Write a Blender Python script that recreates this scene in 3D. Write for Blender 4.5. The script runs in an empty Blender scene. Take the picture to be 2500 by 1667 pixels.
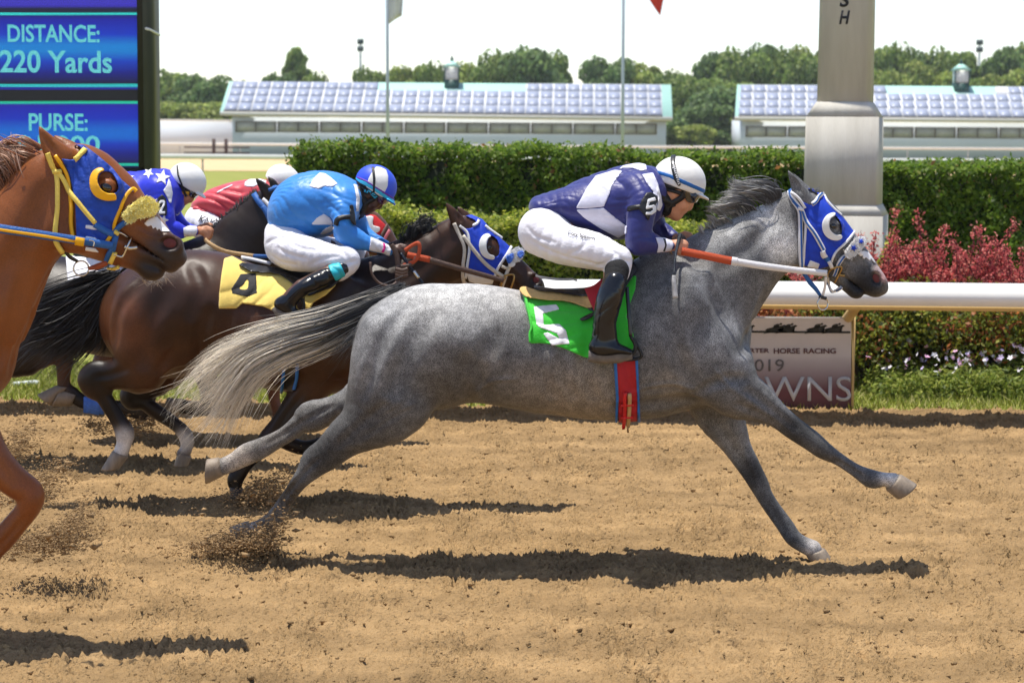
import bpy, bmesh, math, random
import numpy as np
from mathutils import Vector, Matrix

random.seed(7)
RNG = np.random.default_rng(11)
SC = bpy.context.scene
COL = SC.collection

# ------------------------------------------------------------------ camera, sky, sun, exposure
FOC, CU, CV, HV, CH = 5040.0, 1250.0, 833.5, 345.0, 1.795      # photograph 2500 x 1667
PITCH = math.atan((CV - HV) / FOC)
ROLL = math.radians(0.35)
cam_d = bpy.data.cameras.new('camera')
cam = bpy.data.objects.new('camera', cam_d)
COL.objects.link(cam)
cam_d.sensor_width = 36.0
cam_d.lens = FOC / 2500.0 * 36.0
cam_d.clip_end = 6000
cam_d.dof.use_dof = True
cam_d.dof.focus_distance = 8.5
cam_d.dof.aperture_fstop = 6.0
cam.location = (0, 0, CH)
cam.rotation_mode = 'QUATERNION'
_R = Matrix.Rotation(math.pi / 2 - PITCH, 3, 'X') @ Matrix.Rotation(ROLL, 3, 'Z')
cam.rotation_quaternion = _R.to_quaternion()
SC.camera = cam
R = np.array(_R)

TO_SUN = np.array([-0.16, 0.06, 1.0]); TO_SUN /= np.linalg.norm(TO_SUN)
SUN_EL = math.asin(TO_SUN[2]); SUN_AZ = math.atan2(TO_SUN[0], TO_SUN[1])
world = bpy.data.worlds.new('World'); SC.world = world
world.use_nodes = True
wn = world.node_tree
sky = wn.nodes.new('ShaderNodeTexSky')
sky.sky_type = 'NISHITA'; sky.sun_disc = False
sky.sun_elevation = SUN_EL; sky.sun_rotation = SUN_AZ
sky.air_density = 0.8; sky.dust_density = 0.35; sky.ozone_density = 1.0
wb = wn.nodes.new('ShaderNodeMix'); wb.data_type = 'RGBA'; wb.blend_type = 'MULTIPLY'; wb.inputs[0].default_value = 1.0
wb.inputs[7].default_value = (1.38, 1.22, 1.14, 1)      # the photograph's white balance
wn.links.new(sky.outputs[0], wb.inputs[6])
wn.links.new(wb.outputs[2], wn.nodes['Background'].inputs[0])
wn.nodes['Background'].inputs[1].default_value = 0.15
sun_d = bpy.data.lights.new('sun', 'SUN'); sun_d.energy = 5.0; sun_d.angle = math.radians(0.53)
sun_d.color = (1.0, 0.95, 0.86)
sun = bpy.data.objects.new('sun', sun_d); COL.objects.link(sun)
sun.rotation_mode = 'QUATERNION'
sun.rotation_quaternion = Vector(TO_SUN).to_track_quat('Z', 'Y')
sun.location = (-3, 8, 20)
SC.view_settings.view_transform = 'Standard'
SC.view_settings.look = 'None'
SC.view_settings.exposure = 0.26
SC.view_settings.gamma = 1
SC.view_settings.use_curve_mapping = False
SC.render.engine = 'CYCLES'
SC.cycles.use_denoising = True
SC.cycles.max_bounces = 6
SC.cycles.transparent_max_bounces = 6

# ------------------------------------------------------------------ pixel of the photograph <-> place
def ray(u, v):
    c = np.array([(u - CU) / FOC, (CV - v) / FOC, -1.0])
    return R @ c

def P(u, v, d):
    """the point seen at (u, v) that stands d metres away from the camera across the track"""
    r = ray(u, v)
    k = d / r[1]
    return np.array([r[0] * k, d, CH + r[2] * k])

def PZ(u, v, z=0.0):
    r = ray(u, v)
    k = (z - CH) / r[2]
    return np.array([r[0] * k, r[1] * k, z])

def proj(X, Y, Z):
    Z = Z - CH
    cx = R[0, 0] * X + R[1, 0] * Y + R[2, 0] * Z
    cy = R[0, 1] * X + R[1, 1] * Y + R[2, 1] * Z
    cz = R[0, 2] * X + R[1, 2] * Y + R[2, 2] * Z
    return CU - FOC * cx / cz, CV + FOC * cy / cz

# ------------------------------------------------------------------ objects
def tag(o, label=None, cat=None, group=None, kind=None):
    if label: o['label'] = label
    if cat: o['category'] = cat
    if group: o['group'] = group
    if kind: o['kind'] = kind
    return o

def thing(name, label, cat, loc=(0, 0, 0), group=None):
    o = bpy.data.objects.new(name, None); COL.objects.link(o)
    o.location = [float(v) for v in loc]
    o.empty_display_size = 0.1
    return tag(o, label, cat, group)

def np_mesh(name, V, F, smooth=False, col=None, uv=None):
    """V (n,3); F (m,3|4) array or list of such arrays"""
    me = bpy.data.meshes.new(name)
    Fs = F if isinstance(F, list) and isinstance(F[0], np.ndarray) else [F]
    Fs = [np.asarray(f, dtype=np.int32) for f in Fs if len(f)]
    V = np.asarray(V, dtype=np.float32)
    me.vertices.add(len(V)); me.vertices.foreach_set('co', V.ravel())
    loops = np.concatenate([f.ravel() for f in Fs])
    starts = []; n = 0
    for f in Fs:
        k = f.shape[1]
        starts.append(n + np.arange(len(f), dtype=np.int32) * k); n += f.size
    starts = np.concatenate(starts).astype(np.int32)
    me.loops.add(len(loops)); me.loops.foreach_set('vertex_index', loops)
    me.polygons.add(len(starts)); me.polygons.foreach_set('loop_start', starts)
    me.update(calc_edges=True)
    if smooth:
        me.polygons.foreach_set('use_smooth', np.ones(len(starts), dtype=bool))
    if col is not None:
        a = me.attributes.new('Col', 'FLOAT_COLOR', 'POINT')
        c = np.ones((len(V), 4), dtype=np.float32); c[:, :3] = col
        a.data.foreach_set('color', c.ravel())
    return me

def link(name, me, mat, parent=None):
    o = bpy.data.objects.new(name, me); COL.objects.link(o)
    if mat is not None and len(me.materials) == 0: me.materials.append(mat)
    if parent is not None:
        o.parent = parent
        o.matrix_parent_inverse = Matrix.Translation(-_wloc(parent))
    return o

def _wloc(o):
    v = Vector(o.location)
    # parents are pure translations; children meshes carry world coordinates
    if o.type == 'EMPTY': return v
    return Vector((0, 0, 0))

def obj(name, V, F, mat, parent=None, smooth=False, col=None):
    return link(name, np_mesh(name, V, F, smooth, col), mat, parent)

class MB:
    """collects boxes, prisms and tubes into one mesh"""
    def __init__(s): s.V = []; s.T = []; s.Q = []; s.n = 0
    def add(s, V, Q=(), T=()):
        V = np.asarray(V, dtype=float).reshape(-1, 3)
        if len(Q): s.Q.append(np.asarray(Q, dtype=np.int32) + s.n)
        if len(T): s.T.append(np.asarray(T, dtype=np.int32) + s.n)
        s.V.append(V); s.n += len(V)
        return s
    def box(s, a, b):
        (x0, y0, z0), (x1, y1, z1) = a, b
        V = [(x0,y0,z0),(x1,y0,z0),(x1,y1,z0),(x0,y1,z0),(x0,y0,z1),(x1,y0,z1),(x1,y1,z1),(x0,y1,z1)]
        return s.add(V, [(0,3,2,1),(4,5,6,7),(0,1,5,4),(1,2,6,5),(2,3,7,6),(3,0,4,7)])
    def hexa(s, V8):
        return s.add(V8, [(0,3,2,1),(4,5,6,7),(0,1,5,4),(1,2,6,5),(2,3,7,6),(3,0,4,7)])
    def tube(s, pts, r, n=8, cap=True, squash=None):
        pts = np.asarray(pts, dtype=float); m = len(pts)
        r = np.broadcast_to(np.asarray(r, dtype=float), (m,))
        t = np.gradient(pts, axis=0) if m > 2 else np.repeat((pts[1] - pts[0])[None], 2, 0)
        t /= np.linalg.norm(t, axis=1)[:, None] + 1e-12
        up = np.array([0, 0, 1.0]) if abs(t[0][2]) < 0.9 else np.array([1.0, 0, 0])
        V = []
        for i in range(m):
            a = np.cross(t[i], up); a /= np.linalg.norm(a) + 1e-12
            b = np.cross(a, t[i]); up = b
            for k in range(n):
                w = 2 * math.pi * k / n
                V.append(pts[i] + r[i] * (a * math.cos(w) + b * math.sin(w)))
        Q = [(i*n+k, i*n+(k+1) % n, (i+1)*n+(k+1) % n, (i+1)*n+k) for i in range(m-1) for k in range(n)]
        T = []
        if cap:
            T = [(0, k+1, k) for k in range(1, n-1)] + [((m-1)*n, (m-1)*n+k, (m-1)*n+k+1) for k in range(1, n-1)]
        return s.add(V, Q, T)
    def ribbon(s, pts, side, nrm, width, th):
        pts = np.asarray(pts, dtype=float); m = len(pts)
        side = np.broadcast_to(side, (m, 3)); nrm = np.broadcast_to(nrm, (m, 3))
        w = np.broadcast_to(np.asarray(width, dtype=float), (m,))[:, None] / 2
        V = np.stack([pts - side*w, pts + side*w, pts + side*w + nrm*th, pts - side*w + nrm*th], 1).reshape(-1, 3)
        Q = [(i*4+k, i*4+(k+1) % 4, (i+1)*4+(k+1) % 4, (i+1)*4+k) for i in range(m-1) for k in range(4)]
        Q += [(3, 2, 1, 0), ((m-1)*4, (m-1)*4+1, (m-1)*4+2, (m-1)*4+3)]
        return s.add(V, Q)
    def build(s, name, mat, parent=None, smooth=False):
        F = []
        if s.Q: F.append(np.concatenate(s.Q))
        if s.T: F.append(np.concatenate(s.T))
        return obj(name, np.concatenate(s.V), F, mat, parent, smooth)

# ------------------------------------------------------------------ materials
def lin(r, g, b):
    f = lambda c: c / 12.92 if c <= 0.04045 else ((c + 0.055) / 1.055) ** 2.4
    return (f(r / 255), f(g / 255), f(b / 255))

MATS = {}
def mat(name, color, rough=0.6, var=0.12, scale=8.0, bump=0.0, bscale=60.0, spec=0.4, metal=0.0,
        attr=False, stretch=(1, 1, 1), detail=5.0, coat=0.0, color2=None, sheen=0.0, emit=0.0, trans=0.0, bdist=0.01):
    if name in MATS: return MATS[name]
    m = bpy.data.materials.new(name); m.use_nodes = True
    nt = m.node_tree; N = nt.nodes; L = nt.links
    b = N['Principled BSDF']
    b.inputs['Roughness'].default_value = rough
    b.inputs['Metallic'].default_value = metal
    b.inputs['Specular IOR Level'].default_value = spec
    b.inputs['Coat Weight'].default_value = coat
    b.inputs['Coat Roughness'].default_value = 0.08
    if sheen: b.inputs['Sheen Weight'].default_value = sheen
    tc = N.new('ShaderNodeTexCoord'); mp = N.new('ShaderNodeMapping')
    mp.inputs['Scale'].default_value = stretch
    L.new(tc.outputs['Object'], mp.inputs[0])
    nz = N.new('ShaderNodeTexNoise'); nz.inputs['Scale'].default_value = scale; nz.inputs['Detail'].default_value = detail
    nz.inputs['Roughness'].default_value = 0.6
    L.new(mp.outputs[0], nz.inputs['Vector'])
    src = None
    if attr:
        at = N.new('ShaderNodeAttribute'); at.attribute_name = 'Col'; src = at.outputs['Color']
    mr = N.new('ShaderNodeMapRange')
    mr.inputs['From Min'].default_value = 0.25; mr.inputs['From Max'].default_value = 0.75
    L.new(nz.outputs[0], mr.inputs[0])
    if color2 is not None:
        mx = N.new('ShaderNodeMix'); mx.data_type = 'RGBA'
        mx.inputs[6].default_value = (*color, 1); mx.inputs[7].default_value = (*color2, 1)
        L.new(mr.outputs[0], mx.inputs[0]); out = mx.outputs[2]
    else:
        mr.inputs['To Min'].default_value = 1 - var; mr.inputs['To Max'].default_value = 1 + var
        mx = N.new('ShaderNodeMix'); mx.data_type = 'RGBA'; mx.blend_type = 'MULTIPLY'; mx.inputs[0].default_value = 1
        mx.inputs[6].default_value = (*color, 1)
        L.new(mr.outputs[0], mx.inputs[7]); out = mx.outputs[2]
    if src is not None:
        m2 = N.new('ShaderNodeMix'); m2.data_type = 'RGBA'; m2.blend_type = 'MULTIPLY'; m2.inputs[0].default_value = 1
        L.new(out, m2.inputs[6]); L.new(src, m2.inputs[7]); out = m2.outputs[2]
    L.new(out, b.inputs['Base Color'])
    if emit:
        L.new(out, b.inputs['Emission Color']); b.inputs['Emission Strength'].default_value = emit
    if trans: b.inputs['Transmission Weight'].default_value = trans
    if bump:
        n2 = N.new('ShaderNodeTexNoise'); n2.inputs['Scale'].default_value = bscale; n2.inputs['Detail'].default_value = 6
        L.new(mp.outputs[0], n2.inputs['Vector'])
        bp = N.new('ShaderNodeBump'); bp.inputs['Strength'].default_value = bump; bp.inputs['Distance'].default_value = bdist
        L.new(n2.outputs[0], bp.inputs['Height']); L.new(bp.outputs[0], b.inputs['Normal'])
    MATS[name] = m
    return m

def add_grain(m, scale=230.0, amt=0.35, stretch=(1, 1, 1), bump=0.25, dapple=0.0, dscale=14.0):
    """fine hair grain and soft dapples multiplied into the base colour of a coat"""
    nt = m.node_tree; N = nt.nodes; L = nt.links
    b = N['Principled BSDF']; lk = b.inputs['Base Color'].links[0]; src = lk.from_socket
    tc = N.new('ShaderNodeTexCoord'); mp = N.new('ShaderNodeMapping'); mp.inputs['Scale'].default_value = stretch
    L.new(tc.outputs['Object'], mp.inputs[0])
    nz = N.new('ShaderNodeTexNoise'); nz.inputs['Scale'].default_value = scale; nz.inputs['Detail'].default_value = 3
    L.new(mp.outputs[0], nz.inputs['Vector'])
    mr = N.new('ShaderNodeMapRange'); mr.inputs['From Min'].default_value = .3; mr.inputs['From Max'].default_value = .7
    mr.inputs['To Min'].default_value = 1 - amt; mr.inputs['To Max'].default_value = 1 + amt
    L.new(nz.outputs[0], mr.inputs[0])
    mx = N.new('ShaderNodeMix'); mx.data_type = 'RGBA'; mx.blend_type = 'MULTIPLY'; mx.inputs[0].default_value = 1
    L.new(src, mx.inputs[6]); L.new(mr.outputs[0], mx.inputs[7]); out = mx.outputs[2]
    if dapple:
        n3 = N.new('ShaderNodeTexNoise'); n3.inputs['Scale'].default_value = dscale; n3.inputs['Detail'].default_value = 5
        n3.inputs['Roughness'].default_value = 0.65
        L.new(tc.outputs['Object'], n3.inputs['Vector'])
        r3 = N.new('ShaderNodeMapRange'); r3.inputs['From Min'].default_value = .36; r3.inputs['From Max'].default_value = .66
        r3.inputs['To Min'].default_value = 1 - dapple; r3.inputs['To Max'].default_value = 1 + dapple
        L.new(n3.outputs[0], r3.inputs[0])
        m3 = N.new('ShaderNodeMix'); m3.data_type = 'RGBA'; m3.blend_type = 'MULTIPLY'; m3.inputs[0].default_value = 1
        L.new(out, m3.inputs[6]); L.new(r3.outputs[0], m3.inputs[7]); out = m3.outputs[2]
    L.new(out, b.inputs['Base Color'])
    bp = N.new('ShaderNodeBump'); bp.inputs['Strength'].default_value = bump; bp.inputs['Distance'].default_value = 0.004
    L.new(nz.outputs[0], bp.inputs['Height']); L.new(bp.outputs[0], b.inputs['Normal'])
    return m

# ------------------------------------------------------------------ implicit shapes (smooth unions of tapered limbs) and their skin
def catmull(A, sub, closed=False):
    A = np.asarray(A, dtype=float); n = len(A); out = []
    if n < 3 and not closed:
        return np.array([A[0] + (A[-1] - A[0]) * t for t in np.linspace(0, 1, sub + 1)])
    rng = range(n) if closed else range(n - 1)
    for i in rng:
        if closed: p0, p1, p2, p3 = A[(i-1) % n], A[i], A[(i+1) % n], A[(i+2) % n]
        else: p0, p1, p2, p3 = A[max(i-1, 0)], A[i], A[i+1], A[min(i+2, n-1)]
        for k in range(sub):
            t = k / sub
            out.append(0.5 * ((2*p1) + (p2-p0)*t + (2*p0-5*p1+4*p2-p3)*t*t + (3*p1-p0-3*p2+p3)*t**3))
    if not closed: out.append(A[-1])
    return np.array(out)

def smin(a, b, k):
    h = np.clip(0.5 + 0.5 * (b - a) / k, 0, 1)
    return b + (a - b) * h - k * h * (1 - h)

class Shape:
    def __init__(s): s.ops = []
    def chain(s, st, k=0.03, sub=3):
        """limb whose cross-section is an ellipse: r in the plane of travel, w across it"""
        s.ops.append(('chain', np.maximum(catmull(st, sub), [-1e9, -1e9, -1e9, 1e-3, 1e-3]), k)); return s
    def caps(s, st, k=0.01, sub=1):
        s.ops.append(('caps', catmull(np.asarray(st), sub) if sub > 1 else np.asarray(st, float), k)); return s
    def ell(s, c, r, k=0.02, ang=0.0):
        s.ops.append(('ell', np.asarray(c, float), np.asarray(r, float), k, ang)); return s
    def carve(s, c, r, k=0.01, ang=0.0):
        s.ops.append(('carve', np.asarray(c, float), np.asarray(r, float), k, ang)); return s
    def cut(s, p, n, k=0.004):
        s.ops.append(('cut', np.asarray(p, float), np.asarray(n, float), k)); return s
    def gcaps(s, st, k=0.01):
        s.ops.append(('gcaps', np.asarray(st, float), k)); return s
    def noise(s, fn): s.ops.append(('noise', fn)); return s
    def bounds(s, pad=0.03):
        lo = np.full(3, 1e9); hi = -lo
        for o in s.ops:
            if o[0] == 'chain':
                A = o[1]; e = np.stack([A[:, 3], A[:, 4], A[:, 3]], 1)
            elif o[0] == 'caps':
                A = o[1]; e = np.repeat(A[:, 3:4], 3, 1)
            elif o[0] == 'ell':
                A = o[1][None]; m = max(o[2][0], o[2][2]); e = np.array([[m, o[2][1], m]])
            else: continue
            lo = np.minimum(lo, (A[:, :3] - e).min(0)); hi = np.maximum(hi, (A[:, :3] + e).max(0))
        return lo - pad, hi + pad
    @staticmethod
    def _seg(a, b, X, Y, Z):
        dx, dz = b[0]-a[0], b[2]-a[2]; L2 = dx*dx + dz*dz + 1e-12
        t = np.clip(((X-a[0])*dx + (Z-a[2])*dz) / L2, 0, 1)
        d2 = (X-a[0]-t*dx)**2 + (Z-a[2]-t*dz)**2
        r = a[3] + (b[3]-a[3])*t; w = a[4] + (b[4]-a[4])*t; yc = a[1] + (b[1]-a[1])*t
        q = d2 / (r*r) + ((Y-yc)/w)**2
        return (np.sqrt(q) - 1) * np.minimum(r, w)
    @staticmethod
    def _cap(a, b, X, Y, Z):
        d = b[:3]-a[:3]; L2 = d @ d + 1e-12
        t = np.clip(((X-a[0])*d[0] + (Y-a[1])*d[1] + (Z-a[2])*d[2]) / L2, 0, 1)
        return np.sqrt((X-a[0]-t*d[0])**2 + (Y-a[1]-t*d[1])**2 + (Z-a[2]-t*d[2])**2) - (a[3] + (b[3]-a[3])*t)
    @staticmethod
    def _el(c, r, ang, X, Y, Z):
        ca, sa = math.cos(ang), math.sin(ang)
        x = (X-c[0])*ca + (Z-c[2])*sa; z = -(X-c[0])*sa + (Z-c[2])*ca
        return (np.sqrt((x/r[0])**2 + ((Y-c[1])/r[1])**2 + (z/r[2])**2) - 1) * r.min()
    def pts(s, X, Y, Z):
        F = np.full(np.broadcast(X, Y, Z).shape, 1.0)
        for o in s.ops:
            F = s._apply(F, o, X, Y, Z)
        return F
    def _apply(s, F, o, X, Y, Z):
        if o[0] in ('chain', 'caps'):
            A = o[1]; f = s._seg if o[0] == 'chain' else s._cap
            T = f(A[0], A[min(1, len(A)-1)], X, Y, Z)
            for i in range(1, len(A)-1): T = np.minimum(T, f(A[i], A[i+1], X, Y, Z))
            return smin(F, T, o[2])
        if o[0] == 'gcaps':
            A = o[1]; T = s._cap(A[0], A[1], X, Y, Z)
            for i in range(1, len(A)-1): T = np.minimum(T, s._cap(A[i], A[i+1], X, Y, Z))
            return -smin(-F, T, o[2])
        if o[0] == 'ell': return smin(F, s._el(o[1], o[2], o[4], X, Y, Z), o[3])
        if o[0] == 'carve': return -smin(-F, s._el(o[1], o[2], o[4], X, Y, Z), o[3])
        if o[0] == 'cut': return -smin(-F, -((X-o[1][0])*o[2][0] + (Y-o[1][1])*o[2][1] + (Z-o[1][2])*o[2][2]), o[3])
        if o[0] == 'noise': return F + o[1](X, Y, Z)
        return F
    def grid(s, lo, hi, h):
        n = np.maximum(np.ceil((hi - lo) / h).astype(int) + 1, 3)
        ax = [(lo[i] + h * np.arange(n[i])).astype(np.float32) for i in range(3)]
        F = np.full(n, 0.5, dtype=np.float32)
        M = 0.07
        def sl(a, b):
            i0 = np.clip(np.floor((a - lo) / h).astype(int), 0, n); i1 = np.clip(np.ceil((b - lo) / h).astype(int) + 1, 0, n)
            return None if np.any(i1 <= i0) else tuple(slice(i0[k], i1[k]) for k in range(3))
        def ext(A, o): 
            e = np.stack([A[:, 3], A[:, 4], A[:, 3]], 1) if o == 'chain' else np.repeat(A[:, 3:4], 3, 1)
            return (A[:, :3]-e).min(0) - M, (A[:, :3]+e).max(0) + M
        g = lambda S: (ax[0][S[0]][:, None, None], ax[1][S[1]][None, :, None], ax[2][S[2]][None, None, :])
        for o in s.ops:
            if o[0] in ('chain', 'caps', 'gcaps'):
                A = o[1].astype(np.float32); f = s._seg if o[0] == 'chain' else s._cap
                B = sl(*ext(A, o[0]))
                if B is None: continue
                T = np.full(tuple(b.stop-b.start for b in B), 0.5, dtype=np.float32)
                for i in range(max(len(A)-1, 1)):
                    a, b = A[i], A[min(i+1, len(A)-1)]
                    S = sl(*ext(np.stack([a, b]), o[0]))
                    if S is None: continue
                    S2 = tuple(slice(S[k].start-B[k].start, S[k].stop-B[k].start) for k in range(3))
                    T[S2] = np.minimum(T[S2], f(a, b, *g(S)))
                F[B] = -smin(-F[B], T, o[2]) if o[0] == 'gcaps' else smin(F[B], T, o[2])
            elif o[0] in ('ell', 'carve'):
                m = max(o[2][0], o[2][2]); e = np.array([m, o[2][1], m]) + M
                S = sl(o[1]-e, o[1]+e)
                if S is None: continue
                F[S] = s._apply(F[S], o, *g(S))
            else:
                S = tuple(slice(0, n[k]) for k in range(3))
                F = s._apply(F, o, *g(S)).astype(np.float32)
        return F, ax

def nets(F, ax, h):
    """skin of F < 0"""
    S = F < 0
    c = np.zeros(tuple(np.array(F.shape)-1), dtype=np.uint8)
    nx, ny, nz = c.shape
    for i in (0, 1):
        for j in (0, 1):
            for k in (0, 1): c += S[i:i+nx, j:j+ny, k:k+nz]
    I, J, K = np.nonzero((c > 0) & (c < 8))
    if len(I) == 0: return np.zeros((0, 3)), np.zeros((0, 4), int)
    corner = [(i, j, k) for i in (0, 1) for j in (0, 1) for k in (0, 1)]
    val = np.stack([F[I+i, J+j, K+k] for i, j, k in corner], 1)
    acc = np.zeros((len(I), 3), dtype=np.float32); cnt = np.zeros(len(I), dtype=np.float32)
    for a in range(8):
        for b in range(a+1, 8):
            if sum(abs(corner[a][q]-corner[b][q]) for q in range(3)) != 1: continue
            va, vb = val[:, a], val[:, b]
            m = (va < 0) != (vb < 0)
            t = np.where(m, va / np.where(m, va - vb, 1), 0)
            for q in range(3):
                acc[:, q] += np.where(m, corner[a][q] + t * (corner[b][q]-corner[a][q]), 0)
            cnt += m
    v = acc / cnt[:, None]
    V = np.stack([ax[0][0] + h*(I+v[:, 0]), ax[1][0] + h*(J+v[:, 1]), ax[2][0] + h*(K+v[:, 2])], 1)
    idx = np.full(c.shape, -1, dtype=np.int32); idx[I, J, K] = np.arange(len(I), dtype=np.int32)
    Q = []
    A = S[:-1, 1:-1, 1:-1] != S[1:, 1:-1, 1:-1]
    i, j, k = np.nonzero(A); j = j+1; k = k+1
    q = np.stack([idx[i, j-1, k-1], idx[i, j, k-1], idx[i, j, k], idx[i, j-1, k]], 1)
    f = ~S[i, j, k]; q[f] = q[f][:, ::-1]; Q.append(q)
    A = S[1:-1, :-1, 1:-1] != S[1:-1, 1:, 1:-1]
    i, j, k = np.nonzero(A); i = i+1; k = k+1
    q = np.stack([idx[i-1, j, k-1], idx[i-1, j, k], idx[i, j, k], idx[i, j, k-1]], 1)
    f = ~S[i, j, k]; q[f] = q[f][:, ::-1]; Q.append(q)
    A = S[1:-1, 1:-1, :-1] != S[1:-1, 1:-1, 1:]
    i, j, k = np.nonzero(A); i = i+1; j = j+1
    q = np.stack([idx[i-1, j-1, k], idx[i, j-1, k], idx[i, j, k], idx[i-1, j, k]], 1)
    f = ~S[i, j, k]; q[f] = q[f][:, ::-1]; Q.append(q)
    Q = np.concatenate(Q)
    return V, Q[(Q >= 0).all(1)]

def relax(V, Q, n=1, lam=0.5):
    for _ in range(n):
        s = np.zeros_like(V); c = np.zeros(len(V))
        for a, b in ((0, 1), (1, 2), (2, 3), (3, 0)):
            for x, y in ((a, b), (b, a)):
                for q in range(3): s[:, q] += np.bincount(Q[:, x], weights=V[Q[:, y], q], minlength=len(V))
                c += np.bincount(Q[:, x], minlength=len(V))
        V = V + lam * (s / np.maximum(c, 1)[:, None] - V)
    return V

def skin(name, sh, h, m, parent, colfn=None, pad=0.03, sm=1):
    lo, hi = sh.bounds(pad)
    F, ax = sh.grid(lo, hi, h)
    V, Q = nets(F, ax, h)
    if sm: V = relax(V, Q, sm, 0.4)
    col = colfn(V) if colfn else None
    return obj(name, V, Q, m, parent, True, col)

def poly_field(poly, u0, v0, u1, v1, res=2.0):
    """signed distance (pixels) to a closed outline on a raster"""
    nu, nv = int((u1-u0)*res)+2, int((v1-v0)*res)+2
    U = (u0 + np.arange(nu)/res)[:, None]; W = (v0 + np.arange(nv)/res)[None, :]
    D = np.full((nu, nv), 1e9); ins = np.zeros((nu, nv), bool)
    p = np.asarray(poly, float)
    for i in range(len(p)):
        a, b = p[i], p[(i+1) % len(p)]; e = b-a
        t = np.clip(((U-a[0])*e[0]+(W-a[1])*e[1])/(e@e+1e-9), 0, 1)
        D = np.minimum(D, (U-a[0]-t*e[0])**2+(W-a[1]-t*e[1])**2)
        if abs(e[1]) > 1e-9:
            ins ^= ((W >= a[1]) != (W >= b[1])) & (U < a[0] + (W-a[1])/e[1]*e[0])
    D = np.sqrt(D)
    return np.where(ins, -D, D).astype(np.float32)

def patch(name, sh, d, poly, off, m, parent, h=0.005, hole=None, curve=0, near=True, mid=0.0, ylo=-0.5, yhi=0.5, keep=-0.02, extra=None, sm=1, col=None):
    """cloth, leather or print lying on a shape inside an outline"""
    p = catmull(poly, curve, True) if curve else np.asarray(poly, float)
    u0, v0 = p.min(0)-14; u1, v1 = p.max(0)+14
    fld = poly_field(p, u0, v0, u1, v1)
    if hole is not None:
        hp = catmull(hole, 4, True)
        fld = np.maximum(fld, -poly_field(hp, u0, v0, u1, v1))
    slo, shi = sh.bounds(off+0.012)
    c = [P(u, v, d+y) for u in (u0, u1) for v in (v0, v1) for y in (ylo, yhi)]
    lo = np.maximum(np.min(c, 0), slo); hi = np.minimum(np.max(c, 0), shi)
    if near: hi[1] = min(hi[1], d+mid+3*h)
    F, ax = sh.grid(lo, hi, h)
    X, Y, Z = ax[0][:, None, None], ax[1][None, :, None], ax[2][None, None, :]
    u, v = proj(X, Y, Z)
    iu = np.clip((u-u0)*2, 0, fld.shape[0]-1).astype(np.int32); iv = np.clip((v-v0)*2, 0, fld.shape[1]-1).astype(np.int32)
    G = F - off
    if extra is not None: G = G + extra(X, Y, Z)
    G = np.maximum(G, fld[iu, iv]*(d/FOC))
    if near: G = np.maximum(G, Y-(d+mid))
    V, Q = nets(G, ax, h)
    if len(V) == 0: print('empty patch', name); return None
    if sm: V = relax(V, Q, sm, 0.4)
    g = [np.clip(((V[:, q]-ax[q][0])/h).round().astype(int), 0, F.shape[q]-1) for q in range(3)]
    k = F[g[0], g[1], g[2]] > keep
    Q = Q[k[Q].any(1)]
    used = np.unique(Q); mp = np.full(len(V), -1); mp[used] = np.arange(len(used))
    return obj(name, V[used], mp[Q], m, parent, True, col)

def hits(sh, uv, d, lo=-0.5, hi=0.45, n=260, off=0.0):
    """first place where the sight lines meet a shape, with outward normals"""
    uv = np.asarray(uv, float)
    D = np.array([ray(u, v) for u, v in uv]); D = D / D[:, 1:2]; r = np.arange(len(uv))
    y0 = np.full(len(uv), d+lo); y1 = np.full(len(uv), d+hi)
    for n_ in (64, 14):
        ys = y0[:, None] + (y1-y0)[:, None]*np.linspace(0, 1, n_)[None]
        F = sh.pts(D[:, 0:1]*ys, ys, CH + D[:, 2:3]*ys) - off
        neg = F < 0
        i = np.where(neg.any(1), neg.argmax(1), F.argmin(1)); i0 = np.maximum(i-1, 0)
        y0, y1 = ys[r, i0], ys[r, np.where(neg.any(1), i, np.minimum(i+1, n_-1))]
    fa, fb = F[r, i0], F[r, i]
    t = np.where((fa > 0) & (fb < 0), fa/(fa-fb+1e-9), 1.0)
    y = ys[r, i0] + (ys[r, i]-ys[r, i0])*t
    Pt = np.stack([D[:, 0]*y, y, CH+D[:, 2]*y], 1)
    e = 0.006
    N = np.stack([sh.pts(Pt[:, 0]+e*(q == 0), Pt[:, 1]+e*(q == 1), Pt[:, 2]+e*(q == 2)) -
                  sh.pts(Pt[:, 0]-e*(q == 0), Pt[:, 1]-e*(q == 1), Pt[:, 2]-e*(q == 2)) for q in range(3)], 1)
    N /= np.linalg.norm(N, axis=1)[:, None]+1e-9
    return Pt, N

def groove(sh, d, uv, rpx, dep, k=.02, ridge=False, sub=4, both=True):
    """a furrow (or a raised cord) along the surface, on both flanks"""
    A = catmull(uv, sub); Pt, N = hits(sh, A, d)
    r = np.asarray(rpx, float)*d/FOC
    r = np.interp(np.linspace(0, 1, len(A)), np.linspace(0, 1, np.size(r)), np.atleast_1d(r))
    f = np.minimum(1, np.minimum(np.arange(len(A)), np.arange(len(A))[::-1])/2.0+.25)*dep
    C = Pt + N*((r-f) if not ridge else -(r-f))[:, None]
    S = np.concatenate([C, r[:, None]], 1)
    for m_ in ((1, -1) if both else (1,)):
        S2 = S.copy(); S2[:, 1] = d+(S[:, 1]-d)*m_
        (sh.caps if ridge else sh.gcaps)(S2, k)

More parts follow.
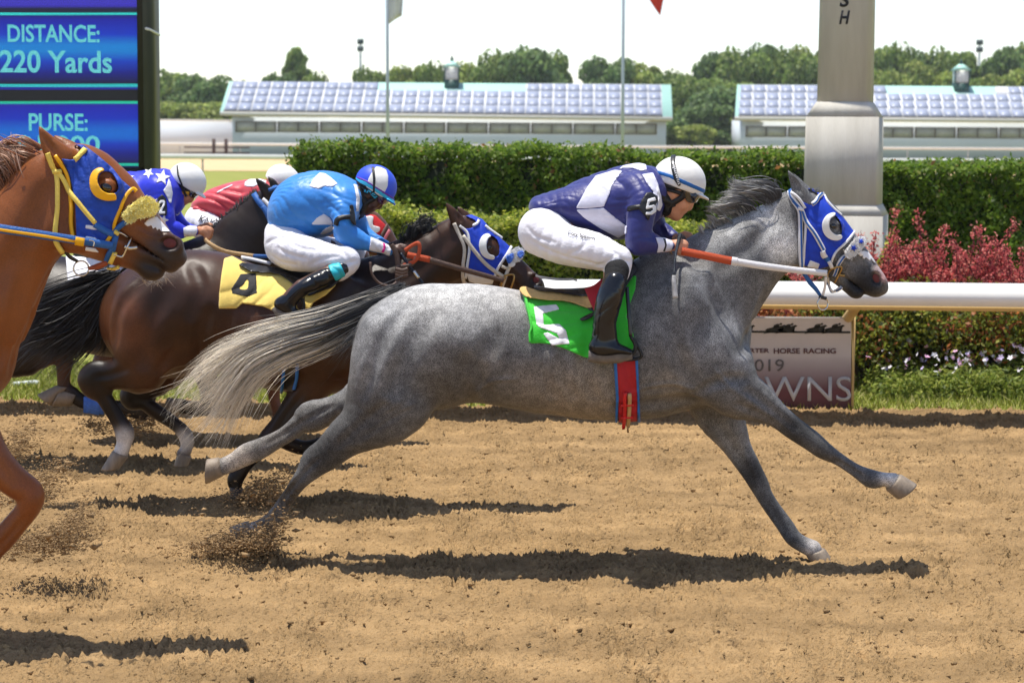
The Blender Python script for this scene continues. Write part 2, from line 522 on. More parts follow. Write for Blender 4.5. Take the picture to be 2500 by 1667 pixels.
def fluff(name, sh, d, poly, off, n, ln, c0, c1, parent, seed=1, width=.0011):
    g = np.random.default_rng(seed); p = np.asarray(poly, float); u0, v0 = p.min(0); u1, v1 = p.max(0)
    f = poly_field(p, u0-4, v0-4, u1+4, v1+4); uv = g.uniform([u0, v0], [u1, v1], (n*3, 2))
    k = f[((uv[:, 0]-u0+4)*2).astype(int), ((uv[:, 1]-v0+4)*2).astype(int)] < 1.0
    uv = uv[k][:n]; Pt, N = hits(sh, uv, d, off=off)
    V = []; Q = []; C = []
    for a, nn in zip(Pt, N):
        e = nn+g.normal(size=3)*.55; e /= np.linalg.norm(e); L = ln*g.uniform(.5, 1.3); b = a+e*L+g.normal(size=3)*L*.2
        sd_ = np.cross(e, [0, -1, .1]); sd_ /= np.linalg.norm(sd_)+1e-9; m = (a+b)/2+g.normal(size=3)*L*.12
        i = len(V); V += [a-e*.002-sd_*width, a-e*.002+sd_*width, m+sd_*width, m-sd_*width, b]; Q += [(i, i+1, i+2), (i, i+2, i+3), (i+3, i+2, i+4)]
        j = g.uniform(.8, 1.15); C += [np.asarray(c0)*j]*2+[np.asarray(c1)*j]*3
    return obj(name, V, Q, MATS['fleece_fibre'] if 'fleece_fibre' in MATS else mat('fleece_fibre', (1, 1, 1), .9, .05, attr=True, spec=.1), parent, True, np.array(C))

def strap(name, sh, d, uv, wpx, m, parent, off=0.004, th=0.004, sub=5, curve=True, mb=None, wob=0):
    uv = catmull(uv, sub) if curve or len(uv) > 2 else np.asarray(uv, float)
    if len(uv) == 2: uv = catmull(uv, 6)
    Pt, N = hits(sh, uv, d)
    for _ in range(2):
        N[1:-1] = (N[:-2]+N[1:-1]*2+N[2:])/4
    N /= np.linalg.norm(N, axis=1)[:, None]
    T = np.gradient(Pt, axis=0); T /= np.linalg.norm(T, axis=1)[:, None]+1e-9
    S = np.cross(N, T); S /= np.linalg.norm(S, axis=1)[:, None]+1e-9
    w = np.asarray(wpx, float)*d/FOC
    if np.ndim(w): w = np.interp(np.linspace(0, 1, len(uv)), np.linspace(0, 1, len(w)), w)
    b = mb or MB()
    b.ribbon(Pt + N*(off-0.006), S, N, w, th+0.006)
    return b.build(name, m, parent) if mb is None else None

def hang(name, pts, wpx, d, m, parent, th=0.004, sub=5, mb=None):
    """a strap in the open; pts = (u, v, lateral offset)"""
    A = catmull([list(P(u, v, d+l)) for u, v, l in pts], sub)
    T = np.gradient(A, axis=0); T /= np.linalg.norm(T, axis=1)[:, None]
    N = np.broadcast_to(np.array([0, -1.0, 0]), A.shape)
    S = np.cross(N, T); S /= np.linalg.norm(S, axis=1)[:, None]+1e-9
    w = np.asarray(wpx, float)*d/FOC
    if np.ndim(w): w = np.interp(np.linspace(0, 1, len(A)), np.linspace(0, 1, len(w)), w)
    b = mb or MB()
    b.ribbon(A, S, N, w, th)
    return b.build(name, m, parent) if mb is None else None

def wire(name, pts, rpx, d, m, parent, sub=6, n=8, closed=False):
    A = np.array([P(u, v, d+l) for u, v, l in pts])
    A = catmull(A, sub, closed)
    if closed: A = np.concatenate([A, A[:2]])
    r = np.asarray(rpx, float)*d/FOC
    if np.ndim(r): r = np.interp(np.linspace(0, 1, len(A)), np.linspace(0, 1, len(r)), r)
    return MB().tube(A, r, n).build(name, m, parent, True)

def ring(name, u, v, l, rpx, tpx, d, m, parent, tilt=0.5):
    c = P(u, v, d+l); k = d/FOC; pts = []
    for a in np.linspace(0, 2*math.pi, 25):
        pts.append(c + np.array([math.cos(a)*rpx*k*math.cos(tilt), math.cos(a)*rpx*k*math.sin(tilt), math.sin(a)*rpx*k]))
    return MB().tube(pts, tpx*k, 8, cap=False).build(name, m, parent, True)

def blob(name, c, r, m, parent, seg=20, ang=0.0):
    a = np.linspace(0, math.pi, seg//2+1); b = np.linspace(0, 2*math.pi, seg, endpoint=False)
    V = np.array([[math.sin(x)*math.cos(y), math.sin(x)*math.sin(y), math.cos(x)] for x in a for y in b])*np.asarray(r)
    ca, sa = math.cos(ang), math.sin(ang)
    V = np.stack([V[:, 0]*ca - V[:, 2]*sa, V[:, 1], V[:, 0]*sa + V[:, 2]*ca], 1) + np.asarray(c)
    Q = [(i*seg+j, (i+1)*seg+j, (i+1)*seg+(j+1) % seg, i*seg+(j+1) % seg) for i in range(seg//2) for j in range(seg)]
    return obj(name, V, Q, m, parent, True)

def text_mesh(body, shear=0.0, bold=0.0, space=1.0):
    cu = bpy.data.curves.new('lettering', 'FONT'); cu.body = body; cu.size = 1.0
    cu.shear = shear; cu.offset = bold; cu.space_character = space; cu.resolution_u = 4
    o = bpy.data.objects.new('lettering', cu); COL.objects.link(o)
    bpy.context.view_layer.update()
    me = bpy.data.meshes.new_from_object(o)
    bm = bmesh.new(); bm.from_mesh(me)
    bmesh.ops.triangulate(bm, faces=bm.faces[:])
    V = np.array([v.co[:] for v in bm.verts]); T = np.array([[v.index for v in f.verts] for f in bm.faces])
    bm.free(); bpy.data.objects.remove(o); bpy.data.curves.remove(cu); bpy.data.meshes.remove(me)
    V = V[:, :2] - V[:, :2].min(0); V = V / (V.max(0)+1e-9)
    return V, T          # unit box, x right, y up

def text_on(name, body, sh, d, p0, pu, pv, m, parent, off=0.004, shear=0.0, bold=0.0, space=1.0):
    """lettering printed on a shape: p0 lower left pixel, pu / pv vectors of the text box in pixels"""
    V, T = text_mesh(body, shear, bold, space)
    uv = np.asarray(p0) + V[:, :1]*np.asarray(pu) + V[:, 1:]*np.asarray(pv)
    Pt, N = hits(sh, uv, d)
    return obj(name, Pt + N*off, T, m, parent)

def text_flat(name, body, origin, ex, ez, m, parent, nrm, th=0.004, shear=0.0, bold=0.0, space=1.0):
    V, T = text_mesh(body, shear, bold, space)
    W = np.asarray(origin) + V[:, :1]*np.asarray(ex) + V[:, 1:]*np.asarray(ez)
    n = len(W); W2 = np.concatenate([W, W+np.asarray(nrm)*th])
    # rim
    e = {}
    for a, b, c in T:
        for x, y in ((a, b), (b, c), (c, a)): e[(x, y)] = e.get((x, y), 0)+1
    rim = [(x, y, y+n, x+n) for (x, y) in e if (y, x) not in e]
    return obj(name, W2, [np.array(T)+n, np.array(rim)], m, parent)

def star(cx, cy, r, ang=0.0, k=0.42, sq=1.0):
    return [(cx + (r if i % 2 == 0 else r*k)*math.sin(ang+i*math.pi/5)*sq, cy - (r if i % 2 == 0 else r*k)*math.cos(ang+i*math.pi/5)) for i in range(10)]

# ------------------------------------------------------------------ hair
def hair(name, guides, d, m, parent, width=0.0022, nseg=12, seed=1, curl=1.0):
    """guides: (points (u, v, lateral), strands, spread at root px, spread at tip px, colour at root, colour at tip)"""
    g = np.random.default_rng(seed); Vs = []; Qs = []; Cs = []; n = 0
    for pts, cnt, s0, s1, c0, c1 in guides:
        A = np.array([P(u, v, d+l) for u, v, l in pts])
        A = catmull(A, 6); L = np.concatenate([[0], np.cumsum(np.linalg.norm(np.diff(A, axis=0), axis=1))])
        k = d/FOC; c0 = np.asarray(c0); c1 = np.asarray(c1)
        K = max(4, cnt//11)
        cl = [(g.normal(size=3), g.normal(size=3)*.5, g.random(3)*6.28, g.uniform(2.5, 6.5), g.uniform(.72, 1.0)) for _ in range(K)]
        for _ in range(cnt):
            o, o2, ph, fr, ln = cl[int(g.integers(0, K))]
            tl = ln*(0.72 + 0.28*g.random()**0.6)
            t = np.linspace(0, tl, nseg)
            B = np.stack([np.interp(t*L[-1], L, A[:, q]) for q in range(3)], 1)
            loose = 1.0 if g.random() < .12 else .26
            o = o/max(1.0, np.linalg.norm(o)/1.6) + g.normal(size=3)*loose; o[1] *= 0.7
            o2 = o2 + g.normal(size=3)*loose*.6
            sp = (s0 + (s1-s0)*t**1.1)[:, None]*k
            ph = ph + g.normal(size=3)*.35
            wv = np.sin(t[:, None]*fr + ph)*curl*(t[:, None]*s1*0.34*k)
            B = B + o*sp + o2*sp*(t[:, None]**2) + wv
            w = width*g.uniform(0.6, 1.3)*np.minimum(1, (1.05-t/tl)*2.2)
            a = np.array([0, -1.0, 0]) + g.normal(size=3)*0.7; T = np.gradient(B, axis=0)
            T /= np.linalg.norm(T, axis=1)[:, None]+1e-9
            S = np.cross(T, a); S /= np.linalg.norm(S, axis=1)[:, None]+1e-9
            N2 = np.cross(S, T)
            V = np.stack([B+S*w[:, None], B-S*w[:, None]*0.5+N2*w[:, None]*.85, B-S*w[:, None]*0.5-N2*w[:, None]*.85], 1).reshape(-1, 3)
            i = np.arange(nseg-1)[:, None]*3
            Q = np.concatenate([np.stack([i[:, 0]+a_, i[:, 0]+b_, i[:, 0]+3+b_, i[:, 0]+3+a_], 1) for a_, b_ in ((0, 1), (1, 2), (2, 0))])
            Vs.append(V); Qs.append(Q+n); n += len(V)
            j = g.uniform(0.7, 1.25); x = np.clip((t-0.20+g.normal()*0.12)/0.38, 0, 1)[:, None]; x = x*x*(3-2*x)
            Cs.append(np.repeat((c0+(c1-c0)*x)*j, 3, 0))
    return obj(name, np.concatenate(Vs), np.concatenate(Qs), m, parent, True, np.concatenate(Cs))

def leafcloud(C, N, size, g, aspect=0.55, jitter=0.8, colr=None):
    """loose leaf quads: centres, outward directions, sizes"""
    n = len(C)
    N = N + g.normal(size=(n, 3))*jitter; N /= np.linalg.norm(N, axis=1)[:, None]+1e-9
    A = np.cross(N, g.normal(size=(n, 3))); A /= np.linalg.norm(A, axis=1)[:, None]+1e-9
    B = np.cross(N, A); s = (np.asarray(size)*g.uniform(0.6, 1.35, n))[:, None]
    V = np.stack([C-A*s, C-B*s*aspect+N*s*.12, C+A*s, C+B*s*aspect+N*s*.12], 1).reshape(-1, 3)
    Q = np.arange(4*n).reshape(n, 4)
    return V, Q
# ------------------------------------------------------------------ ground
def field(nx, ny, h, lo, hi, seed, ax=1.0, slope=1.0):
    """band-limited random relief, wavelengths lo..hi metres (ax stretches it along the track)"""
    g = np.random.default_rng(seed)
    kx = np.fft.fftfreq(nx, h)[:, None]*ax; ky = np.fft.rfftfreq(ny, h)[None, :]
    k = np.sqrt(kx*kx+ky*ky)+1e-6
    A = np.exp(-((np.log(k)-np.log(1/math.sqrt(lo*hi)))/(0.5*math.log(hi/lo)+.2))**2)/k**slope
    f = np.fft.irfft2(np.fft.rfft2(g.normal(size=(nx, ny)))*A, s=(nx, ny))
    return f/f.std()

M_sand = mat('harrowed_sand', (.345, .225, .108), .95, .24, 5.0, 1.0, 75, spec=.1, bdist=.016)
_nt = M_sand.node_tree; _b = _nt.nodes['Principled BSDF']; _s = _b.inputs['Base Color'].links[0].from_socket
_tc = _nt.nodes.new('ShaderNodeTexCoord'); _mp = _nt.nodes.new('ShaderNodeMapping'); _mp.inputs['Scale'].default_value = (.35, 2.2, 1)
_nz = _nt.nodes.new('ShaderNodeTexNoise'); _nz.inputs['Scale'].default_value = 1.6; _nz.inputs['Detail'].default_value = 6; _nz.inputs['Roughness'].default_value = .62
_nt.links.new(_tc.outputs['Object'], _mp.inputs[0]); _nt.links.new(_mp.outputs[0], _nz.inputs['Vector'])
_mr = _nt.nodes.new('ShaderNodeMapRange'); _mr.inputs[1].default_value = .32; _mr.inputs[2].default_value = .62; _mr.inputs[3].default_value = .70; _mr.inputs[4].default_value = 1.10
_nt.links.new(_nz.outputs[0], _mr.inputs[0])
_mx = _nt.nodes.new('ShaderNodeMix'); _mx.data_type = 'RGBA'; _mx.blend_type = 'MULTIPLY'; _mx.inputs[0].default_value = 1     # damp and dry bands along the track
_nt.links.new(_s, _mx.inputs[6]); _nt.links.new(_mr.outputs[0], _mx.inputs[7]); _nt.links.new(_mx.outputs[2], _b.inputs['Base Color'])
M_dirt = mat('far_dirt', lin(206, 176, 134), .95, .1, .3, spec=.1)
M_lawn = mat('mown_grass', (.19, .23, .035), .95, .3, .8, .5, 30, spec=.1, color2=(.30, .29, .085))
M_inf = mat('infield_grass', (.17, .20, .045), .95, .2, .05, spec=.1, color2=(.24, .245, .08))

# the track edge and the rail run a little askew to the camera
def edge_y(x, u0=60, v0=986, u1=2500, v1=1010):
    a, b = PZ(u0, v0), PZ(u1, v1)
    return a[1]+(b[1]-a[1])*(x-a[0])/(b[0]-a[0])
XS = np.array([-60., 60.])
def strip(name, y0a, y0b, y1a, y1b, z, m, x0=-900, x1=900, kind='structure'):
    V = [(x0, y0a, z), (x1, y0b, z), (x1, y1b, z), (x0, y1a, z)]
    return tag(obj(name, V, [(0, 1, 2, 3)], m), kind=kind)
strip('ground', -60, -60, 4000, 4000, -.06, M_inf, -2500, 2500)
H_ = .0108
tx0, tx1, ty0, ty1 = -4.6, 4.6, 6.05, 14.6
nx, ny = int((tx1-tx0)/H_), int((ty1-ty0)/H_)
Zr = .0056*field(nx, ny, H_, .026, .055, 1, .40, .2)+.0088*np.abs(field(nx, ny, H_, .045, .12, 2, .36, .3))+.0045*field(nx, ny, H_, .3, .8, 3, .3)+.005*field(nx, ny, H_, .9, 2.5, 4, .3)
c_ = field(nx, ny, H_, .03, .07, 5, .45, .2); Zr += .008*np.clip(c_-1.1, 0, 1.6)
c_ = field(nx, ny, H_, .05, .13, 6, .4, .3); Zr -= .036*np.clip(c_-1.1, 0, .9)
yy_ = (ty0+H_*np.arange(ny))[None, :]+.05*field(nx, ny, H_, 1.0, 4.0, 18, .15)
Zr += .0065*np.sin(2*math.pi*yy_/.115)*np.clip(.5+.6*field(nx, ny, H_, .6, 2.5, 19, .2), 0, 1.3)      # harrow lines
wear = np.clip(.5+.5*field(nx, ny, H_, .8, 3, 17, .3), 0, 1); Zr *= .65+.6*wear
X_, Y_ = np.meshgrid(tx0+H_*np.arange(nx), ty0+H_*np.arange(ny), indexing='ij')
ey = edge_y(X_)
# the lip of soil thrown up along the grass edge
Zr += .014*np.exp(-((Y_-ey+.10)/.12)**2)*(1+.5*field(nx, ny, H_, .1, .5, 7))
Zr = np.where(Y_ > ey+.1, -.05, Zr)
Zr += .085*np.exp(-(((X_-P(590, 1350, 8.68)[0])/.16)**2+((Y_-8.68)/.12)**2))+.03*np.exp(-(((X_-P(578, 1214, 10.0)[0])/.16)**2+((Y_-9.95)/.12)**2))
# hoof prints
gh = np.random.default_rng(42)
for _ in range(40):
    px, py = gh.uniform(-4.2, 4.2), gh.uniform(6.4, 13)
    q = ((X_-px)/.085)**2+((Y_-py)/.07)**2
    Zr += .018*np.exp(-q*.5)*(1-np.exp(-q*q)) - .030*np.exp(-q*q)
I_ = np.arange(nx*ny).reshape(nx, ny)
Qg = np.stack([I_[:-1, :-1], I_[1:, :-1], I_[1:, 1:], I_[:-1, 1:]], -1).reshape(-1, 4)
trk = obj('race_track', np.stack([X_, Y_, Zr], -1).reshape(-1, 3), Qg, M_sand, None, True); tag(trk, kind='structure')
for a, b, c, e in ((-80, tx0, -12, 14.4), (tx1, 80, -12, 13.8), (tx0, tx1, -12, ty0)):
    o = obj('race_track', [(a, c, 0), (b, c, 0), (b, e if b <= tx0 or a >= tx1 else ty0, 0), (a, e if b <= tx0 or a >= tx1 else ty0, 0)], [(0, 1, 2, 3)], M_sand); tag(o, kind='structure')
o = obj('lawn', [(-80, edge_y(-80)+.02 if False else 14.15, -.004), (80, 13.6, -.004), (80, 120, -.004), (-80, 120, -.004)], [(0, 1, 2, 3)], M_lawn); tag(o, kind='structure')
o = obj('far_track', [(-400, 118, .02), (400, 118, .02), (400, 215, .02), (-400, 215, .02)], [(0, 1, 2, 3)], M_dirt); tag(o, kind='structure')
# loose clods
def clods(n, xr, yr, smin_, smax_, seed, zf=None):
    g = np.random.default_rng(seed)
    ico = bmesh.new(); bmesh.ops.create_icosphere(ico, subdivisions=1, radius=1)
    bv = np.array([v.co[:] for v in ico.verts]); bf = np.array([[v.index for v in f.verts] for f in ico.faces]); ico.free()
    sz = smin_*(smax_/smin_)**(g.random(n)**2.2)
    c = np.stack([g.uniform(*xr, n), g.uniform(*yr, n)], 1)
    V = []; F = []
    z = Zr[np.clip(((c[:, 0]-tx0)/H_).astype(int), 0, nx-1), np.clip(((c[:, 1]-ty0)/H_).astype(int), 0, ny-1)]
    for i in range(n):
        v = bv*(1+g.uniform(-.35, .35, (len(bv), 1)))*sz[i]*np.array([1.25, 1.0, .75])
        V.append(v+[c[i, 0], c[i, 1], z[i]+sz[i]*.35]); F.append(bf+i*len(bv))
    return np.concatenate(V), np.concatenate(F)
V, F = clods(6500, (-4.5, 4.5), (6.3, 13.7), .004, .013, 3)
o = obj('loose_clods', V, F, M_sand, None, True); tag(o, 'loose clods of sandy soil scattered over the harrowed track', kind='stuff')

# ------------------------------------------------------------------ grass along the rail
g = np.random.default_rng(5)
def blades(name, n, xr, yr, hgt, cols, seed, label):
    g = np.random.default_rng(seed)
    x = g.uniform(*xr, n); y = edge_y(x)+.05+(yr[1])*g.random(n)**.8
    h = hgt*g.uniform(.4, 1.3, n); w = .004+.003*g.random(n); a = g.uniform(0, 6.28, n); ln = g.normal(size=(n, 2))*.5
    B = np.stack([x, y, np.zeros(n)-.01], 1); S = np.stack([np.cos(a), np.sin(a), 0*a], 1)*w[:, None]
    T = B+np.stack([ln[:, 0]*h, ln[:, 1]*h, h], 1)
    V = np.stack([B-S, B+S, T], 1).reshape(-1, 3); c = np.asarray(cols)[g.integers(0, len(cols), n)]*g.uniform(.7, 1.3, (n, 1))
    o = obj(name, V, np.arange(3*n).reshape(n, 3), mat('grass_blade', (1, 1, 1), .7, .1, attr=True, spec=.2), None, False, np.repeat(c, 3, 0))
    return tag(o, label, kind='stuff')
blades('grass', 80000, (-4.8, 4.8), (0, 2.4), .06, [(.24, .28, .035), (.32, .34, .06), (.17, .22, .03), (.46, .42, .17)], 8, 'short bright green grass along the edge of the track')

# ------------------------------------------------------------------ foliage
M_leaf = mat('leaf', (1, 1, 1), .55, .1, attr=True, spec=.3)
nt = M_leaf.node_tree; b_ = nt.nodes['Principled BSDF']
tr_ = nt.nodes.new('ShaderNodeBsdfTranslucent'); mxs = nt.nodes.new('ShaderNodeMixShader'); mxs.inputs[0].default_value = .5
nt.links.new(b_.inputs['Base Color'].links[0].from_socket, tr_.inputs[0])
nt.links.new(b_.outputs[0], mxs.inputs[1]); nt.links.new(tr_.outputs[0], mxs.inputs[2])
nt.links.new(mxs.outputs[0], nt.nodes['Material Output'].inputs[0])
M_bark = mat('bark', (.09, .07, .05), .9, .3, 4, .6, 20)
M_twig = mat('hedge_core', (.022, .028, .012), .95, .4, 10, .8, 30)
def foliage(name, C, N, size, cols, seed, parent, wts=None, aspect=.55, jitter=.8, kind=None):
    g = np.random.default_rng(seed)
    V, Q = leafcloud(C, N, size, g, aspect, jitter)
    c = np.asarray(cols, float)[g.choice(len(cols), len(C), p=wts)]*g.uniform(.7, 1.3, (len(C), 1))
    o = obj(name, V, Q, M_leaf, parent, False, np.repeat(c, 4, 0))
    if kind: o['kind'] = kind
    return o

def hedge(name, label, x0, x1, yf, depth, zt, n, size, cols, wts, seed, lump=.06, ends=True):
    """clipped hedge: yf(x) front line, zt(x) top line"""
    g = np.random.default_rng(seed)
    t = thing(name, label, 'hedge', ((x0+x1)/2, yf((x0+x1)/2)+depth/2, 0))
    nf = int(n*.66); nt_ = int(n*.27); ne = n-nf-nt_
    ph = g.uniform(0, 6.28, 12)
    def bumpf(x, z): return lump*(np.sin(x*7.3+ph[0]+np.sin(z*5+ph[1]))*np.sin(z*6.1+ph[2])+.7*np.sin(x*15+ph[3]+2*np.sin(z*9+ph[4]))+.5*np.sin(x*2.1+ph[5]))
    x = g.uniform(x0, x1, nf); z = g.random(nf)**.85*zt(x)
    C1 = np.stack([x, yf(x)+bumpf(x, z)+np.abs(g.normal(size=nf))*.07, z], 1); N1 = np.tile([0, -.8, .45], (nf, 1))
    x = g.uniform(x0, x1, nt_); y = g.uniform(0, depth, nt_)
    C2 = np.stack([x, yf(x)+y, zt(x)+bumpf(x, y*2)*.3+g.normal(size=nt_)*.02+.07*g.random(nt_)**6], 1); N2 = np.tile([0, -.2, 1.0], (nt_, 1))
    y = g.uniform(0, depth, ne); s = g.integers(0, 2, ne); xe = np.where(s == 0, x0, x1); z = g.random(ne)*zt(xe)
    C3 = np.stack([xe+g.normal(size=ne)*.05, yf(xe)+y, z], 1); N3 = np.stack([np.where(s == 0, -1., 1.), 0*y-.2, 0*y+.3], 1)
    foliage('foliage', np.concatenate([C1, C2, C3]), np.concatenate([N1, N2, N3]), size, cols, seed, t, wts)
    xs = np.linspace(x0+.08, x1-.08, 40); V = []
    for x in xs:
        y = float(yf(x)); z = float(zt(x))
        V += [(x, y+.12, -.02), (x, y+.12, z-.08), (x, y+depth-.1, z-.08), (x, y+depth-.1, -.02)]
    Q = [(i*4+k, i*4+k+1, (i+1)*4+k+1, (i+1)*4+k) for i in range(39) for k in range(3)]+[(0, 3, 2, 1), (156, 157, 158, 159)]
    obj('branches', V, Q, M_twig, t)
    return t
X19 = lambda u, d=19.0: P(u, 345, d)[0]
xl, xr = X19(718), 7.5
ztop = lambda x: np.interp(x, [xl, X19(1500), X19(2500), 9], [1.715, 1.675, 1.55, 1.5])+.02*np.sin(np.asarray(x)*3.1)+.015*np.sin(np.asarray(x)*8.3)
G1 = [(.10, .185, .018), (.15, .24, .022), (.22, .31, .034), (.055, .10, .014), (.30, .32, .10), (.30, .14, .05)]
hedge('hedge', 'tall clipped dark green hedge behind the rail', xl, xr, lambda x: 19.0-.03*x, 1.4, ztop, 120000, .026, G1, [.30, .30, .2, .14, .045, .015], 3)
G2 = [(.34, .39, .04), (.44, .45, .06), (.20, .27, .03), (.55, .53, .14), (.10, .15, .02)]
zl = lambda x: np.interp(x, [-3, -1, 1, 3.3], [1.16, 1.17, 1.10, 1.0])+.03*np.sin(np.asarray(x)*4.3)+.02*np.sin(np.asarray(x)*11)
hedge('hedge', 'low yellow green hedge between the rail and the tall hedge', -1.5, 2.75, lambda x: 16.6-.03*x, .9, zl, 46000, .022, G2, [.3, .25, .2, .1, .15], 4, .05)

def shrub(name, label, c, r, n, size, cols, wts, seed, lobes=9, cat='shrub', group=None):
    g = np.random.default_rng(seed)
    t = thing(name, label, cat, (c[0], c[1], 0), group)
    C = []; N = []
    for _ in range(lobes):
        a = g.uniform(0, 6.28); q = np.sqrt(g.random())*.75; lc = np.array([c[0]+r[0]*q*math.cos(a), c[1]+r[1]*q*math.sin(a), r[2]*g.uniform(.3, .8)])
        lr = np.asarray(r)*g.uniform(.32, .5)
        d3 = g.normal(size=(n//lobes, 3)); d3 /= np.linalg.norm(d3, axis=1)[:, None]; d3[:, 2] = np.where(d3[:, 2] < -.4, -d3[:, 2], d3[:, 2])
        rr = 1-.35*g.random((len(d3), 1))**1.5
        C.append(lc+d3*rr*lr); N.append(d3)
    C = np.concatenate(C); N = np.concatenate(N); k = C[:, 2] > .01
    foliage('foliage', C[k], N[k], size, cols, seed, t, wts)
    b = MB()
    for i in range(7):
        a = g.uniform(0, 6.28); e = np.array([c[0]+r[0]*.5*math.cos(a), c[1]+r[1]*.5*math.sin(a), r[2]*.65])
        b.tube([np.array([c[0], c[1], -.02]), (np.array([c[0], c[1], 0])+e)/2+g.normal(size=3)*.03, e], [.018, .012, .005], 5)
    b.build('stems', M_bark, t)
    return t
# conifers under the rail at right
GC = [(.22, .26, .035), (.36, .35, .045), (.11, .15, .025), (.42, .15, .045), (.05, .06, .015)]
ORG = [(.52, .19, .065), (.42, .14, .05), (.6, .27, .10), (.16, .10, .03)]
for i, (u, w, rx, ry, rz, lab) in enumerate(((1850, [0, 0, 0, 0, 0], .62, .32, .66, 'rust brown conifer shrub showing above the banner'), (2130, [.34, .2, .2, .16, .10], .55, .4, .70, 'green conifer shrub with rusty tips just right of the banner'),
        (2300, [.36, .3, .2, .04, .10], .5, .42, .70, 'bright green conifer shrub below the rail, second from the right edge'), (2470, [.30, .2, .2, .2, .10], .5, .42, .70, 'green and rust conifer shrub below the rail at the right edge'), (2660, [.3, .3, .2, .1, .1], .5, .4, .8, 'green conifer shrub beyond the right edge'))):
    dd = 15.15; c = P(u, 345, dd)
    if i == 0: shrub('conifer_shrub', lab, (c[0], dd, 0), (rx, ry, rz), 5200, .020, ORG, None, 60+i, 12)
    else: shrub('conifer_shrub', lab, (c[0], dd, 0), (rx, ry, rz), 9500, .020, GC, w, 60+i, 15)
# barberry: long arching red sprays
def barberry(c, seed, label, nst=150, R_=.88, Hh=1.04):
    g = np.random.default_rng(seed)
    t = thing('barberry_bush', label, 'bush', (c[0], c[1], 0)); b = MB(); C = []; N = []
    for i in range(nst):
        a = g.uniform(0, 6.28); el = math.radians(g.uniform(28, 84)); L = Hh*g.uniform(.72, 1.12)*(1.18 if i % 9 == 0 else 1.0)
        u_ = np.array([math.cos(a)*math.cos(el), .6*math.sin(a)*math.cos(el), math.sin(el)])
        o_ = np.array([c[0]+g.normal()*.10, c[1]+g.normal()*.06, 0])
        p = [o_, o_+u_*L*.5+[0, 0, .06*L], o_+u_*L+np.array([u_[0]*.10*L, 0, -.05*L*math.cos(el)])]
        A = catmull(p, 7); b.tube(A[::2], np.linspace(.008, .003, len(A[::2])), 4, cap=False)
        m_ = 190; k = g.uniform(.30, 1, m_)*(len(A)-1); k0 = np.minimum(k.astype(int), len(A)-2); pt = A[k0]+(A[k0+1]-A[k0])*(k-k0)[:, None]
        C.append(pt+g.normal(size=(m_, 3))*.019); N.append(g.normal(size=(m_, 3))+[0, 0, .5])
    foliage('foliage', np.concatenate(C), np.concatenate(N),   .0135, [(.68, .17, .15), (.50, .09, .10), (.80, .34, .26), (.17, .035, .04)], seed, t, [.4, .3, .15, .15])
    b.build('stems', mat('red_stem', (.12, .03, .03), .8), t)
for u, dd, s, lab in ((2165, 15.55, 71, 'purple red barberry bush at the foot of the finish post, first from the left'), (2320, 15.5, 72, 'dense coral red barberry bush above the rail'), (2480, 15.55, 73, 'coral red barberry bush above the rail at the right edge')):
    c = P(u, 345, dd); barberry((c[0], dd), s, lab)
# a small yellow shrub between the post and the barberry
c = P(2178, 345, 16.05); shrub('yellow_shrub', 'pale yellow leaved shrub peeping out beside the finish post', (c[0], 16.05, 0), (.2, .16, 1.02), 2600, .028, G2, None, 80, 8)
# flowers
def flower_proto(seed):
    g = np.random.default_rng(seed); n = 330
    d3 = g.normal(size=(n, 3)); d3[:, 2] = np.abs(d3[:, 2]); d3 /= np.linalg.norm(d3, axis=1)[:, None]
    V, Q = leafcloud(d3*[.14, .12, .19]*(.5+.5*g.random((n, 1))), d3+[0, 0, .6], .019, g, .4)
    col = np.asarray([(.22, .28, .04), (.32, .35, .07), (.13, .18, .03)])[g.integers(0, 3, n)]*g.uniform(.8, 1.3, (n, 1))
    lm = np_mesh('foliage', V, Q, False, np.repeat(col, 4, 0)); lm.materials.append(M_leaf)
    bl = []
    for k in range(4):
        m = MB()
        for p in range(5):
            a = p*2*math.pi/5
            e = np.array([math.cos(a), math.sin(a), .25]); s = np.array([-math.sin(a), math.cos(a), 0])
            m.add([np.zeros(3), e*.017+s*.010, e*.028, e*.017-s*.010], [(0, 1, 2, 3)])
        me = np_mesh('blossom', np.concatenate(m.V), np.concatenate(m.Q)); bl.append(me)
    return lm, bl
M_pet = [mat('white_petal', (.8, .76, .8), .6, .05), mat('pink_petal', (.75, .42, .62), .6, .1), mat('lilac_petal', (.62, .52, .78), .6, .1)]
fl_l, fl_b = zip(*[flower_proto(90+i) for i in range(3)])
for bs in fl_b:
    for k, me in enumerate(bs): me.materials.append(M_pet[(0, 0, 1, 2)[k]])
g = np.random.default_rng(33); k = 0
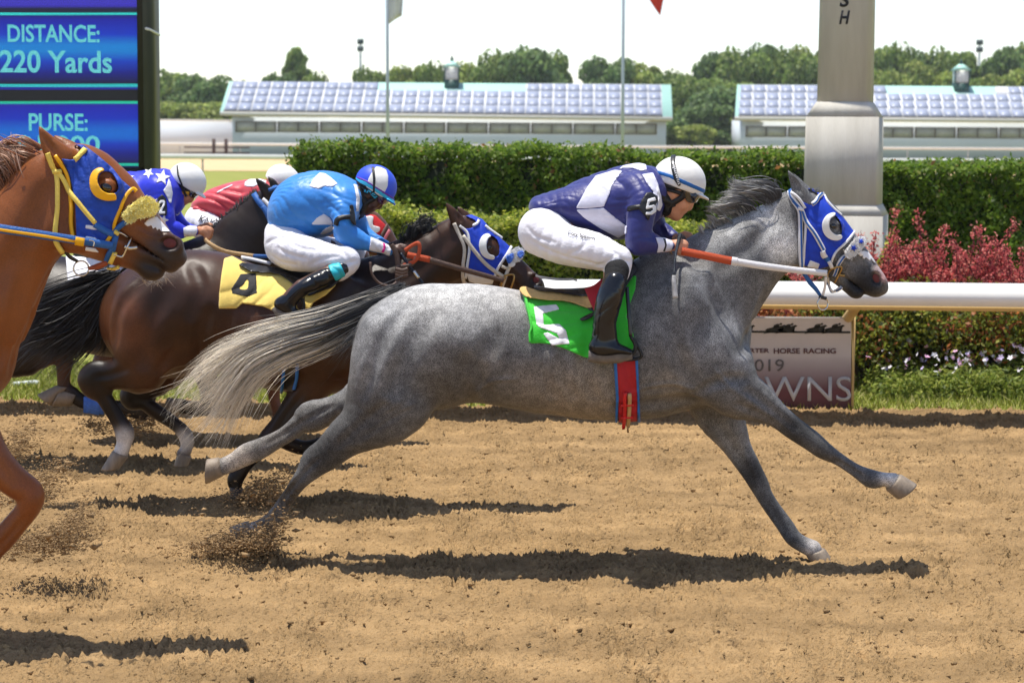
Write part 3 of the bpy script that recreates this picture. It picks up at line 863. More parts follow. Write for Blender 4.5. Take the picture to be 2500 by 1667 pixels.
for row, dy in enumerate((.74, .95, 1.16)):
    for x in np.arange(2.62 if row else 2.66, 4.35, .155):
        x2 = x+g.normal()*.03; y2 = float(edge_y(x2))+dy+g.normal()*.03
        t = thing('flower_plant', 'low leafy bedding plant with small white and pink flowers right of the banner', 'flower', (x2, y2, 0), 'flowers bedded along the rail at right')
        s = g.uniform(.8, 1.25)*(1.0+.12*row); t.scale = (s, s, s*g.uniform(.8, 1.15)); t.rotation_euler[2] = g.uniform(0, 6.28)
        o = bpy.data.objects.new('foliage', fl_l[k % 3]); COL.objects.link(o); o.parent = t
        for q in range(int(g.integers(3, 8))):
            o = bpy.data.objects.new('blossom', fl_b[k % 3][int(g.integers(0, 4))]); COL.objects.link(o); o.parent = t
            a = g.uniform(0, 6.28); r_ = .12*np.sqrt(g.random()); o.location = (r_*math.cos(a), r_*math.sin(a), .20+.05*g.random())
            o.rotation_euler = (g.normal()*.7-.3, g.normal()*.6, g.uniform(0, 6)); o.scale = [g.uniform(.42, .75)]*3
        k += 1

c = PZ(62, 937, .012); t = None
o = MB().hexa([c+np.array(q) for q in ((-.09, -.05, -.01), (.09, -.06, -.01), (.10, .06, -.01), (-.08, .05, -.01), (-.08, -.05, .02), (.08, -.05, .035), (.09, .05, .02), (-.07, .05, .012))]).build('paper_scrap', mat('scrap_paper', (.66, .72, .70), .8))
tag(o, 'crumpled pale scrap of paper lying on the grass at the left edge', 'paper')
# ------------------------------------------------------------------ inside rail with its wide cap
M_railw = mat('white_rail', (.78, .765, .72), .45, .05, 3, spec=.4)
M_railt = mat('tan_rail', lin(206, 178, 122), .55, .1, 5)
rz = .882
fa, fb = PZ(1330, 697, rz), PZ(2500, 709, rz)
ra, rb = PZ(1330, 681, rz), PZ(2500, 692, rz)
def along(p, q, x): return p+(q-p)*((x-p[0])/(q[0]-p[0]))
t = thing('track_rail', 'white inside rail with a wide cap running behind the horses', 'rail', (1.5, 13.5, 0))
xs = (-14.0, 14.0)
def cap_box(y0, y1, z0, z1, m, name):
    V = []
    for z in (z0, z1):
        for x, f in ((xs[0], 0), (xs[1], 0), (xs[1], 1), (xs[0], 1)):
            p = along(fa, fb, x); q = along(ra, rb, x); yy = p[1]+(q[1]-p[1])*(y1 if f else y0)
            V.append((x, yy, z))
    return MB().hexa(V).build(name, m, t)
cap = cap_box(0, 1, rz-.022, rz, M_railw, 'cap'); cap_box(-.02, .03, rz-.105, rz-.004, M_railw, 'face_board')
cap_box(.10, .32, rz-.140, rz-.108, M_railt, 'under_beam'); cap_box(.45, .6, rz-.10, rz-.026, M_railt, 'under_beam')
for u in (150, 1000, 2071, 2900):
    p = P(u, 700, 13.9); y = max(float(edge_y(p[0]))+.02, 13.96)
    q = along(fa, fb, p[0]); w = .035
    MB().tube([(p[0], y, -.05), (p[0], y, .45), (p[0], y-.06, .62), (p[0], (q[1]+y)/2, rz-.13)], [.04, .04, .038, .036], 10).build('post', M_railt, t, True)
# the banner on the rail post
M_ban = mat('banner_print', (1, 1, 1), .7, .05, attr=True)
bt = thing('banner', 'race meeting banner fading from pale grey to maroon under the rail', 'banner', P(1830, 994, 13.9))
BD = 13.86
def bpt(u, v, dy=0): return P(u, v, BD+dy)
n_ = 24; V = []; cc = []
for i in range(n_+1):
    v = 776+(996-776)*i/n_; f = i/n_
    c = np.array([.74, .69, .70])+(np.array([.64, .59, .60])-np.array([.74, .69, .70]))*min(1, f/.45)
    if f > .42: c = c+(np.array([.15, .05, .055])-c)*min(1, (f-.42)/.38)**.8
    if f > .85: c = c*(1-.5*(f-.85)/.15)
    V += [bpt(1480, v), bpt(2078, v)]; cc += [c, c]
Q = [(2*i, 2*i+2, 2*i+3, 2*i+1) for i in range(n_)]
sheet = obj('sheet', V, Q, M_ban, bt, False, np.array(cc))
MB().box(bpt(1480, 1000, .012), bpt(2078, 774, .03)).build('backing_board', mat('board', (.35, .33, .31), .7), bt)
MB().box(bpt(2078, 1000, -.004), bpt(2087, 772, .03)).build('edge_trim', M_railt, bt)
def btext(body, u0, v0, u1, v1, m, **k):
    o_, ex, ez = bpt(u0, v1, -.004), bpt(u1, v1, -.004)-bpt(u0, v1, -.004), bpt(u0, v0, -.004)-bpt(u0, v1, -.004)
    return text_flat('lettering', body, o_, ex, ez, m, bt, (0, -1, 0), .003, **k)
M_maroon = mat('maroon_print', (.12, .045, .045), .6); M_grey = mat('grey_print', (.13, .12, .12), .6); M_silver = mat('silver_letter', (.50, .50, .52), .4, .05); M_blackp = mat('dark_print', (.025, .024, .02), .6)
btext('QUARTER', 1786, 850, 1878, 863, M_maroon, bold=.02); btext('HORSE', 1889, 850, 1953, 863, M_maroon, bold=.02); btext('RACING', 1962, 850, 2041, 863, M_maroon, bold=.02)
btext('2019', 1818, 877, 1914, 906, M_grey)
btext('AJAX', 1500, 877, 1620, 906, M_grey) if False else None
btext('DO', 1752, 919, 1856, 979, M_silver); btext('WNS', 1866, 919, 2078, 979, M_silver)
# the frieze of galloping horses
def frieze(u, v, s, k):
    sil = [(-34, 2), (-26, -3), (-14, -6), (4, -6), (14, -9), (22, -14), (30, -17), (36, -12), (30, -9), (24, -4), (18, 3), (26, 8), (38, 10), (24, 11), (12, 8), (0, 8), (-10, 8), (-22, 12), (-40, 16), (-26, 9), (-20, 4), (-28, 6)]
    rid = [(-8, -8), (-4, -16), (6, -20), (14, -20), (18, -24), (23, -21), (20, -16), (12, -15), (14, -10), (6, -8)]
    for nm, pl in (('horse_print', sil), ('rider_print', rid)):
        pts = [bpt(u+s*x, v+s*y*.9, -.003) for x, y in pl]
        bm = bmesh.new(); f = bm.faces.new([bm.verts.new(p) for p in pts]); bmesh.ops.triangulate(bm, faces=[f])
        me = bpy.data.meshes.new(nm); bm.to_mesh(me); bm.free(); link(nm, me, M_blackp, bt)
for i, (u, s) in enumerate(((1750, .72), (1818, .72), (1893, .75), (1921, .72), (1993, .75), (2036, .75))): frieze(u, 804, s, i)
MB().box(bpt(1480, 810, -.003), bpt(2076, 808.6, -.0015)).build('ground_line', M_blackp, bt)

# ------------------------------------------------------------------ finish post
M_conc = mat('pale_concrete', lin(204, 200, 190), .9, .07, 2.2, .35, 40, stretch=(2.5, 2.5, .35), color2=lin(176, 171, 160), spec=.15)
M_letter = mat('painted_letter', (.02, .02, .022), .6)
fd = 16.6; fc = P(2062, 345, fd+.3)
t = thing('finish_post', 'tall stepped concrete finish post behind the red bushes', 'post', (fc[0], fd+.3, 0))
RA = math.radians(-14)
def fpt(x, y, z): return np.array([fc[0]+x*math.cos(RA)-y*math.sin(RA), fd+.3+x*math.sin(RA)+y*math.cos(RA), z])
def frust(name, w0, w1, z0, z1, bev=0.02, m=M_conc):
    V = []
    for w, z in ((w0, z0), (w1, z1)):
        h_ = w/2; b = bev
        V += [fpt(x, y, z) for x, y in ((-h_+b, -h_), (h_-b, -h_), (h_, -h_+b), (h_, h_-b), (h_-b, h_), (-h_+b, h_), (-h_, h_-b), (-h_, -h_+b))]
    mb = MB().add(V, [(i, (i+1) % 8, 8+(i+1) % 8, 8+i) for i in range(8)], [(8, 8+i, 9+i) for i in range(1, 7)]+[(0, i+1, i) for i in range(1, 7)])
    return mb.build(name, m, t)
frust('base', .70, .685, -.05, 1.215, .015); frust('chamfer', .685, .60, 1.215, 1.30, .015)
frust('plinth', .595, .58, 1.298, 2.005, .02); frust('chamfer', .58, .435, 2.005, 2.125, .03)
frust('shaft', .425, .395, 2.125, 4.9, .035); frust('cap_stone', .395, .05, 4.9, 5.1, .01)
for i, ch_ in enumerate('FINISH'):
    z = 2.742+.135*(5-i)
    w = .085 if ch_ != 'I' else .022
    yy = -(.4245-.03*(z-2.125)/2.775)/2-.001
    text_flat('letter', ch_, fpt(-.033-w/2+.03, yy, z), fpt(w, 0, 0)-fpt(0, 0, 0), np.array([0, 0, .108]), M_letter, t, tuple(fpt(0, -1, 0)-fpt(0, 0, 0)), .004, shear=.22, bold=.03)

# ------------------------------------------------------------------ video board
t = thing('scoreboard', 'tall blue video board showing distance and purse, left edge', 'video board', P(100, 420, 18))
sd = 18.0
def spt(u, v, dy=0): return P(u, v, sd+dy)
M_frm = mat('board_frame', lin(58, 64, 62), .5, .1, 6)
M_bez = mat('black_bezel', (.012, .012, .013), .5)
def spt_box(u0, v0, u1, v1, y0, y1, m, name):
    a, b = spt(u0, v1, y0), spt(u1, v0, y0); a2, b2 = a.copy(), b.copy()
    return MB().box((a[0], sd+y0, a[2]), (b[0], sd+y1, b[2])).build(name, m, t)
spt_box(-900, -700, 352, 417, .06, .44, M_frm, 'cabinet'); spt_box(352, -700, 357, 418, -.04, .45, M_frm, 'side_frame'); spt_box(338, -700, 351.8, 412, -.03, .05, M_bez, 'bezel')
spt_box(-900, 410, 353, 417, -.03, .05, M_bez, 'bezel')
for u in (-700, 200):
    a = spt(u, 417); MB().box((a[0]-.15, sd+.3, -.1), (a[0]+.15, sd+.6, a[2]+.01)).build('leg', M_frm, t)
a = spt(356, 70, -.07); MB().tube([a, a+[.03, .05, -.01], a+[.03, .5, -.03]], .012, 6).build('bracket', M_steel if 'M_steel' in globals() else M_railw, t)
def led(name, col, strength, attr=True):
    m = bpy.data.materials.new(name); m.use_nodes = True; nt = m.node_tree; N = nt.nodes; L = nt.links
    b = N['Principled BSDF']; b.inputs['Base Color'].default_value = (.01, .01, .012, 1); b.inputs['Roughness'].default_value = .5
    tc = N.new('ShaderNodeTexCoord'); sp = N.new('ShaderNodeSeparateXYZ'); L.new(tc.outputs['Object'], sp.inputs[0])
    at = N.new('ShaderNodeAttribute'); at.attribute_name = 'Col'
    out = None
    for ax in ('X', 'Z'):
        w = N.new('ShaderNodeMath'); w.operation = 'MULTIPLY'; w.inputs[1].default_value = 2*math.pi/.0125; L.new(sp.outputs[ax], w.inputs[0])
        s = N.new('ShaderNodeMath'); s.operation = 'SINE'; L.new(w.outputs[0], s.inputs[0])
        r = N.new('ShaderNodeMapRange'); r.inputs[1].default_value = -1; r.inputs[2].default_value = 1; r.inputs[3].default_value = 0.15 if ax == 'Z' else .7; r.inputs[4].default_value = 1.25; L.new(s.outputs[0], r.inputs[0])
        if out is None: out = r.outputs[0]
        else:
            m2 = N.new('ShaderNodeMath'); m2.operation = 'MULTIPLY'; L.new(out, m2.inputs[0]); L.new(r.outputs[0], m2.inputs[1]); out = m2.outputs[0]
    m3 = N.new('ShaderNodeMath'); m3.operation = 'MULTIPLY'; m3.inputs[1].default_value = strength; L.new(out, m3.inputs[0])
    L.new(at.outputs['Color'], b.inputs['Emission Color']); L.new(m3.outputs[0], b.inputs['Emission Strength'])
    return m
M_led = led('led_face', None, .78)
rows = [(-700, (40, 40, 90)), (-60, (60, 50, 200)), (0, (70, 60, 220)), (14, (64, 50, 215)), (22, (10, 20, 60)), (31, (10, 20, 60)), (32, (40, 240, 235)), (37, (60, 250, 240)), (38, (10, 20, 140)), (50, (10, 24, 190)), (85, (0, 60, 225)), (112, (0, 150, 245)), (125, (0, 150, 245)), (150, (0, 70, 220)), (178, (8, 20, 150)), (200, (8, 12, 80)), (205, (6, 10, 60)), (206, (30, 230, 215)), (212, (60, 220, 240)), (214, (20, 30, 170)), (219, (20, 30, 170)), (220, (3, 6, 14)), (247, (3, 6, 14)), (248, (20, 220, 170)), (253, (30, 230, 200)), (255, (40, 30, 180)), (262, (20, 30, 200)), (290, (0, 50, 215)), (318, (0, 120, 240)), (335, (0, 120, 240)), (352, (0, 60, 215)), (375, (5, 20, 150)), (398, (8, 14, 90)), (400, (30, 225, 190)), (404, (30, 225, 190)), (406, (10, 16, 100)), (410, (8, 12, 70))]
V = []; cc = []
for v, c in rows:
    V += [spt(-880, v, 0), spt(338, v, 0)]; cc += [lin(*c), lin(*c)]
Q = [(2*i, 2*i+2, 2*i+3, 2*i+1) for i in range(len(rows)-1)]
V2 = np.array(V); V2[:, 1] = sd-.002
face = obj('screen', V2, Q, M_led, t, False, np.array(cc))
def stext(body, u0, v0, u1, v1):
    V, T = text_mesh(body, 0, .02, 1.0)
    a, b = spt(u0, v1, -.006), spt(u1, v0, -.006)
    W = np.stack([a[0]+V[:, 0]*(b[0]-a[0]), np.full(len(V), sd-.008), a[2]+V[:, 1]*(b[2]-a[2])], 1)
    o = obj('screen_text', W, T, M_led, t, False, np.tile(lin(120, 240, 245), (len(W), 1)))
stext('DISTANCE:', 19, 62, 243, 104); stext('220 Yards', 0, 124, 273, 178); stext('PURSE:', 71, 278, 214, 320); stext('$1,000', 42, 332, 244, 378)

# ------------------------------------------------------------------ flagpoles
M_pole = mat('pale_pole', lin(176, 184, 190), .4, .05, metal=.3)
def flagpole(u, d, label, flab, cloth, pts, col):
    a = P(u, 340, d)
    t = thing('flagpole', label, 'flagpole', (a[0], d, 0))
    MB().tube([(a[0], d, -.1), (a[0]-.02, d, 3), (a[0]-.05, d, 9)], [.055, .05, .035], 10).build('pole', M_pole, t, True)
    blob('finial', (a[0]-.05, d, 9.05), (.08, .08, .08), M_pole, t, 12)
    f = thing('flag', flab, 'flag', (a[0]-.05, d, 8.5))
    n = 12; V = []
    top = pts[0]; 
    for i in range(n+1):
        s = i/n
        for j in range(n+1):
            q = j/n
            A = P(*(np.array(pts[0])*(1-s)+np.array(pts[1])*s), d); B = P(*(np.array(pts[3])*(1-s)+np.array(pts[2])*s), d)
            p = A*(1-q)+B*q; p[1] += .16*math.sin(s*7+q*2)*s
            V.append(p)
    Q = [(i*(n+1)+j, i*(n+1)+j+1, (i+1)*(n+1)+j+1, (i+1)*(n+1)+j) for i in range(n) for j in range(n)]
    o = obj('cloth', V, Q, col, f, True)
    o.modifiers.new('thick', 'SOLIDIFY').thickness = .01
flagpole(948, 60, 'left pale flagpole rising behind the hedge', 'greyish white flag hanging from the left pole', None, [(947, -120), (990, -110), (980, 38), (948, 60)], mat('white_flag', (.62, .60, .64), .8))
flagpole(1521, 60, 'right pale flagpole rising behind the hedge', 'red flag flying from the right pole at the top edge', None, [(1521, -190), (1640, -90), (1612, 38), (1545, -60)], mat('red_flag', lin(206, 60, 50), .8))

# ------------------------------------------------------------------ far side of the course
for dd, z, tck, lab in ((100, 1.10, .13, 'nearer white rail of the far side of the course'), (205, 1.46, .13, 'farther white rail in front of the barns')):
    t = thing('course_rail', lab, 'rail', (0, dd, 0))
    MB().box((-70, dd-.08, z-tck*2), (70, dd+.08, z)).build('rail_bar', M_railw, t)
    for x in np.arange(-69, 70, 6.0):
        if abs(x) < .36*dd: MB().tube([(x, dd+.1, 0), (x, dd+.1, z-.1)], .05, 6).build('post', mat('grey_post', (.45, .46, .48), .5), t)
t = thing('hitching_rail', 'low dark fence with two posts in front of the white wall', 'fence', P(540, 380, 190))
for u in (522, 552):
    a = P(u, 345, 190); MB().box((a[0]-.14, 189.8, 0), (a[0]+.14, 190.1, 1.85)).build('post', mat('dark_wood', (.06, .035, .03), .8), t)
for z in (.5, 1.0):
    a, b = P(450, 345, 190), P(610, 345, 190); MB().box((a[0], 189.9, z), (b[0], 190, z+.14)).build('rail_bar', MATS['dark_wood'], t)

M_wall = mat('barn_wall', lin(206, 214, 222), .8, .04, .3)
M_roof = mat('mint_roof', lin(176, 222, 208), .5, .05, .5)
M_pv = mat('solar_cell', (.34, .38, .49), .35, .08, .4, spec=.5)
M_fas = mat('pale_fascia', (.66, .66, .64), .7, .04)
M_sof = mat('tan_soffit', lin(206, 192, 162), .8, .05)
M_win = mat('window_pane', (.28, .29, .26), .35, .35, .5, spec=.5, color2=(.45, .46, .42))
M_mul = mat('window_frame', lin(112, 104, 96), .7, .1)
M_dgreen = mat('dark_green_metal', (.008, .055, .045), .5)
t = thing('low_wall', 'low white wall beside the left barn', 'wall', P(460, 345, 214))
a, b = P(300, 292, 214), P(566, 300, 214)
MB().box((a[0], 214, -.1), (b[0], 214.4, P(460, 295, 214)[2])).build('wall_panel', M_wall, t)
MB().box((a[0], 213.9, P(460, 296, 214)[2]), (b[0], 214.5, P(460, 292, 214)[2])).build('coping', M_fas, t)

pvm = None
def barn(label, uL, uR, wL, wR, eaveL, eaveR, ridgeL, ridgeR, skip, cup, d0=230.0, d1=236.5, firstwin=0.0, endR=True):
    global pvm
    eL, eR = P(uL[0], eaveL, d0), P(uR[0], eaveR, d0); rL, rR = P(uL[1], ridgeL, d1), P(uR[1], ridgeR, d1)
    t = thing('barn', label, 'barn', ((eL[0]+eR[0])/2, d0+6, 0))
    bL, bR = rL+(rL-eL)*[1, 1, -1], rR+(rR-eR)*[1, 1, -1]
    bL[1] = bR[1] = 2*d1-d0
    MB().hexa([eL-[0, 0, .18], eR-[0, 0, .18], rR-[0, 0, .18], rL-[0, 0, .18], eL, eR, rR, rL]).build('roof', M_roof, t)
    MB().hexa([rL-[0, 0, .18], rR-[0, 0, .18], bR-[0, 0, .18], bL-[0, 0, .18], rL, rR, bR, bL]).build('roof', M_roof, t)
    xw0, xw1 = P(wL, 345, d0+.8)[0], P(wR, 345, d0+.8)[0]; zt = min(eL[2], eR[2])-.30
    MB().box((xw0, d0+.8, -.2), (xw1, 2*d1-d0-.8, zt)).build('wall', M_wall, t)
    mb = MB()
    for x in (xw0+.01, xw1-.01):
        mb.add([(x, d0+.8, zt), (x, 2*d1-d0-.8, zt), (x, d1, rL[2]-.3)], [], [(0, 1, 2), (2, 1, 0)])
    mb.build('gable', M_fas, t)
    MB().hexa([eL-[0, .06, .42], eR-[0, .06, .42], eR+[0, .12, -.42], eL+[0, .12, -.42], eL-[0, .06, .02], eR-[0, .06, .02], eR+[0, .12, -.02], eL+[0, .12, -.02]]).build('fascia', M_fas, t)
    MB().hexa([eL+[0, .13, -.50], eR+[0, .13, -.50], eR+[0, .85, -.36], eL+[0, .85, -.36], eL+[0, .13, -.44], eR+[0, .13, -.44], eR+[0, .85, -.30], eL+[0, .85, -.30]]).build('soffit', M_sof, t)
    # clerestory: one window per bay with two panes
    z0, z1 = eL[2]-2.28, eL[2]-1.06; bay_ = 103*d0/FOC; x = xw0+.35+firstwin
    while x+bay_ < xw1+.2:
        x1 = min(x+bay_-.12, xw1-.3)
        mb = MB(); y = d0+.72; f = .10
        mb.box((x, y, z0), (x1, y+.1, z0+f)).box((x, y, z1-f), (x1, y+.1, z1)).box((x, y, z0+f), (x+f*1.6, y+.1, z1-f)).box((x1-f*1.6, y, z0+f), (x1, y+.1, z1-f)).box(((x+x1)/2-f/2, y, z0+f), ((x+x1)/2+f/2, y+.1, z1-f))
        w = mb.build('window', M_mul, t)
        for a_, b_2 in ((x+f*1.6, (x+x1)/2-f/2), ((x+x1)/2+f/2, x1-f*1.6)):
            MB().box((a_, y+.04, z0+f), (b_2, y+.09, z1-f)).build('pane', M_win, w)
        x += bay_
    # solar panels: four rows on the front slope
    ex = (eR-eL); Lx = np.linalg.norm(ex); ex = ex/Lx
    sl = (rL-eL); sl = sl-ex*(sl@ex); Ls = np.linalg.norm(sl); sl = sl/Ls; nr = np.cross(ex, sl)
    pitch = 33.3*d0/FOC; nc = int((Lx-1.0)/pitch); hrow = (Ls-.35)/4
    if pvm is None:
        pw, ph = pitch*.86, hrow*.93
        pvm = MB().hexa([p for z in (.05, .10) for p in (np.array([0, 0, 0])+ex*0+sl*0+nr*z, ex*pw+nr*z, ex*pw+sl*ph+nr*z, sl*ph+nr*z)])
        pvm = np_mesh('solar_panel', np.concatenate(pvm.V), np.concatenate(pvm.Q)); pvm.materials.append(M_pv)
    def rp(x, q, lift):     # a point on the front slope
        f = x/Lx; lo_ = eL+(eR-eL)*f; hi_ = rL+(rR-rL)*f
        return lo_+(hi_-lo_)*q+nr*lift
    xe = .4+nc*pitch
    MB().hexa([rp(.4, .02, .02), rp(xe, .02, .02), rp(xe, .74, .02), rp(.4, .74, .02), rp(.4, .02, .05), rp(xe, .02, .05), rp(xe, .74, .05), rp(.4, .74, .05)]).build('panel_mount', mat('mount_white', (.70, .71, .72), .5), t)
    for f0, f1 in ((0, skip[0]), (skip[1], 1)):
        a_, b_2 = .4+f0*(xe-.4), .4+f1*(xe-.4)
        MB().hexa([rp(a_, .745, .02), rp(b_2, .745, .02), rp(b_2, .985, .02), rp(a_, .985, .02), rp(a_, .745, .05), rp(b_2, .745, .05), rp(b_2, .985, .05), rp(a_, .985, .05)]).build('panel_mount', MATS['mount_white'], t)
    MB().hexa([rp(.4, -.012, .02), rp(xe, -.012, .02), rp(xe, .012, .02), rp(.4, .012, .02), rp(.4, -.012, .10), rp(xe, -.012, .10), rp(xe, .012, .10), rp(.4, .012, .10)]).build('panel_gutter', mat('gutter_dark', (.06, .055, .05), .6), t)
    for r_ in range(4):
        for c_2 in range(nc):
            f = c_2/nc
            if r_ == 3 and skip[0] < f < skip[1]: continue
            p = rp(.5+c_2*pitch, .03+r_*.24, .02)
            o = bpy.data.objects.new('solar_panel', pvm); COL.objects.link(o); o.parent = t
            o.matrix_parent_inverse = Matrix.Translation(-Vector(t.location)); o.location = p
    if cup is not None:
        c = P(cup, 205, d1-.5); z = rL[2]+(rR[2]-rL[2])*.5
        MB().box((c[0]-.82, d1-1.2, z-1.4), (c[0]+.82, d1+.6, z+.35)).build('cupola_base', M_dgreen, t)
        lb = MB().box((c[0]-.74, d1-1.1, z+.35), (c[0]+.74, d1+.5, z+1.75)).build('cupola', mat('cupola_white', (.80, .81, .82), .6), t)
        for k in range(5): MB().box((c[0]-.6, d1-1.14, z+.5+k*.24), (c[0]+.6, d1-1.10, z+.6+k*.24)).build('louvre', mat('louvre', (.5, .53, .55), .6), lb)
        for s in (-1, 1): MB().box((c[0]+s*.80-.08, d1-1.16, z+.35), (c[0]+s*.80+.08, d1-1.0, z+1.75)).build('corner_post', M_dgreen, lb)
        h_ = .98
        MB().add([(c[0]-h_, d1-1.35, z+1.78), (c[0]+h_, d1-1.35, z+1.78), (c[0]+h_, d1+.75, z+1.78), (c[0]-h_, d1+.75, z+1.78), (c[0]-.2, d1-.4, z+2.5), (c[0]+.2, d1-.4, z+2.5), (c[0]+.2, d1-.2, z+2.5), (c[0]-.2, d1-.2, z+2.5)],
                 [(0, 3, 2, 1), (4, 5, 6, 7), (0, 1, 5, 4), (1, 2, 6, 5), (2, 3, 7, 6), (3, 0, 4, 7)]).build('cupola_roof', M_roof, lb)
        MB().tube([(c[0], d1-.3, z+2.5), (c[0], d1-.3, z+2.75), (c[0], d1-.3, z+3.1)], [.2, .16, .02], 8).build('finial', M_dgreen, lb)
barn('left white barn with mint roof covered in solar panels', (537, 560), (1642, 1638), 567, 1626, 272, 285, 199, 207, (.335, .685), 1103)
barn('right white barn with solar panels, partly behind the finish post', (1794, 1800), (2760, 2740), 1812, 2744, 284, 291, 207, 214, (.36, .68), 2346)

# ------------------------------------------------------------------ floodlight masts
for u, v, vb, lab in ((880, 102, 175, 'thin floodlight mast with round head above the left barn'), (2392, 104, 140, 'thin floodlight mast above the trees at right')):
    a = P(u, v, 290); t = thing('floodlight_mast', lab, 'mast', (a[0], 290, 0))
    MB().tube([(a[0], 290, 0), (a[0], 290, a[2])], [.28, .16], 8).build('pole', mat('mast_grey', lin(150, 160, 160), .6), t, True)
    for z in (0, -1.0):
        MB().box((a[0]-.42, 289.7, a[2]-.35+z), (a[0]+.42, 290.3, a[2]+.35+z)).build('lamp_head', mat('lamp_dark', lin(70, 84, 84), .6), t)

# ------------------------------------------------------------------ trees
TG = [[(.15, .225, .045), (.20, .275, .06), (.10, .16, .04), (.28, .34, .09)],
      [(.21, .275, .05), (.28, .335, .07), (.15, .205, .045), (.36, .39, .11)],
      [(.11, .185, .055), (.15, .23, .07), (.08, .135, .045), (.20, .28, .09)]]
def tree_proto(seed, kind, spire=False):
    g = np.random.default_rng(seed); C = []; N = []
    nl = 44 if not spire else 30
    for i in range(nl):
        if spire:
            h_ = .12+.86*i/nl; a = i*2.4; q = .40*(1-h_)**.7+.02; lc = np.array([q*math.cos(a), q*math.sin(a), h_]); lr = np.array([.19, .19, .10])*(1.3-h_*.85)*g.uniform(.8, 1.2)
        else:
            h_ = .10+.80*g.random()**.75; w = .46*math.sqrt(max(.05, 1-((h_-.42)/.60)**2)); a = g.uniform(0, 6.28); q = w*g.uniform(.45, .95)
            lc = np.array([q*math.cos(a), q*math.sin(a), h_]); lr = np.array([.17, .17, .11])*g.uniform(.6, 1.3)
        m = 220
        d3 = g.normal(size=(m, 3)); d3 /= np.linalg.norm(d3, axis=1)[:, None]
        C.append(lc+d3*lr*(1-.4*g.random((m, 1))**2)); N.append(d3+[0, 0, .2])
    C = np.concatenate(C); N = np.concatenate(N)
    V, Q = leafcloud(C, N, .036, g, .6, .7)
    lobe = np.repeat(g.uniform(.8, 1.25, nl), m)
    c = 1.22*np.asarray(TG[kind])[g.integers(0, 4, len(C))]*g.uniform(.75, 1.3, (len(C), 1))*lobe[:, None]
    cr = np_mesh('crown', V, Q, False, np.repeat(c, 4, 0)); cr.materials.append(M_leaf)
    b = MB().tube([(0, 0, -.02), (.005, 0, .2), (0, .01, .5), (0, 0, .8)], [.028, .022, .014, .004], 7)
    for i in range(7):
        a = g.uniform(0, 6.28); z = g.uniform(.15, .55); b.tube([(0, 0, z), (.15*math.cos(a), .15*math.sin(a), z+.13), (.3*math.cos(a), .3*math.sin(a), z+.22)], [.011, .007, .003], 5)
    F = [np.concatenate(b.Q), np.concatenate(b.T)]
    tm = np_mesh('trunk', np.concatenate(b.V), F); tm.materials.append(M_bark)
    return cr, tm
PR = [tree_proto(200+i, (0, 1, 2, 0, 1, 2)[i]) for i in range(6)]+[tree_proto(210, 0, True)]
def tree(u, v, d, wpx, k, label, rot=None, group='trees behind the barns'):
    a = P(u, v, d); h_ = a[2]; w = wpx*d/FOC
    t = thing('tree', label, 'tree', (a[0], d, 0), group)
    t.scale = (w, w, h_); t.rotation_euler[2] = (u*1.37) % 6.28 if rot is None else rot
    for nm, me in zip(('crown', 'trunk'), PR[k]):
        o = bpy.data.objects.new(nm, me); COL.objects.link(o); o.parent = t
e = 1.063
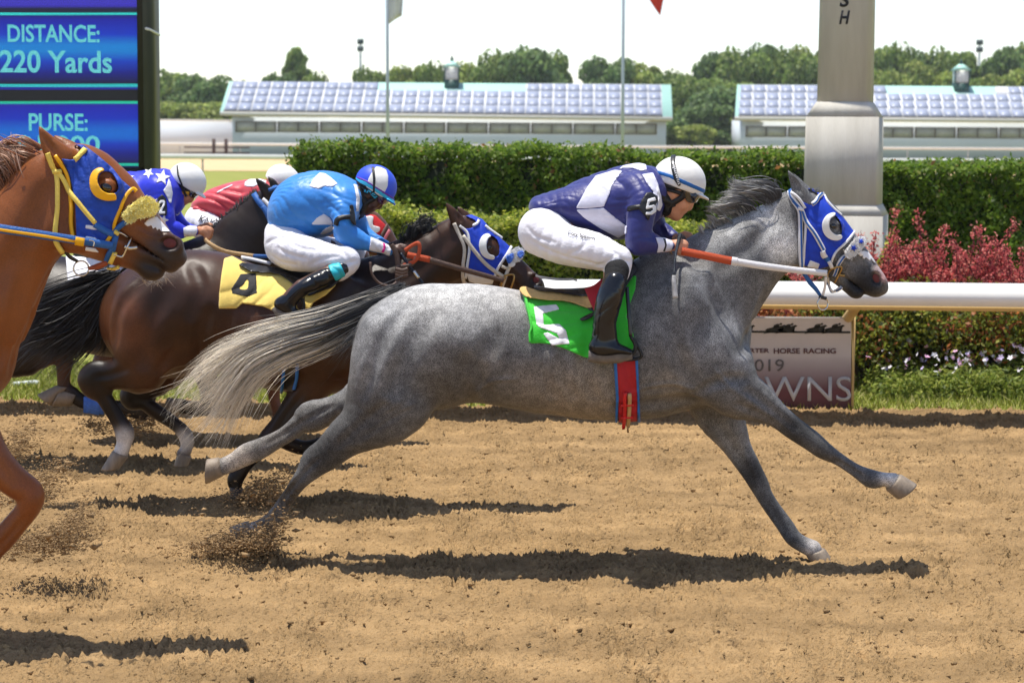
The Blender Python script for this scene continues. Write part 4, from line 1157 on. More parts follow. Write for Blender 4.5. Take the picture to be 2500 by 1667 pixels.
TR = [ # u, top v (from the 2352 view), distance, crown width, prototype, label
    (372, 164, 262, 110, 0, 'tree just right of the video board, tallest beside its frame'), (418, 196, 268, 110, 1, 'light green tree between the video board and the round dark tree'), (472, 176, 258, 118, 2, 'round dark tree left of the left barn roof'),
    (430, 238, 250, 150, 4, 'low pale green tree in front at the left end of the barn'), (500, 232, 249, 120, 4, 'low bushy pale tree touching the corner of the left barn'), (375, 232, 249, 110, 1, 'low light green tree against the frame of the video board'),
    (545, 192, 275, 90, 0, 'tree peeping over the left corner of the barn roof'),
    (680, 118, 275, 92, 6, 'tall pointed tree over the left part of the barn roof'), (640, 172, 272, 70, 2, 'low crown left of the pointed tree'), (722, 172, 272, 70, 0, 'low crown right of the pointed tree'),
    (842, 160, 276, 66, 0, 'small tree beneath the floodlight mast'), (915, 162, 276, 86, 1, 'small tree right behind the left flagpole'), (985, 148, 272, 86, 0, 'rounded tree left of the cupola'), (1068, 152, 274, 110, 1, 'rounded tree right behind the cupola'),
    (1160, 122, 268, 120, 0, 'left half of the big tree mass right of the cupola'), (1215, 114, 266, 130, 2, 'highest dark crown of the tree mass right of the cupola'), (1262, 124, 268, 90, 0, 'right shoulder of the big tree mass'),
    (1395, 135, 270, 110, 2, 'round dark tree left of the right flagpole'), (1478, 152, 272, 104, 1, 'lighter tree just right of the right flagpole'), (1545, 168, 268, 100, 0, 'tree at the right end of the left barn'),
    (1600, 178, 258, 120, 0, 'dense tree at the left of the gap between the barns'), (1648, 124, 268, 100, 2, 'tall tree above the gap between the barns'), (1708, 118, 266, 120, 0, 'tall broad tree above the left end of the right barn'), (1758, 106, 270, 96, 2, 'highest tree left of the finish post'), (1812, 118, 268, 110, 0, 'tree left beside the finish post'), (1862, 116, 270, 90, 1, 'tree touching the left side of the finish post'),
    (1655, 205, 248, 130, 2, 'dark tree filling the gap between the barns'), (1690, 190, 252, 120, 0, 'tree at the left end of the right barn'), (1582, 288, 240, 92, 4, 'pale green bush at the foot of the trees between the barns'), (1625, 240, 246, 120, 2, 'dark low tree between the barns'), (1700, 255, 245, 90, 0, 'low tree at the wall end of the right barn'), (1720, 300, 243, 70, 2, 'small dark bush by the right barn wall'),
    (2050, 106, 270, 110, 0, 'tree right beside the finish post'), (2030, 162, 262, 96, 4, 'yellow green tree right of the finish post'), (2095, 122, 272, 100, 2, 'tree right of the finish post, second from it'), (2182, 116, 270, 112, 0, 'tall tree left of the right cupola'), (2130, 150, 266, 110, 1, 'lower tree between the finish post and the right cupola'),
    (2262, 140, 268, 130, 0, 'rounded tree behind the right cupola'), (2325, 112, 266, 120, 2, 'tall tree at the right edge'), (2385, 108, 268, 130, 0, 'tall tree cut by the right edge'), (2300, 170, 262, 130, 1, 'low light tree at the right behind the barn ridge')]
for u, v, d_, w, k, lab in TR: tree(u*e, (v-4)*e, d_, w*e*1.3, k, lab)

# thin summer haze over the course
hz_ = MB().box((-700, -30, -1.06), (700, 420, 16.5)).build('haze', None); tag(hz_, kind='stuff')
hm_ = bpy.data.materials.new('haze'); hm_.use_nodes = True
for n__ in list(hm_.node_tree.nodes):
    if n__.type == 'BSDF_PRINCIPLED': hm_.node_tree.nodes.remove(n__)
pv_ = hm_.node_tree.nodes.new('ShaderNodeVolumePrincipled'); pv_.inputs['Density'].default_value = .00022
pv_.inputs['Color'].default_value = (.93, .96, 1.0, 1)
hm_.node_tree.links.new(pv_.outputs[0], hm_.node_tree.nodes['Material Output'].inputs['Volume'])
hz_.data.materials.append(hm_)
# ------------------------------------------------------------------ horses
def st(d, a, b, lat=0.0, w=None, wr=0.85):
    """station of a limb between two outline pixels"""
    A, B = P(*a, d+lat), P(*b, d+lat); r = np.linalg.norm(A-B)/2
    c = (A+B)/2
    return [c[0], c[1], c[2], r, w if w is not None else r*wr]

def sc(d, c, rpx, lat=0.0, w=None, wr=0.85):
    r = rpx*(d+lat)/FOC; p = P(*c, d+lat)
    return [p[0], p[1], p[2], r, w if w is not None else r*wr]

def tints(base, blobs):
    """coat colours, on the grey also painted light: soft patches (u, v, radius px, colour, weight, side)"""
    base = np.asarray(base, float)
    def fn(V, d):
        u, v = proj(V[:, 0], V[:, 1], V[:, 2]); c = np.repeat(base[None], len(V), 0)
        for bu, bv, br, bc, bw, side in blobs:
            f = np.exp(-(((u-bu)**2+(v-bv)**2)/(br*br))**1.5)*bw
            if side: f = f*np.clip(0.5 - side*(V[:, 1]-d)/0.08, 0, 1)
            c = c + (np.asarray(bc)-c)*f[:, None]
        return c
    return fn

def hoof(d, lat, c1, c2, s1, s2, w0, w1, m, parent, name='hoof'):
    dd = d+lat; n = 20; V = []
    lev = [(0.0, 1.0), (0.12, 1.06), (0.9, 1.0), (1.0, 0.98)]
    C1, C2, S1, S2 = [P(*q, dd) for q in (c1, c2, s1, s2)]
    for t, k in lev:
        a, b = C1+(S1-C1)*t, C2+(S2-C2)*t; c = (a+b)/2; e = (b-a)/2*k; w = (w0+(w1-w0)*t)*k
        for i in range(n):
            x = 2*math.pi*i/n; V.append(c+e*math.cos(x)+np.array([0, w, 0])*math.sin(x))
    Q = [(i*n+j, i*n+(j+1) % n, (i+1)*n+(j+1) % n, (i+1)*n+j) for i in range(len(lev)-1) for j in range(n)]
    m_ = len(lev)-1
    T = [(m_*n, m_*n+j, m_*n+j+1) for j in range(1, n-1)] + [(0, j+1, j) for j in range(1, n-1)]
    o = obj(name, V, [np.array(Q), np.array(T)], m, parent, True)
    return o

def lump(p, d): return lambda X, Y, Z: p

def muscle(seed, amp, sx, sz):
    g = np.random.default_rng(seed); a = g.uniform(0, 6.28, 8)
    def fn(X, Y, Z):
        return amp*(np.sin(X*sx+a[0]+1.6*np.sin(Z*sz*.7+a[1]))*np.sin(Z*sz+a[2]+1.3*np.sin(X*sx*.6+a[3]))
                    + .5*np.sin((X+Z)*sx*1.7+a[4]+np.sin((X-Z)*sz+a[5])))
    return fn

M_hoof = mat('hoof_horn', (0.24, 0.19, 0.14), 0.55, .35, 30, .3, 120, stretch=(1, 1, .3))
M_hoof_d = mat('hoof_dark', (0.05, 0.042, 0.036), 0.55, .3, 30, .3, 120)
M_eye = mat('horse_eye', (0.008, 0.006, 0.005), 0.06, .1, spec=.8)
M_nost = mat('nostril_flesh', (0.13, 0.016, 0.015), 0.5, .4, 40)
M_nostd = mat('nostril_dark', (0.02, 0.012, 0.012), 0.6, .3)
M_coat_g = add_grain(mat('grey_coat', (1, 1, 1), 0.52, .16, 40, attr=True, spec=.18, detail=8), 400, .80, stretch=(.6, 1, 1), bump=.5, dapple=.24, dscale=26)
M_coat_b = add_grain(mat('bay_coat', (1, 1, 1), 0.36, .34, 9, attr=True, spec=.26, detail=7), 330, .28, stretch=(.5, 1, 1), bump=.3)
M_coat_c = add_grain(mat('chestnut_coat', (1, 1, 1), 0.38, .18, 9, attr=True, spec=.28, detail=7), 330, .20, stretch=(.5, 1, 1), bump=.3)
M_hair = mat('horse_hair', (1, 1, 1), 0.42, .08, 60, attr=True, spec=.4)
M_steel = mat('polished_steel', (0.62, 0.6, 0.56), 0.22, .05, metal=1.0)
M_brass = mat('brass', (0.45, 0.30, 0.12), 0.35, .1, metal=1.0)

def horse(name, label, d, S, h, m, colfn):
    """S: dict of limb stations; everything of the animal is one skin"""
    t = thing(name, label, 'horse', PZ(*S['base'], 0.0) if 'base' in S else (0, d, 0), 'racehorses galloping in the race')
    sh = Shape()
    sh.chain(S['torso'], .03, 3)
    sh.chain(S['neck'], .085, 3)
    sh.chain(S['head'], .025, 3)
    for c in S['limbs']: sh.chain(c, .035, 3)
    for c in S.get('small', []): sh.chain(c, .012, 3)
    for e in S.get('lumps', []): sh.ell(*e)
    for e in S.get('grooves', []): sh.carve(*e)
    for uv, rpx, dep, k in S.get('furrow', []): groove(sh, d, uv, rpx, dep*1.45, k)
    for uv, rpx, dep, k in S.get('cord', []): groove(sh, d, uv, rpx, dep*1.3, k, True)
    sh.noise(muscle(S.get('seed', 3), .0030, 13, 15))
    skin('body', sh, h, m, t, lambda V: colfn(V, d), sm=2)
    return t, sh

# ---- the grey: number five -------------------------------------------------
D5 = 8.66
d = D5
NE, FA = -0.13, 0.13
S = dict(base=(1400, 1350), seed=5)
S['torso'] = [st(d, (960, 765), (945, 925), 0, .15), st(d, (992, 716), (990, 980), 0, .225), st(d, (1030, 697), (1060, 1000), 0, .25), st(d, (1112, 692), (1110, 988), 0, .265),
              st(d, (1180, 696), (1185, 984), 0, .26), st(d, (1271, 710), (1262, 996), 0, .255), st(d, (1380, 724), (1365, 1014), 0, .27),
              st(d, (1455, 716), (1490, 1023), 0, .275), st(d, (1535, 664), (1585, 1020), 0, .265), st(d, (1605, 640), (1660, 1006), 0, .24),
              st(d, (1672, 730), (1715, 985), 0, .20), st(d, (1728, 780), (1742, 950), 0, .15)]
S['neck'] = [st(d, (1600, 620), (1745, 870), 0, .18), st(d, (1664, 590), (1812, 800), 0, .15), st(d, (1727, 564), (1848, 752), 0, .125), st(d, (1785, 535), (1868, 715), 0, .108),
             st(d, (1838, 508), (1898, 680), 0, .098), st(d, (1890, 487), (1932, 652), 0, .092), st(d, (1930, 474), (1952, 628), 0, .088)]
S['head'] = [st(d, (1958, 468), (1925, 610), 0, .085), st(d, (2004, 480), (1940, 640), 0, .098), st(d, (2040, 515), (1965, 655), 0, .10), st(d, (2068, 550), (1996, 664), 0, .09),
             st(d, (2092, 583), (2030, 680), 0, .07), st(d, (2117, 614), (2060, 694), 0, .058), st(d, (2140, 643), (2086, 705), 0, .056), st(d, (2158, 668), (2112, 714), 0, .06), st(d, (2162, 684), (2136, 716), 0, .05)]
S['limbs'] = [
    # near hind, driving off
    [st(d, (905, 800), (1075, 905), -.10, .13), st(d, (851, 935), (1060, 995), -.12, .125), st(d, (829, 1018), (965, 1038), -.13, .10), st(d, (800, 1052), (898, 1074), -.13, .07),
     st(d, (768, 1082), (838, 1122), -.13, .052), st(d, (746, 1098), (797, 1149), -.13, .046), st(d, (730, 1135), (768, 1170), -.13, .036), st(d, (712, 1165), (744, 1192), -.13, .028),
     st(d, (682, 1215), (710, 1236), -.06, .027), st(d, (652, 1252), (691, 1272), -.03, .037), st(d, (628, 1268), (655, 1300), -.01, .032), st(d, (606, 1276), (626, 1306), 0, .036)],
    # far hind, trailing
    [st(d, (900, 850), (1010, 960), .11, .11), st(d, (855, 930), (905, 1010), .13, .09), st(d, (815, 962), (842, 1016), .13, .062), st(d, (780, 973), (800, 1040), .13, .05), st(d, (752, 979), (775, 1054), .13, .047),
     st(d, (728, 1010), (742, 1056), .13, .036), st(d, (690, 1042), (700, 1086), .13, .029), st(d, (638, 1069), (650, 1114), .13, .027), st(d, (596, 1084), (612, 1134), .13, .036), st(d, (566, 1103), (582, 1148), .13, .031), st(d, (536, 1117), (548, 1160), .13, .036)],
    # near fore, reaching forward
    [st(d, (1790, 800), (1690, 960), -.10, .12), st(d, (1838, 900), (1745, 1000), -.12, .11), st(d, (1870, 935), (1812, 1018), -.125, .085), st(d, (1912, 985), (1872, 1036), -.125, .066), st(d, (1952, 1022), (1918, 1066), -.125, .05),
     st(d, (1992, 1054), (1962, 1094), -.125, .046), st(d, (2026, 1086), (1992, 1112), -.125, .044), st(d, (2052, 1106), (2032, 1130), -.125, .032), st(d, (2094, 1131), (2076, 1160), -.125, .028),
     st(d, (2128, 1145), (2104, 1181), -.125, .033), st(d, (2146, 1150), (2122, 1188), -.125, .036), st(d, (2166, 1154), (2150, 1184), -.125, .032), st(d, (2192, 1158), (2166, 1190), -.125, .037)],
    # far fore, about to land
    [st(d, (1800, 880), (1660, 960), .10, .11), st(d, (1812, 985), (1692, 1015), .13, .085), st(d, (1826, 1050), (1740, 1064), .13, .07), st(d, (1838, 1090), (1772, 1106), .13, .055), st(d, (1858, 1135), (1806, 1150), .13, .047),
     st(d, (1876, 1168), (1828, 1188), .13, .046), st(d, (1886, 1200), (1846, 1214), .13, .038), st(d, (1906, 1236), (1872, 1250), .13, .029), st(d, (1936, 1276), (1902, 1296), .13, .029),
     st(d, (1953, 1303), (1916, 1318), .13, .036), st(d, (1974, 1318), (1938, 1334), .13, .033), st(d, (2004, 1330), (1964, 1348), .13, .038)]]
S['small'] = [
    [sc(d, (1962, 487), 23, -.06, .03), sc(d, (1951, 465), 19, -.07, .024), sc(d, (1938, 440), 12, -.075, .02), sc(d, (1925, 418), 3.0, -.075, .008)],
    [sc(d, (1974, 485), 20, .05, .03), sc(d, (1962, 462), 16, .06, .024), sc(d, (1946, 438), 9, .065, .018), sc(d, (1934, 420), 3.0, .065, .008)],
    # lower jaw, chin, lips
    [sc(d, (2040, 672), 19, 0, .05), sc(d, (2068, 700), 14, 0, .042), sc(d, (2086, 712), 17, 0, .042), sc(d, (2094, 716), 13, 0, .038)],
    [sc(d, (2128, 700), 20, 0, .055), sc(d, (2136, 706), 17, 0, .05)],
    # nostril rim
    [sc(d, (2134, 668), 17, -.035, .03), sc(d, (2146, 684), 18, -.035, .03)],
    [sc(d, (2134, 668), 17, .035, .03), sc(d, (2146, 684), 18, .035, .03)]]
def E(u, v, lat, rx, ry, rz, k=.02, ang=0.0):
    s_ = (d+lat)/FOC
    return (P(u, v, d+lat), (rx*s_, ry, rz*s_), k, ang)
S['lumps'] = [E(1720, 860, -.20, 80, .07, 120, .06, .5), E(930, 880, -.16, 70, .10, 110, .06), E(1650, 770, -.20, 60, .07, 130, .06, -.5), E(2033, 551, -.085, 20, .02, 15, .012),
              E(1945, 600, -.075, 42, .03, 48, .03), E(1935, 600, .075, 42, .03, 48, .03)]
S['grooves'] = [E(2141, 681, -.072, 13, .034, 19, .005, .5), E(2141, 681, .072, 13, .034, 19, .005, .5), E(2100, 704, -.05, 38, .035, 1.8, .006, -.62), E(1946, 452, -.092, 7, .012, 22, .006, .45)]
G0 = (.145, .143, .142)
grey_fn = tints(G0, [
    (1090, 690, 150, (.52, .51, .49), .85, 0), (1250, 700, 70, (.45, .44, .43), .7, 0), (1640, 600, 60, (.3, .3, .3), .6, 0), (950, 760, 60, (.33, .33, .33), .6, 0), (885, 880, 70, (.30, .30, .30), .65, 0), (1110, 910, 110, (.095, .09, .086), .7, 0), (1250, 810, 70, (.13, .128, .126), .5, 0), (1000, 830, 60, (.20, .2, .2), .5, 0),  # pale topline patches paint the sunlit back into the coat
    (1420, 985, 120, (.30, .255, .205), .7, 0), (1700, 800, 110, (.16, .165, .18), .5, 0), (1790, 640, 70, (.12, .12, .122), .7, 0), (1908, 598, 46, (.74, .73, .71), .9, 0), (1868, 520, 34, (.62, .61, .60), .8, 0), (1790, 560, 34, (.42, .42, .41), .7, 0), (1735, 590, 30, (.34, .34, .335), .6, 0), (1722, 700, 34, (.26, .265, .275), .6, 0), (1790, 790, 26, (.34, .34, .35), .6, 0), (1745, 850, 30, (.32, .325, .33), .6, 0), (1690, 870, 22, (.30, .3, .31), .5, 0), (1812, 890, 26, (.34, .34, .35), .6, 0), (1640, 940, 40, (.27, .245, .215), .6, 0), (1590, 800, 26, (.25, .25, .255), .5, 0), (1290, 930, 50, (.24, .215, .19), .6, 0), (1195, 880, 26, (.27, .245, .22), .6, 0), (1130, 780, 50, (.24, .24, .245), .5, 0), (1040, 880, 40, (.19, .188, .186), .5, 0),  # brown belly patch paints ground bounce; pale crest patches paint highlights
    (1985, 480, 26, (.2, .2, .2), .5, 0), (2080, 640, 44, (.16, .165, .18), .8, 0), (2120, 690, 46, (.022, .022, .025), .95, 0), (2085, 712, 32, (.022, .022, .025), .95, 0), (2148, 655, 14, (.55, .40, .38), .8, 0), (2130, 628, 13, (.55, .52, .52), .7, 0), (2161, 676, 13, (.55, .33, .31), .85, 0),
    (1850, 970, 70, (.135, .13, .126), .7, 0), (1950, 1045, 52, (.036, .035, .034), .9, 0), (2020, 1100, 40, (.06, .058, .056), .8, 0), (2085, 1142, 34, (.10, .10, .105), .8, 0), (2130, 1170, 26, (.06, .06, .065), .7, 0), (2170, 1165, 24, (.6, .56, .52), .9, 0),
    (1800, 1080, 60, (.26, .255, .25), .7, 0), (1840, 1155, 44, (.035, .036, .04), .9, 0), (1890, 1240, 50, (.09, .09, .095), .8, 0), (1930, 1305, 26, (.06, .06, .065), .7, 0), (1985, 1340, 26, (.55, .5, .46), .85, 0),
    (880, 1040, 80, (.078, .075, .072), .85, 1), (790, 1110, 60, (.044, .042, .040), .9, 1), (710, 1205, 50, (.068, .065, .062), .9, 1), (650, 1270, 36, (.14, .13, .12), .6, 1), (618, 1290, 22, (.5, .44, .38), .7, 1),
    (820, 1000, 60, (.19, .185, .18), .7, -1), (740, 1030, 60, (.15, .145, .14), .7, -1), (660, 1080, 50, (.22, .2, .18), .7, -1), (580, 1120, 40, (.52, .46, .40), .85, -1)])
S['furrow'] = [
    ([(1655, 680), (1640, 760), (1650, 850), (1690, 930)], 20, .010, .03), ([(1700, 640), (1760, 760), (1800, 850)], 22, .007, .03), ([(1700, 960), (1760, 930), (1820, 925)], 12, .008, .02),
    ([(1930, 668), (1880, 730), (1838, 800), (1815, 860)], 16, .008, .025), ([(1900, 520), (1840, 590), (1770, 650)], 20, .006, .03),
    ([(1196, 975), (1180, 930), (1190, 870), (1215, 810)], 18, .013, .03), ([(1150, 985), (1130, 930), (1140, 880)], 20, .008, .03), ([(1010, 735), (955, 800), (915, 880), (890, 960)], 16, .008, .025), ([(1060, 770), (1000, 850), (960, 950)], 24, .008, .04),
    ([(1165, 735), (1190, 780), (1180, 850)], 22, .009, .035), ([(940, 990), (890, 1030), (830, 1085)], 12, .008, .02), ([(985, 1000), (930, 1030), (870, 1075)], 12, .005, .02), ([(778, 1120), (748, 1150), (700, 1205), (680, 1240)], 7, .006, .008), ([(815, 990), (770, 1012), (730, 1035), (650, 1085)], 8, .006, .01),
    ([(1830, 955), (1880, 995), (1940, 1045)], 12, .009, .02), ([(1800, 985), (1860, 1015), (1915, 1052)], 9, .005, .015), ([(2035, 1120), (2070, 1142), (2110, 1165)], 6, .006, .008), ([(1760, 1040), (1790, 1095), (1830, 1165)], 12, .008, .02), ([(1872, 1225), (1895, 1262), (1918, 1300)], 6, .006, .008),
    ([(1500, 990), (1600, 985), (1690, 975)], 22, .008, .03)] + [([(1330+i*52, 820), (1322+i*52, 900), (1345+i*52, 965)], 15, .0045, .025) for i in range(5)] + [
    ([(1962, 520), (1958, 580), (1965, 640)], 12, .008, .02), ([(2025, 590), (2055, 620), (2090, 650)], 9, .006, .012)]
S['cord'] = [([(2010, 610), (2045, 632), (2085, 648)], 5, .004, .01), ([(2062, 575), (2092, 610), (2118, 645)], 6, .004, .01), ([(1500, 985), (1560, 950), (1640, 935), (1690, 950)], 5, .004, .01), ([(1745, 900), (1790, 950), (1850, 990)], 5, .004, .01), ([(1010, 985), (960, 1010), (900, 1050)], 5, .004, .01), ([(1860, 700), (1835, 760), (1822, 830)], 5, .004, .01), ([(1160, 960), (1200, 930), (1260, 925)], 5, .004, .01)]
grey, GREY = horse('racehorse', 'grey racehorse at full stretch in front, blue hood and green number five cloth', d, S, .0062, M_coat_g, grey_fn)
hoof(d, -.125, (2196, 1157), (2163, 1194), (2238, 1181), (2190, 1218), .040, .056, M_hoof, grey)
hoof(d, .13, (2012, 1338), (1967, 1350), (2036, 1370), (1978, 1374), .040, .056, M_hoof, grey)
hoof(d, .13, (536, 1117), (546, 1160), (505, 1120), (503, 1182), .040, .052, M_hoof, grey)
hoof(d, .0, (604, 1272), (630, 1308), (560, 1286), (590, 1352), .040, .052, M_hoof, grey)
for l in (-1, 1):
    blob('eye', P(2034, 552, d+l*.098), (.016, .010, .0125), M_eye, grey, ang=-.4)
    blob('nostril', P(2141, 681, d+l*.040), (.020, .006, .030), M_nost, grey, ang=.5)
dk, cr, mg = (.040, .041, .045), (.92, .84, .70), (.22, .215, .215)
hair('tail', [
    ([(985, 708, 0), (905, 733, 0), (800, 775, -.02), (700, 802, -.03), (600, 838, -.03), (520, 885, -.02), (450, 965, -.02), (428, 1040, -.02)], 310, 9, 26, dk, cr),
    ([(985, 714, 0), (890, 760, 0), (790, 802, -.02), (690, 832, -.03), (605, 872, -.03), (550, 940, -.03), (500, 1015, -.02), (440, 1062, -.02)], 405, 12, 30, dk, cr),
    ([(980, 718, 0), (880, 775, 0), (780, 830, 0), (690, 860, -.02), (610, 908, -.03), (565, 980, -.03), (530, 1060, -.03), (500, 1110, -.03)], 378, 12, 26, (.06, .06, .062), cr),
    ([(975, 726, 0), (890, 792, 0), (805, 842, 0), (720, 872, 0), (650, 885, 0), (605, 930, 0), (575, 985, 0), (598, 1000, 0)], 110, 10, 20, (.05, .05, .052), cr),
    ([(968, 735, -.02), (905, 792, -.03), (855, 842, -.03), (825, 880, -.03), (800, 905, -.03)], 120, 12, 34, (.03, .03, .034), (.10, .10, .10)),
    ([(985, 704, 0), (885, 733, 0), (780, 768, 0), (690, 792, 0), (600, 808, 0), (505, 832, 0)], 70, 8, 22, dk, (.25, .24, .22)),
    ([(820, 800, 0), (700, 838, 0), (590, 905, 0), (490, 960, 0), (412, 985, 0)], 90, 12, 34, (.3, .27, .22), cr),
    ([(760, 830, 0), (660, 870, 0), (560, 960, 0), (480, 1030, 0), (430, 1085, 0)], 270, 18, 34, (.35, .31, .25), cr)], d, M_hair, grey, .0014, 15, 3)
mk, ml = (.09, .09, .094), (.36, .355, .35)
hair('mane', [
    ([(1905, 482, -.02), (1900, 462, -.03), (1872, 452, -.03), (1835, 454, -.02), (1790, 463, -.02), (1765, 462, -.02)], 120, 10, 10, mk, ml),
    ([(1880, 492, -.02), (1862, 470, -.03), (1826, 462, -.03), (1788, 458, -.02), (1784, 440, -.02), (1790, 430, -.02)], 120, 12, 9, mk, ml),
    ([(1850, 503, -.02), (1832, 484, -.03), (1800, 478, -.03), (1772, 480, -.02), (1750, 474, -.02)], 120, 12, 9, mk, ml),
    ([(1820, 518, -.02), (1800, 500, -.03), (1770, 505, -.03), (1735, 498, -.02), (1722, 500, 0)], 120, 12, 9, (.09, .09, .09), ml),
    ([(1780, 540, -.02), (1762, 522, -.02), (1742, 520, -.02), (1724, 515, 0)], 110, 13, 8, (.16, .16, .15), (.3, .29, .27)),
    ([(1750, 555, -.01), (1738, 538, -.01), (1725, 534, 0)], 90, 12, 7, (.25, .24, .22), (.4, .38, .33)),
    ([(1890, 490, -.02), (1882, 468, -.02), (1890, 455, -.01)], 60, 12, 7, mk, ml)], d, M_hair, grey, .0017, 12, 5)
def fringe(name, line, d, n, length, c0, c1, parent, lean=(-.4, 1.0), seed=2, width=.0018, lat=0.0, spread=5):
    L = catmull(line, 6); gds = []; g = np.random.default_rng(seed)
    for i in range(n):
        a = L[int(g.integers(0, len(L)))] + g.normal(size=2)*1.5
        e = length*g.uniform(.5, 1.2); l = lat+g.normal()*.014
        gds.append(([(a[0], a[1]+4, l), (a[0]+lean[0]*e*.5, a[1]-lean[1]*e*.5, l), (a[0]+lean[0]*e*1.1, a[1]-lean[1]*e, l+.004)], 6, 4, spread, c0, c1))
    return hair(name, gds, d, M_hair, parent, width, 6, seed)
fringe('mane', [(1720, 572), (1770, 545), (1830, 515)], d, 90, 22, (.3, .29, .27), (.55, .52, .46), grey, (-.7, .9), 4)
fringe('mane', [(1568, 634), (1620, 606), (1668, 588)], d, 90, 13, (.05, .05, .055), (.12, .12, .12), grey, (-.3, .8), 8)
fringe('forelock', [(1978, 468), (1992, 474)], d, 14, 16, (.05, .05, .055), (.16, .16, .16), grey, (.2, .7), 9)

# ---- number four: dark bay -------------------------------------------------
D4 = 10.05
d = D4
S = dict(base=(600, 1215), seed=9)
S['torso'] = [sc(d, (332, 772), 76, 0, .14), sc(d, (368, 774), 118, 0, .21), st(d, (386, 630), (405, 925), 0, .25), st(d, (440, 614), (455, 905), 0, .27), st(d, (500, 613), (520, 882), 0, .29),
              st(d, (560, 640), (600, 912), 0, .28), st(d, (650, 660), (680, 946), 0, .30), st(d, (740, 668), (760, 958), 0, .31), st(d, (825, 655), (840, 955), 0, .30), st(d, (890, 645), (910, 930), 0, .25), st(d, (950, 700), (970, 880), 0, .17)]
S['neck'] = [st(d, (880, 650), (985, 880), 0, .20), st(d, (935, 622), (1015, 800), 0, .15), st(d, (985, 592), (1050, 765), 0, .12), st(d, (1040, 563), (1088, 720), 0, .105), st(d, (1090, 545), (1125, 690), 0, .095)]
S['head'] = [st(d, (1125, 535), (1098, 650), 0, .09), st(d, (1160, 533), (1112, 672), 0, .10), st(d, (1195, 558), (1140, 690), 0, .10), st(d, (1226, 590), (1170, 696), 0, .088), st(d, (1252, 612), (1200, 704), 0, .07),
             st(d, (1278, 634), (1230, 712), 0, .06), st(d, (1302, 658), (1258, 718), 0, .056), st(d, (1320, 676), (1282, 720), 0, .058), st(d, (1324, 692), (1300, 722), 0, .05)]
S['limbs'] = [
    # near hind folded under
    [st(d, (310, 740), (430, 880), -.11, .13), st(d, (304, 862), (400, 935), -.14, .11), st(d, (272, 882), (325, 944), -.15, .075), st(d, (236, 887), (282, 944), -.15, .055), st(d, (204, 894), (268, 938), -.15, .048),
     st(d, (201, 912), (276, 958), -.15, .044), st(d, (224, 956), (270, 960), -.15, .034), st(d, (244, 988), (284, 984), -.15, .029), st(d, (266, 1024), (304, 1020), -.15, .028), st(d, (278, 1058), (328, 1054), -.15, .038),
     st(d, (284, 1082), (322, 1078), -.15, .033), st(d, (278, 1100), (310, 1112), -.15, .038)],
    # far hind
    [st(d, (400, 800), (500, 900), .11, .11), st(d, (345, 925), (420, 935), .14, .07), st(d, (300, 945), (352, 968), .14, .05), st(d, (302, 960), (345, 990), .14, .044), st(d, (335, 990), (365, 972), .14, .033), st(d, (370, 1018), (395, 992), .14, .029),
     st(d, (420, 1052), (442, 1024), .14, .029), st(d, (437, 1075), (474, 1062), .14, .038), st(d, (440, 1092), (470, 1096), .14, .033), st(d, (432, 1104), (462, 1112), .14, .038)],
    # near fore on the ground
    [st(d, (760, 800), (860, 900), -.11, .12), st(d, (714, 935), (800, 960), -.14, .09), st(d, (680, 1000), (745, 1012), -.14, .065), st(d, (645, 1050), (700, 1062), -.14, .05), st(d, (620, 1084), (665, 1100), -.14, .047), st(d, (600, 1108), (638, 1120), -.14, .034),
     st(d, (580, 1138), (612, 1146), -.14, .029), st(d, (558, 1162), (596, 1172), -.14, .036), st(d, (556, 1176), (592, 1184), -.14, .033), st(d, (562, 1188), (590, 1192), -.14, .037)],
    # far fore folded
    [st(d, (800, 820), (900, 900), .11, .11), st(d, (840, 960), (910, 960), .14, .08), st(d, (840, 1030), (890, 1020), .14, .055), st(d, (830, 1076), (868, 1040), .14, .046), st(d, (800, 1092), (800, 1060), .14, .033), st(d, (745, 1110), (745, 1075), .14, .030), st(d, (700, 1100), (705, 1062), .14, .037), st(d, (680, 1082), (692, 1052), .14, .034)]]
S['small'] = [
    [sc(d, (1126, 558), 21, -.06, .03), sc(d, (1114, 536), 17, -.07, .024), sc(d, (1102, 515), 10, -.07, .018), sc(d, (1091, 499), 3, -.07, .008)],
    [sc(d, (1150, 552), 19, .06, .03), sc(d, (1134, 528), 14, .06, .022), sc(d, (1118, 506), 3, .06, .008)],
    [sc(d, (1215, 700), 16, 0, .05), sc(d, (1250, 722), 13, 0, .042), sc(d, (1266, 726), 15, 0, .04)],
    [sc(d, (1300, 676), 15, -.035, .028), sc(d, (1312, 690), 15, -.035, .028)], [sc(d, (1300, 676), 15, .035, .028), sc(d, (1312, 690), 15, .035, .028)]]
S['lumps'] = [E(340, 800, -.19, 70, .09, 110, .06), E(1192, 603, -.088, 17, .02, 14, .012), E(840, 780, -.24, 60, .07, 110, .06)]
S['grooves'] = [E(1308, 684, -.074, 11, .035, 13, .006, .5), E(1278, 706, -.05, 30, .035, 1.8, .006, -.6), E(1120, 530, -.088, 6, .012, 18, .006, .45)]
B0 = (.056, .023, .010)
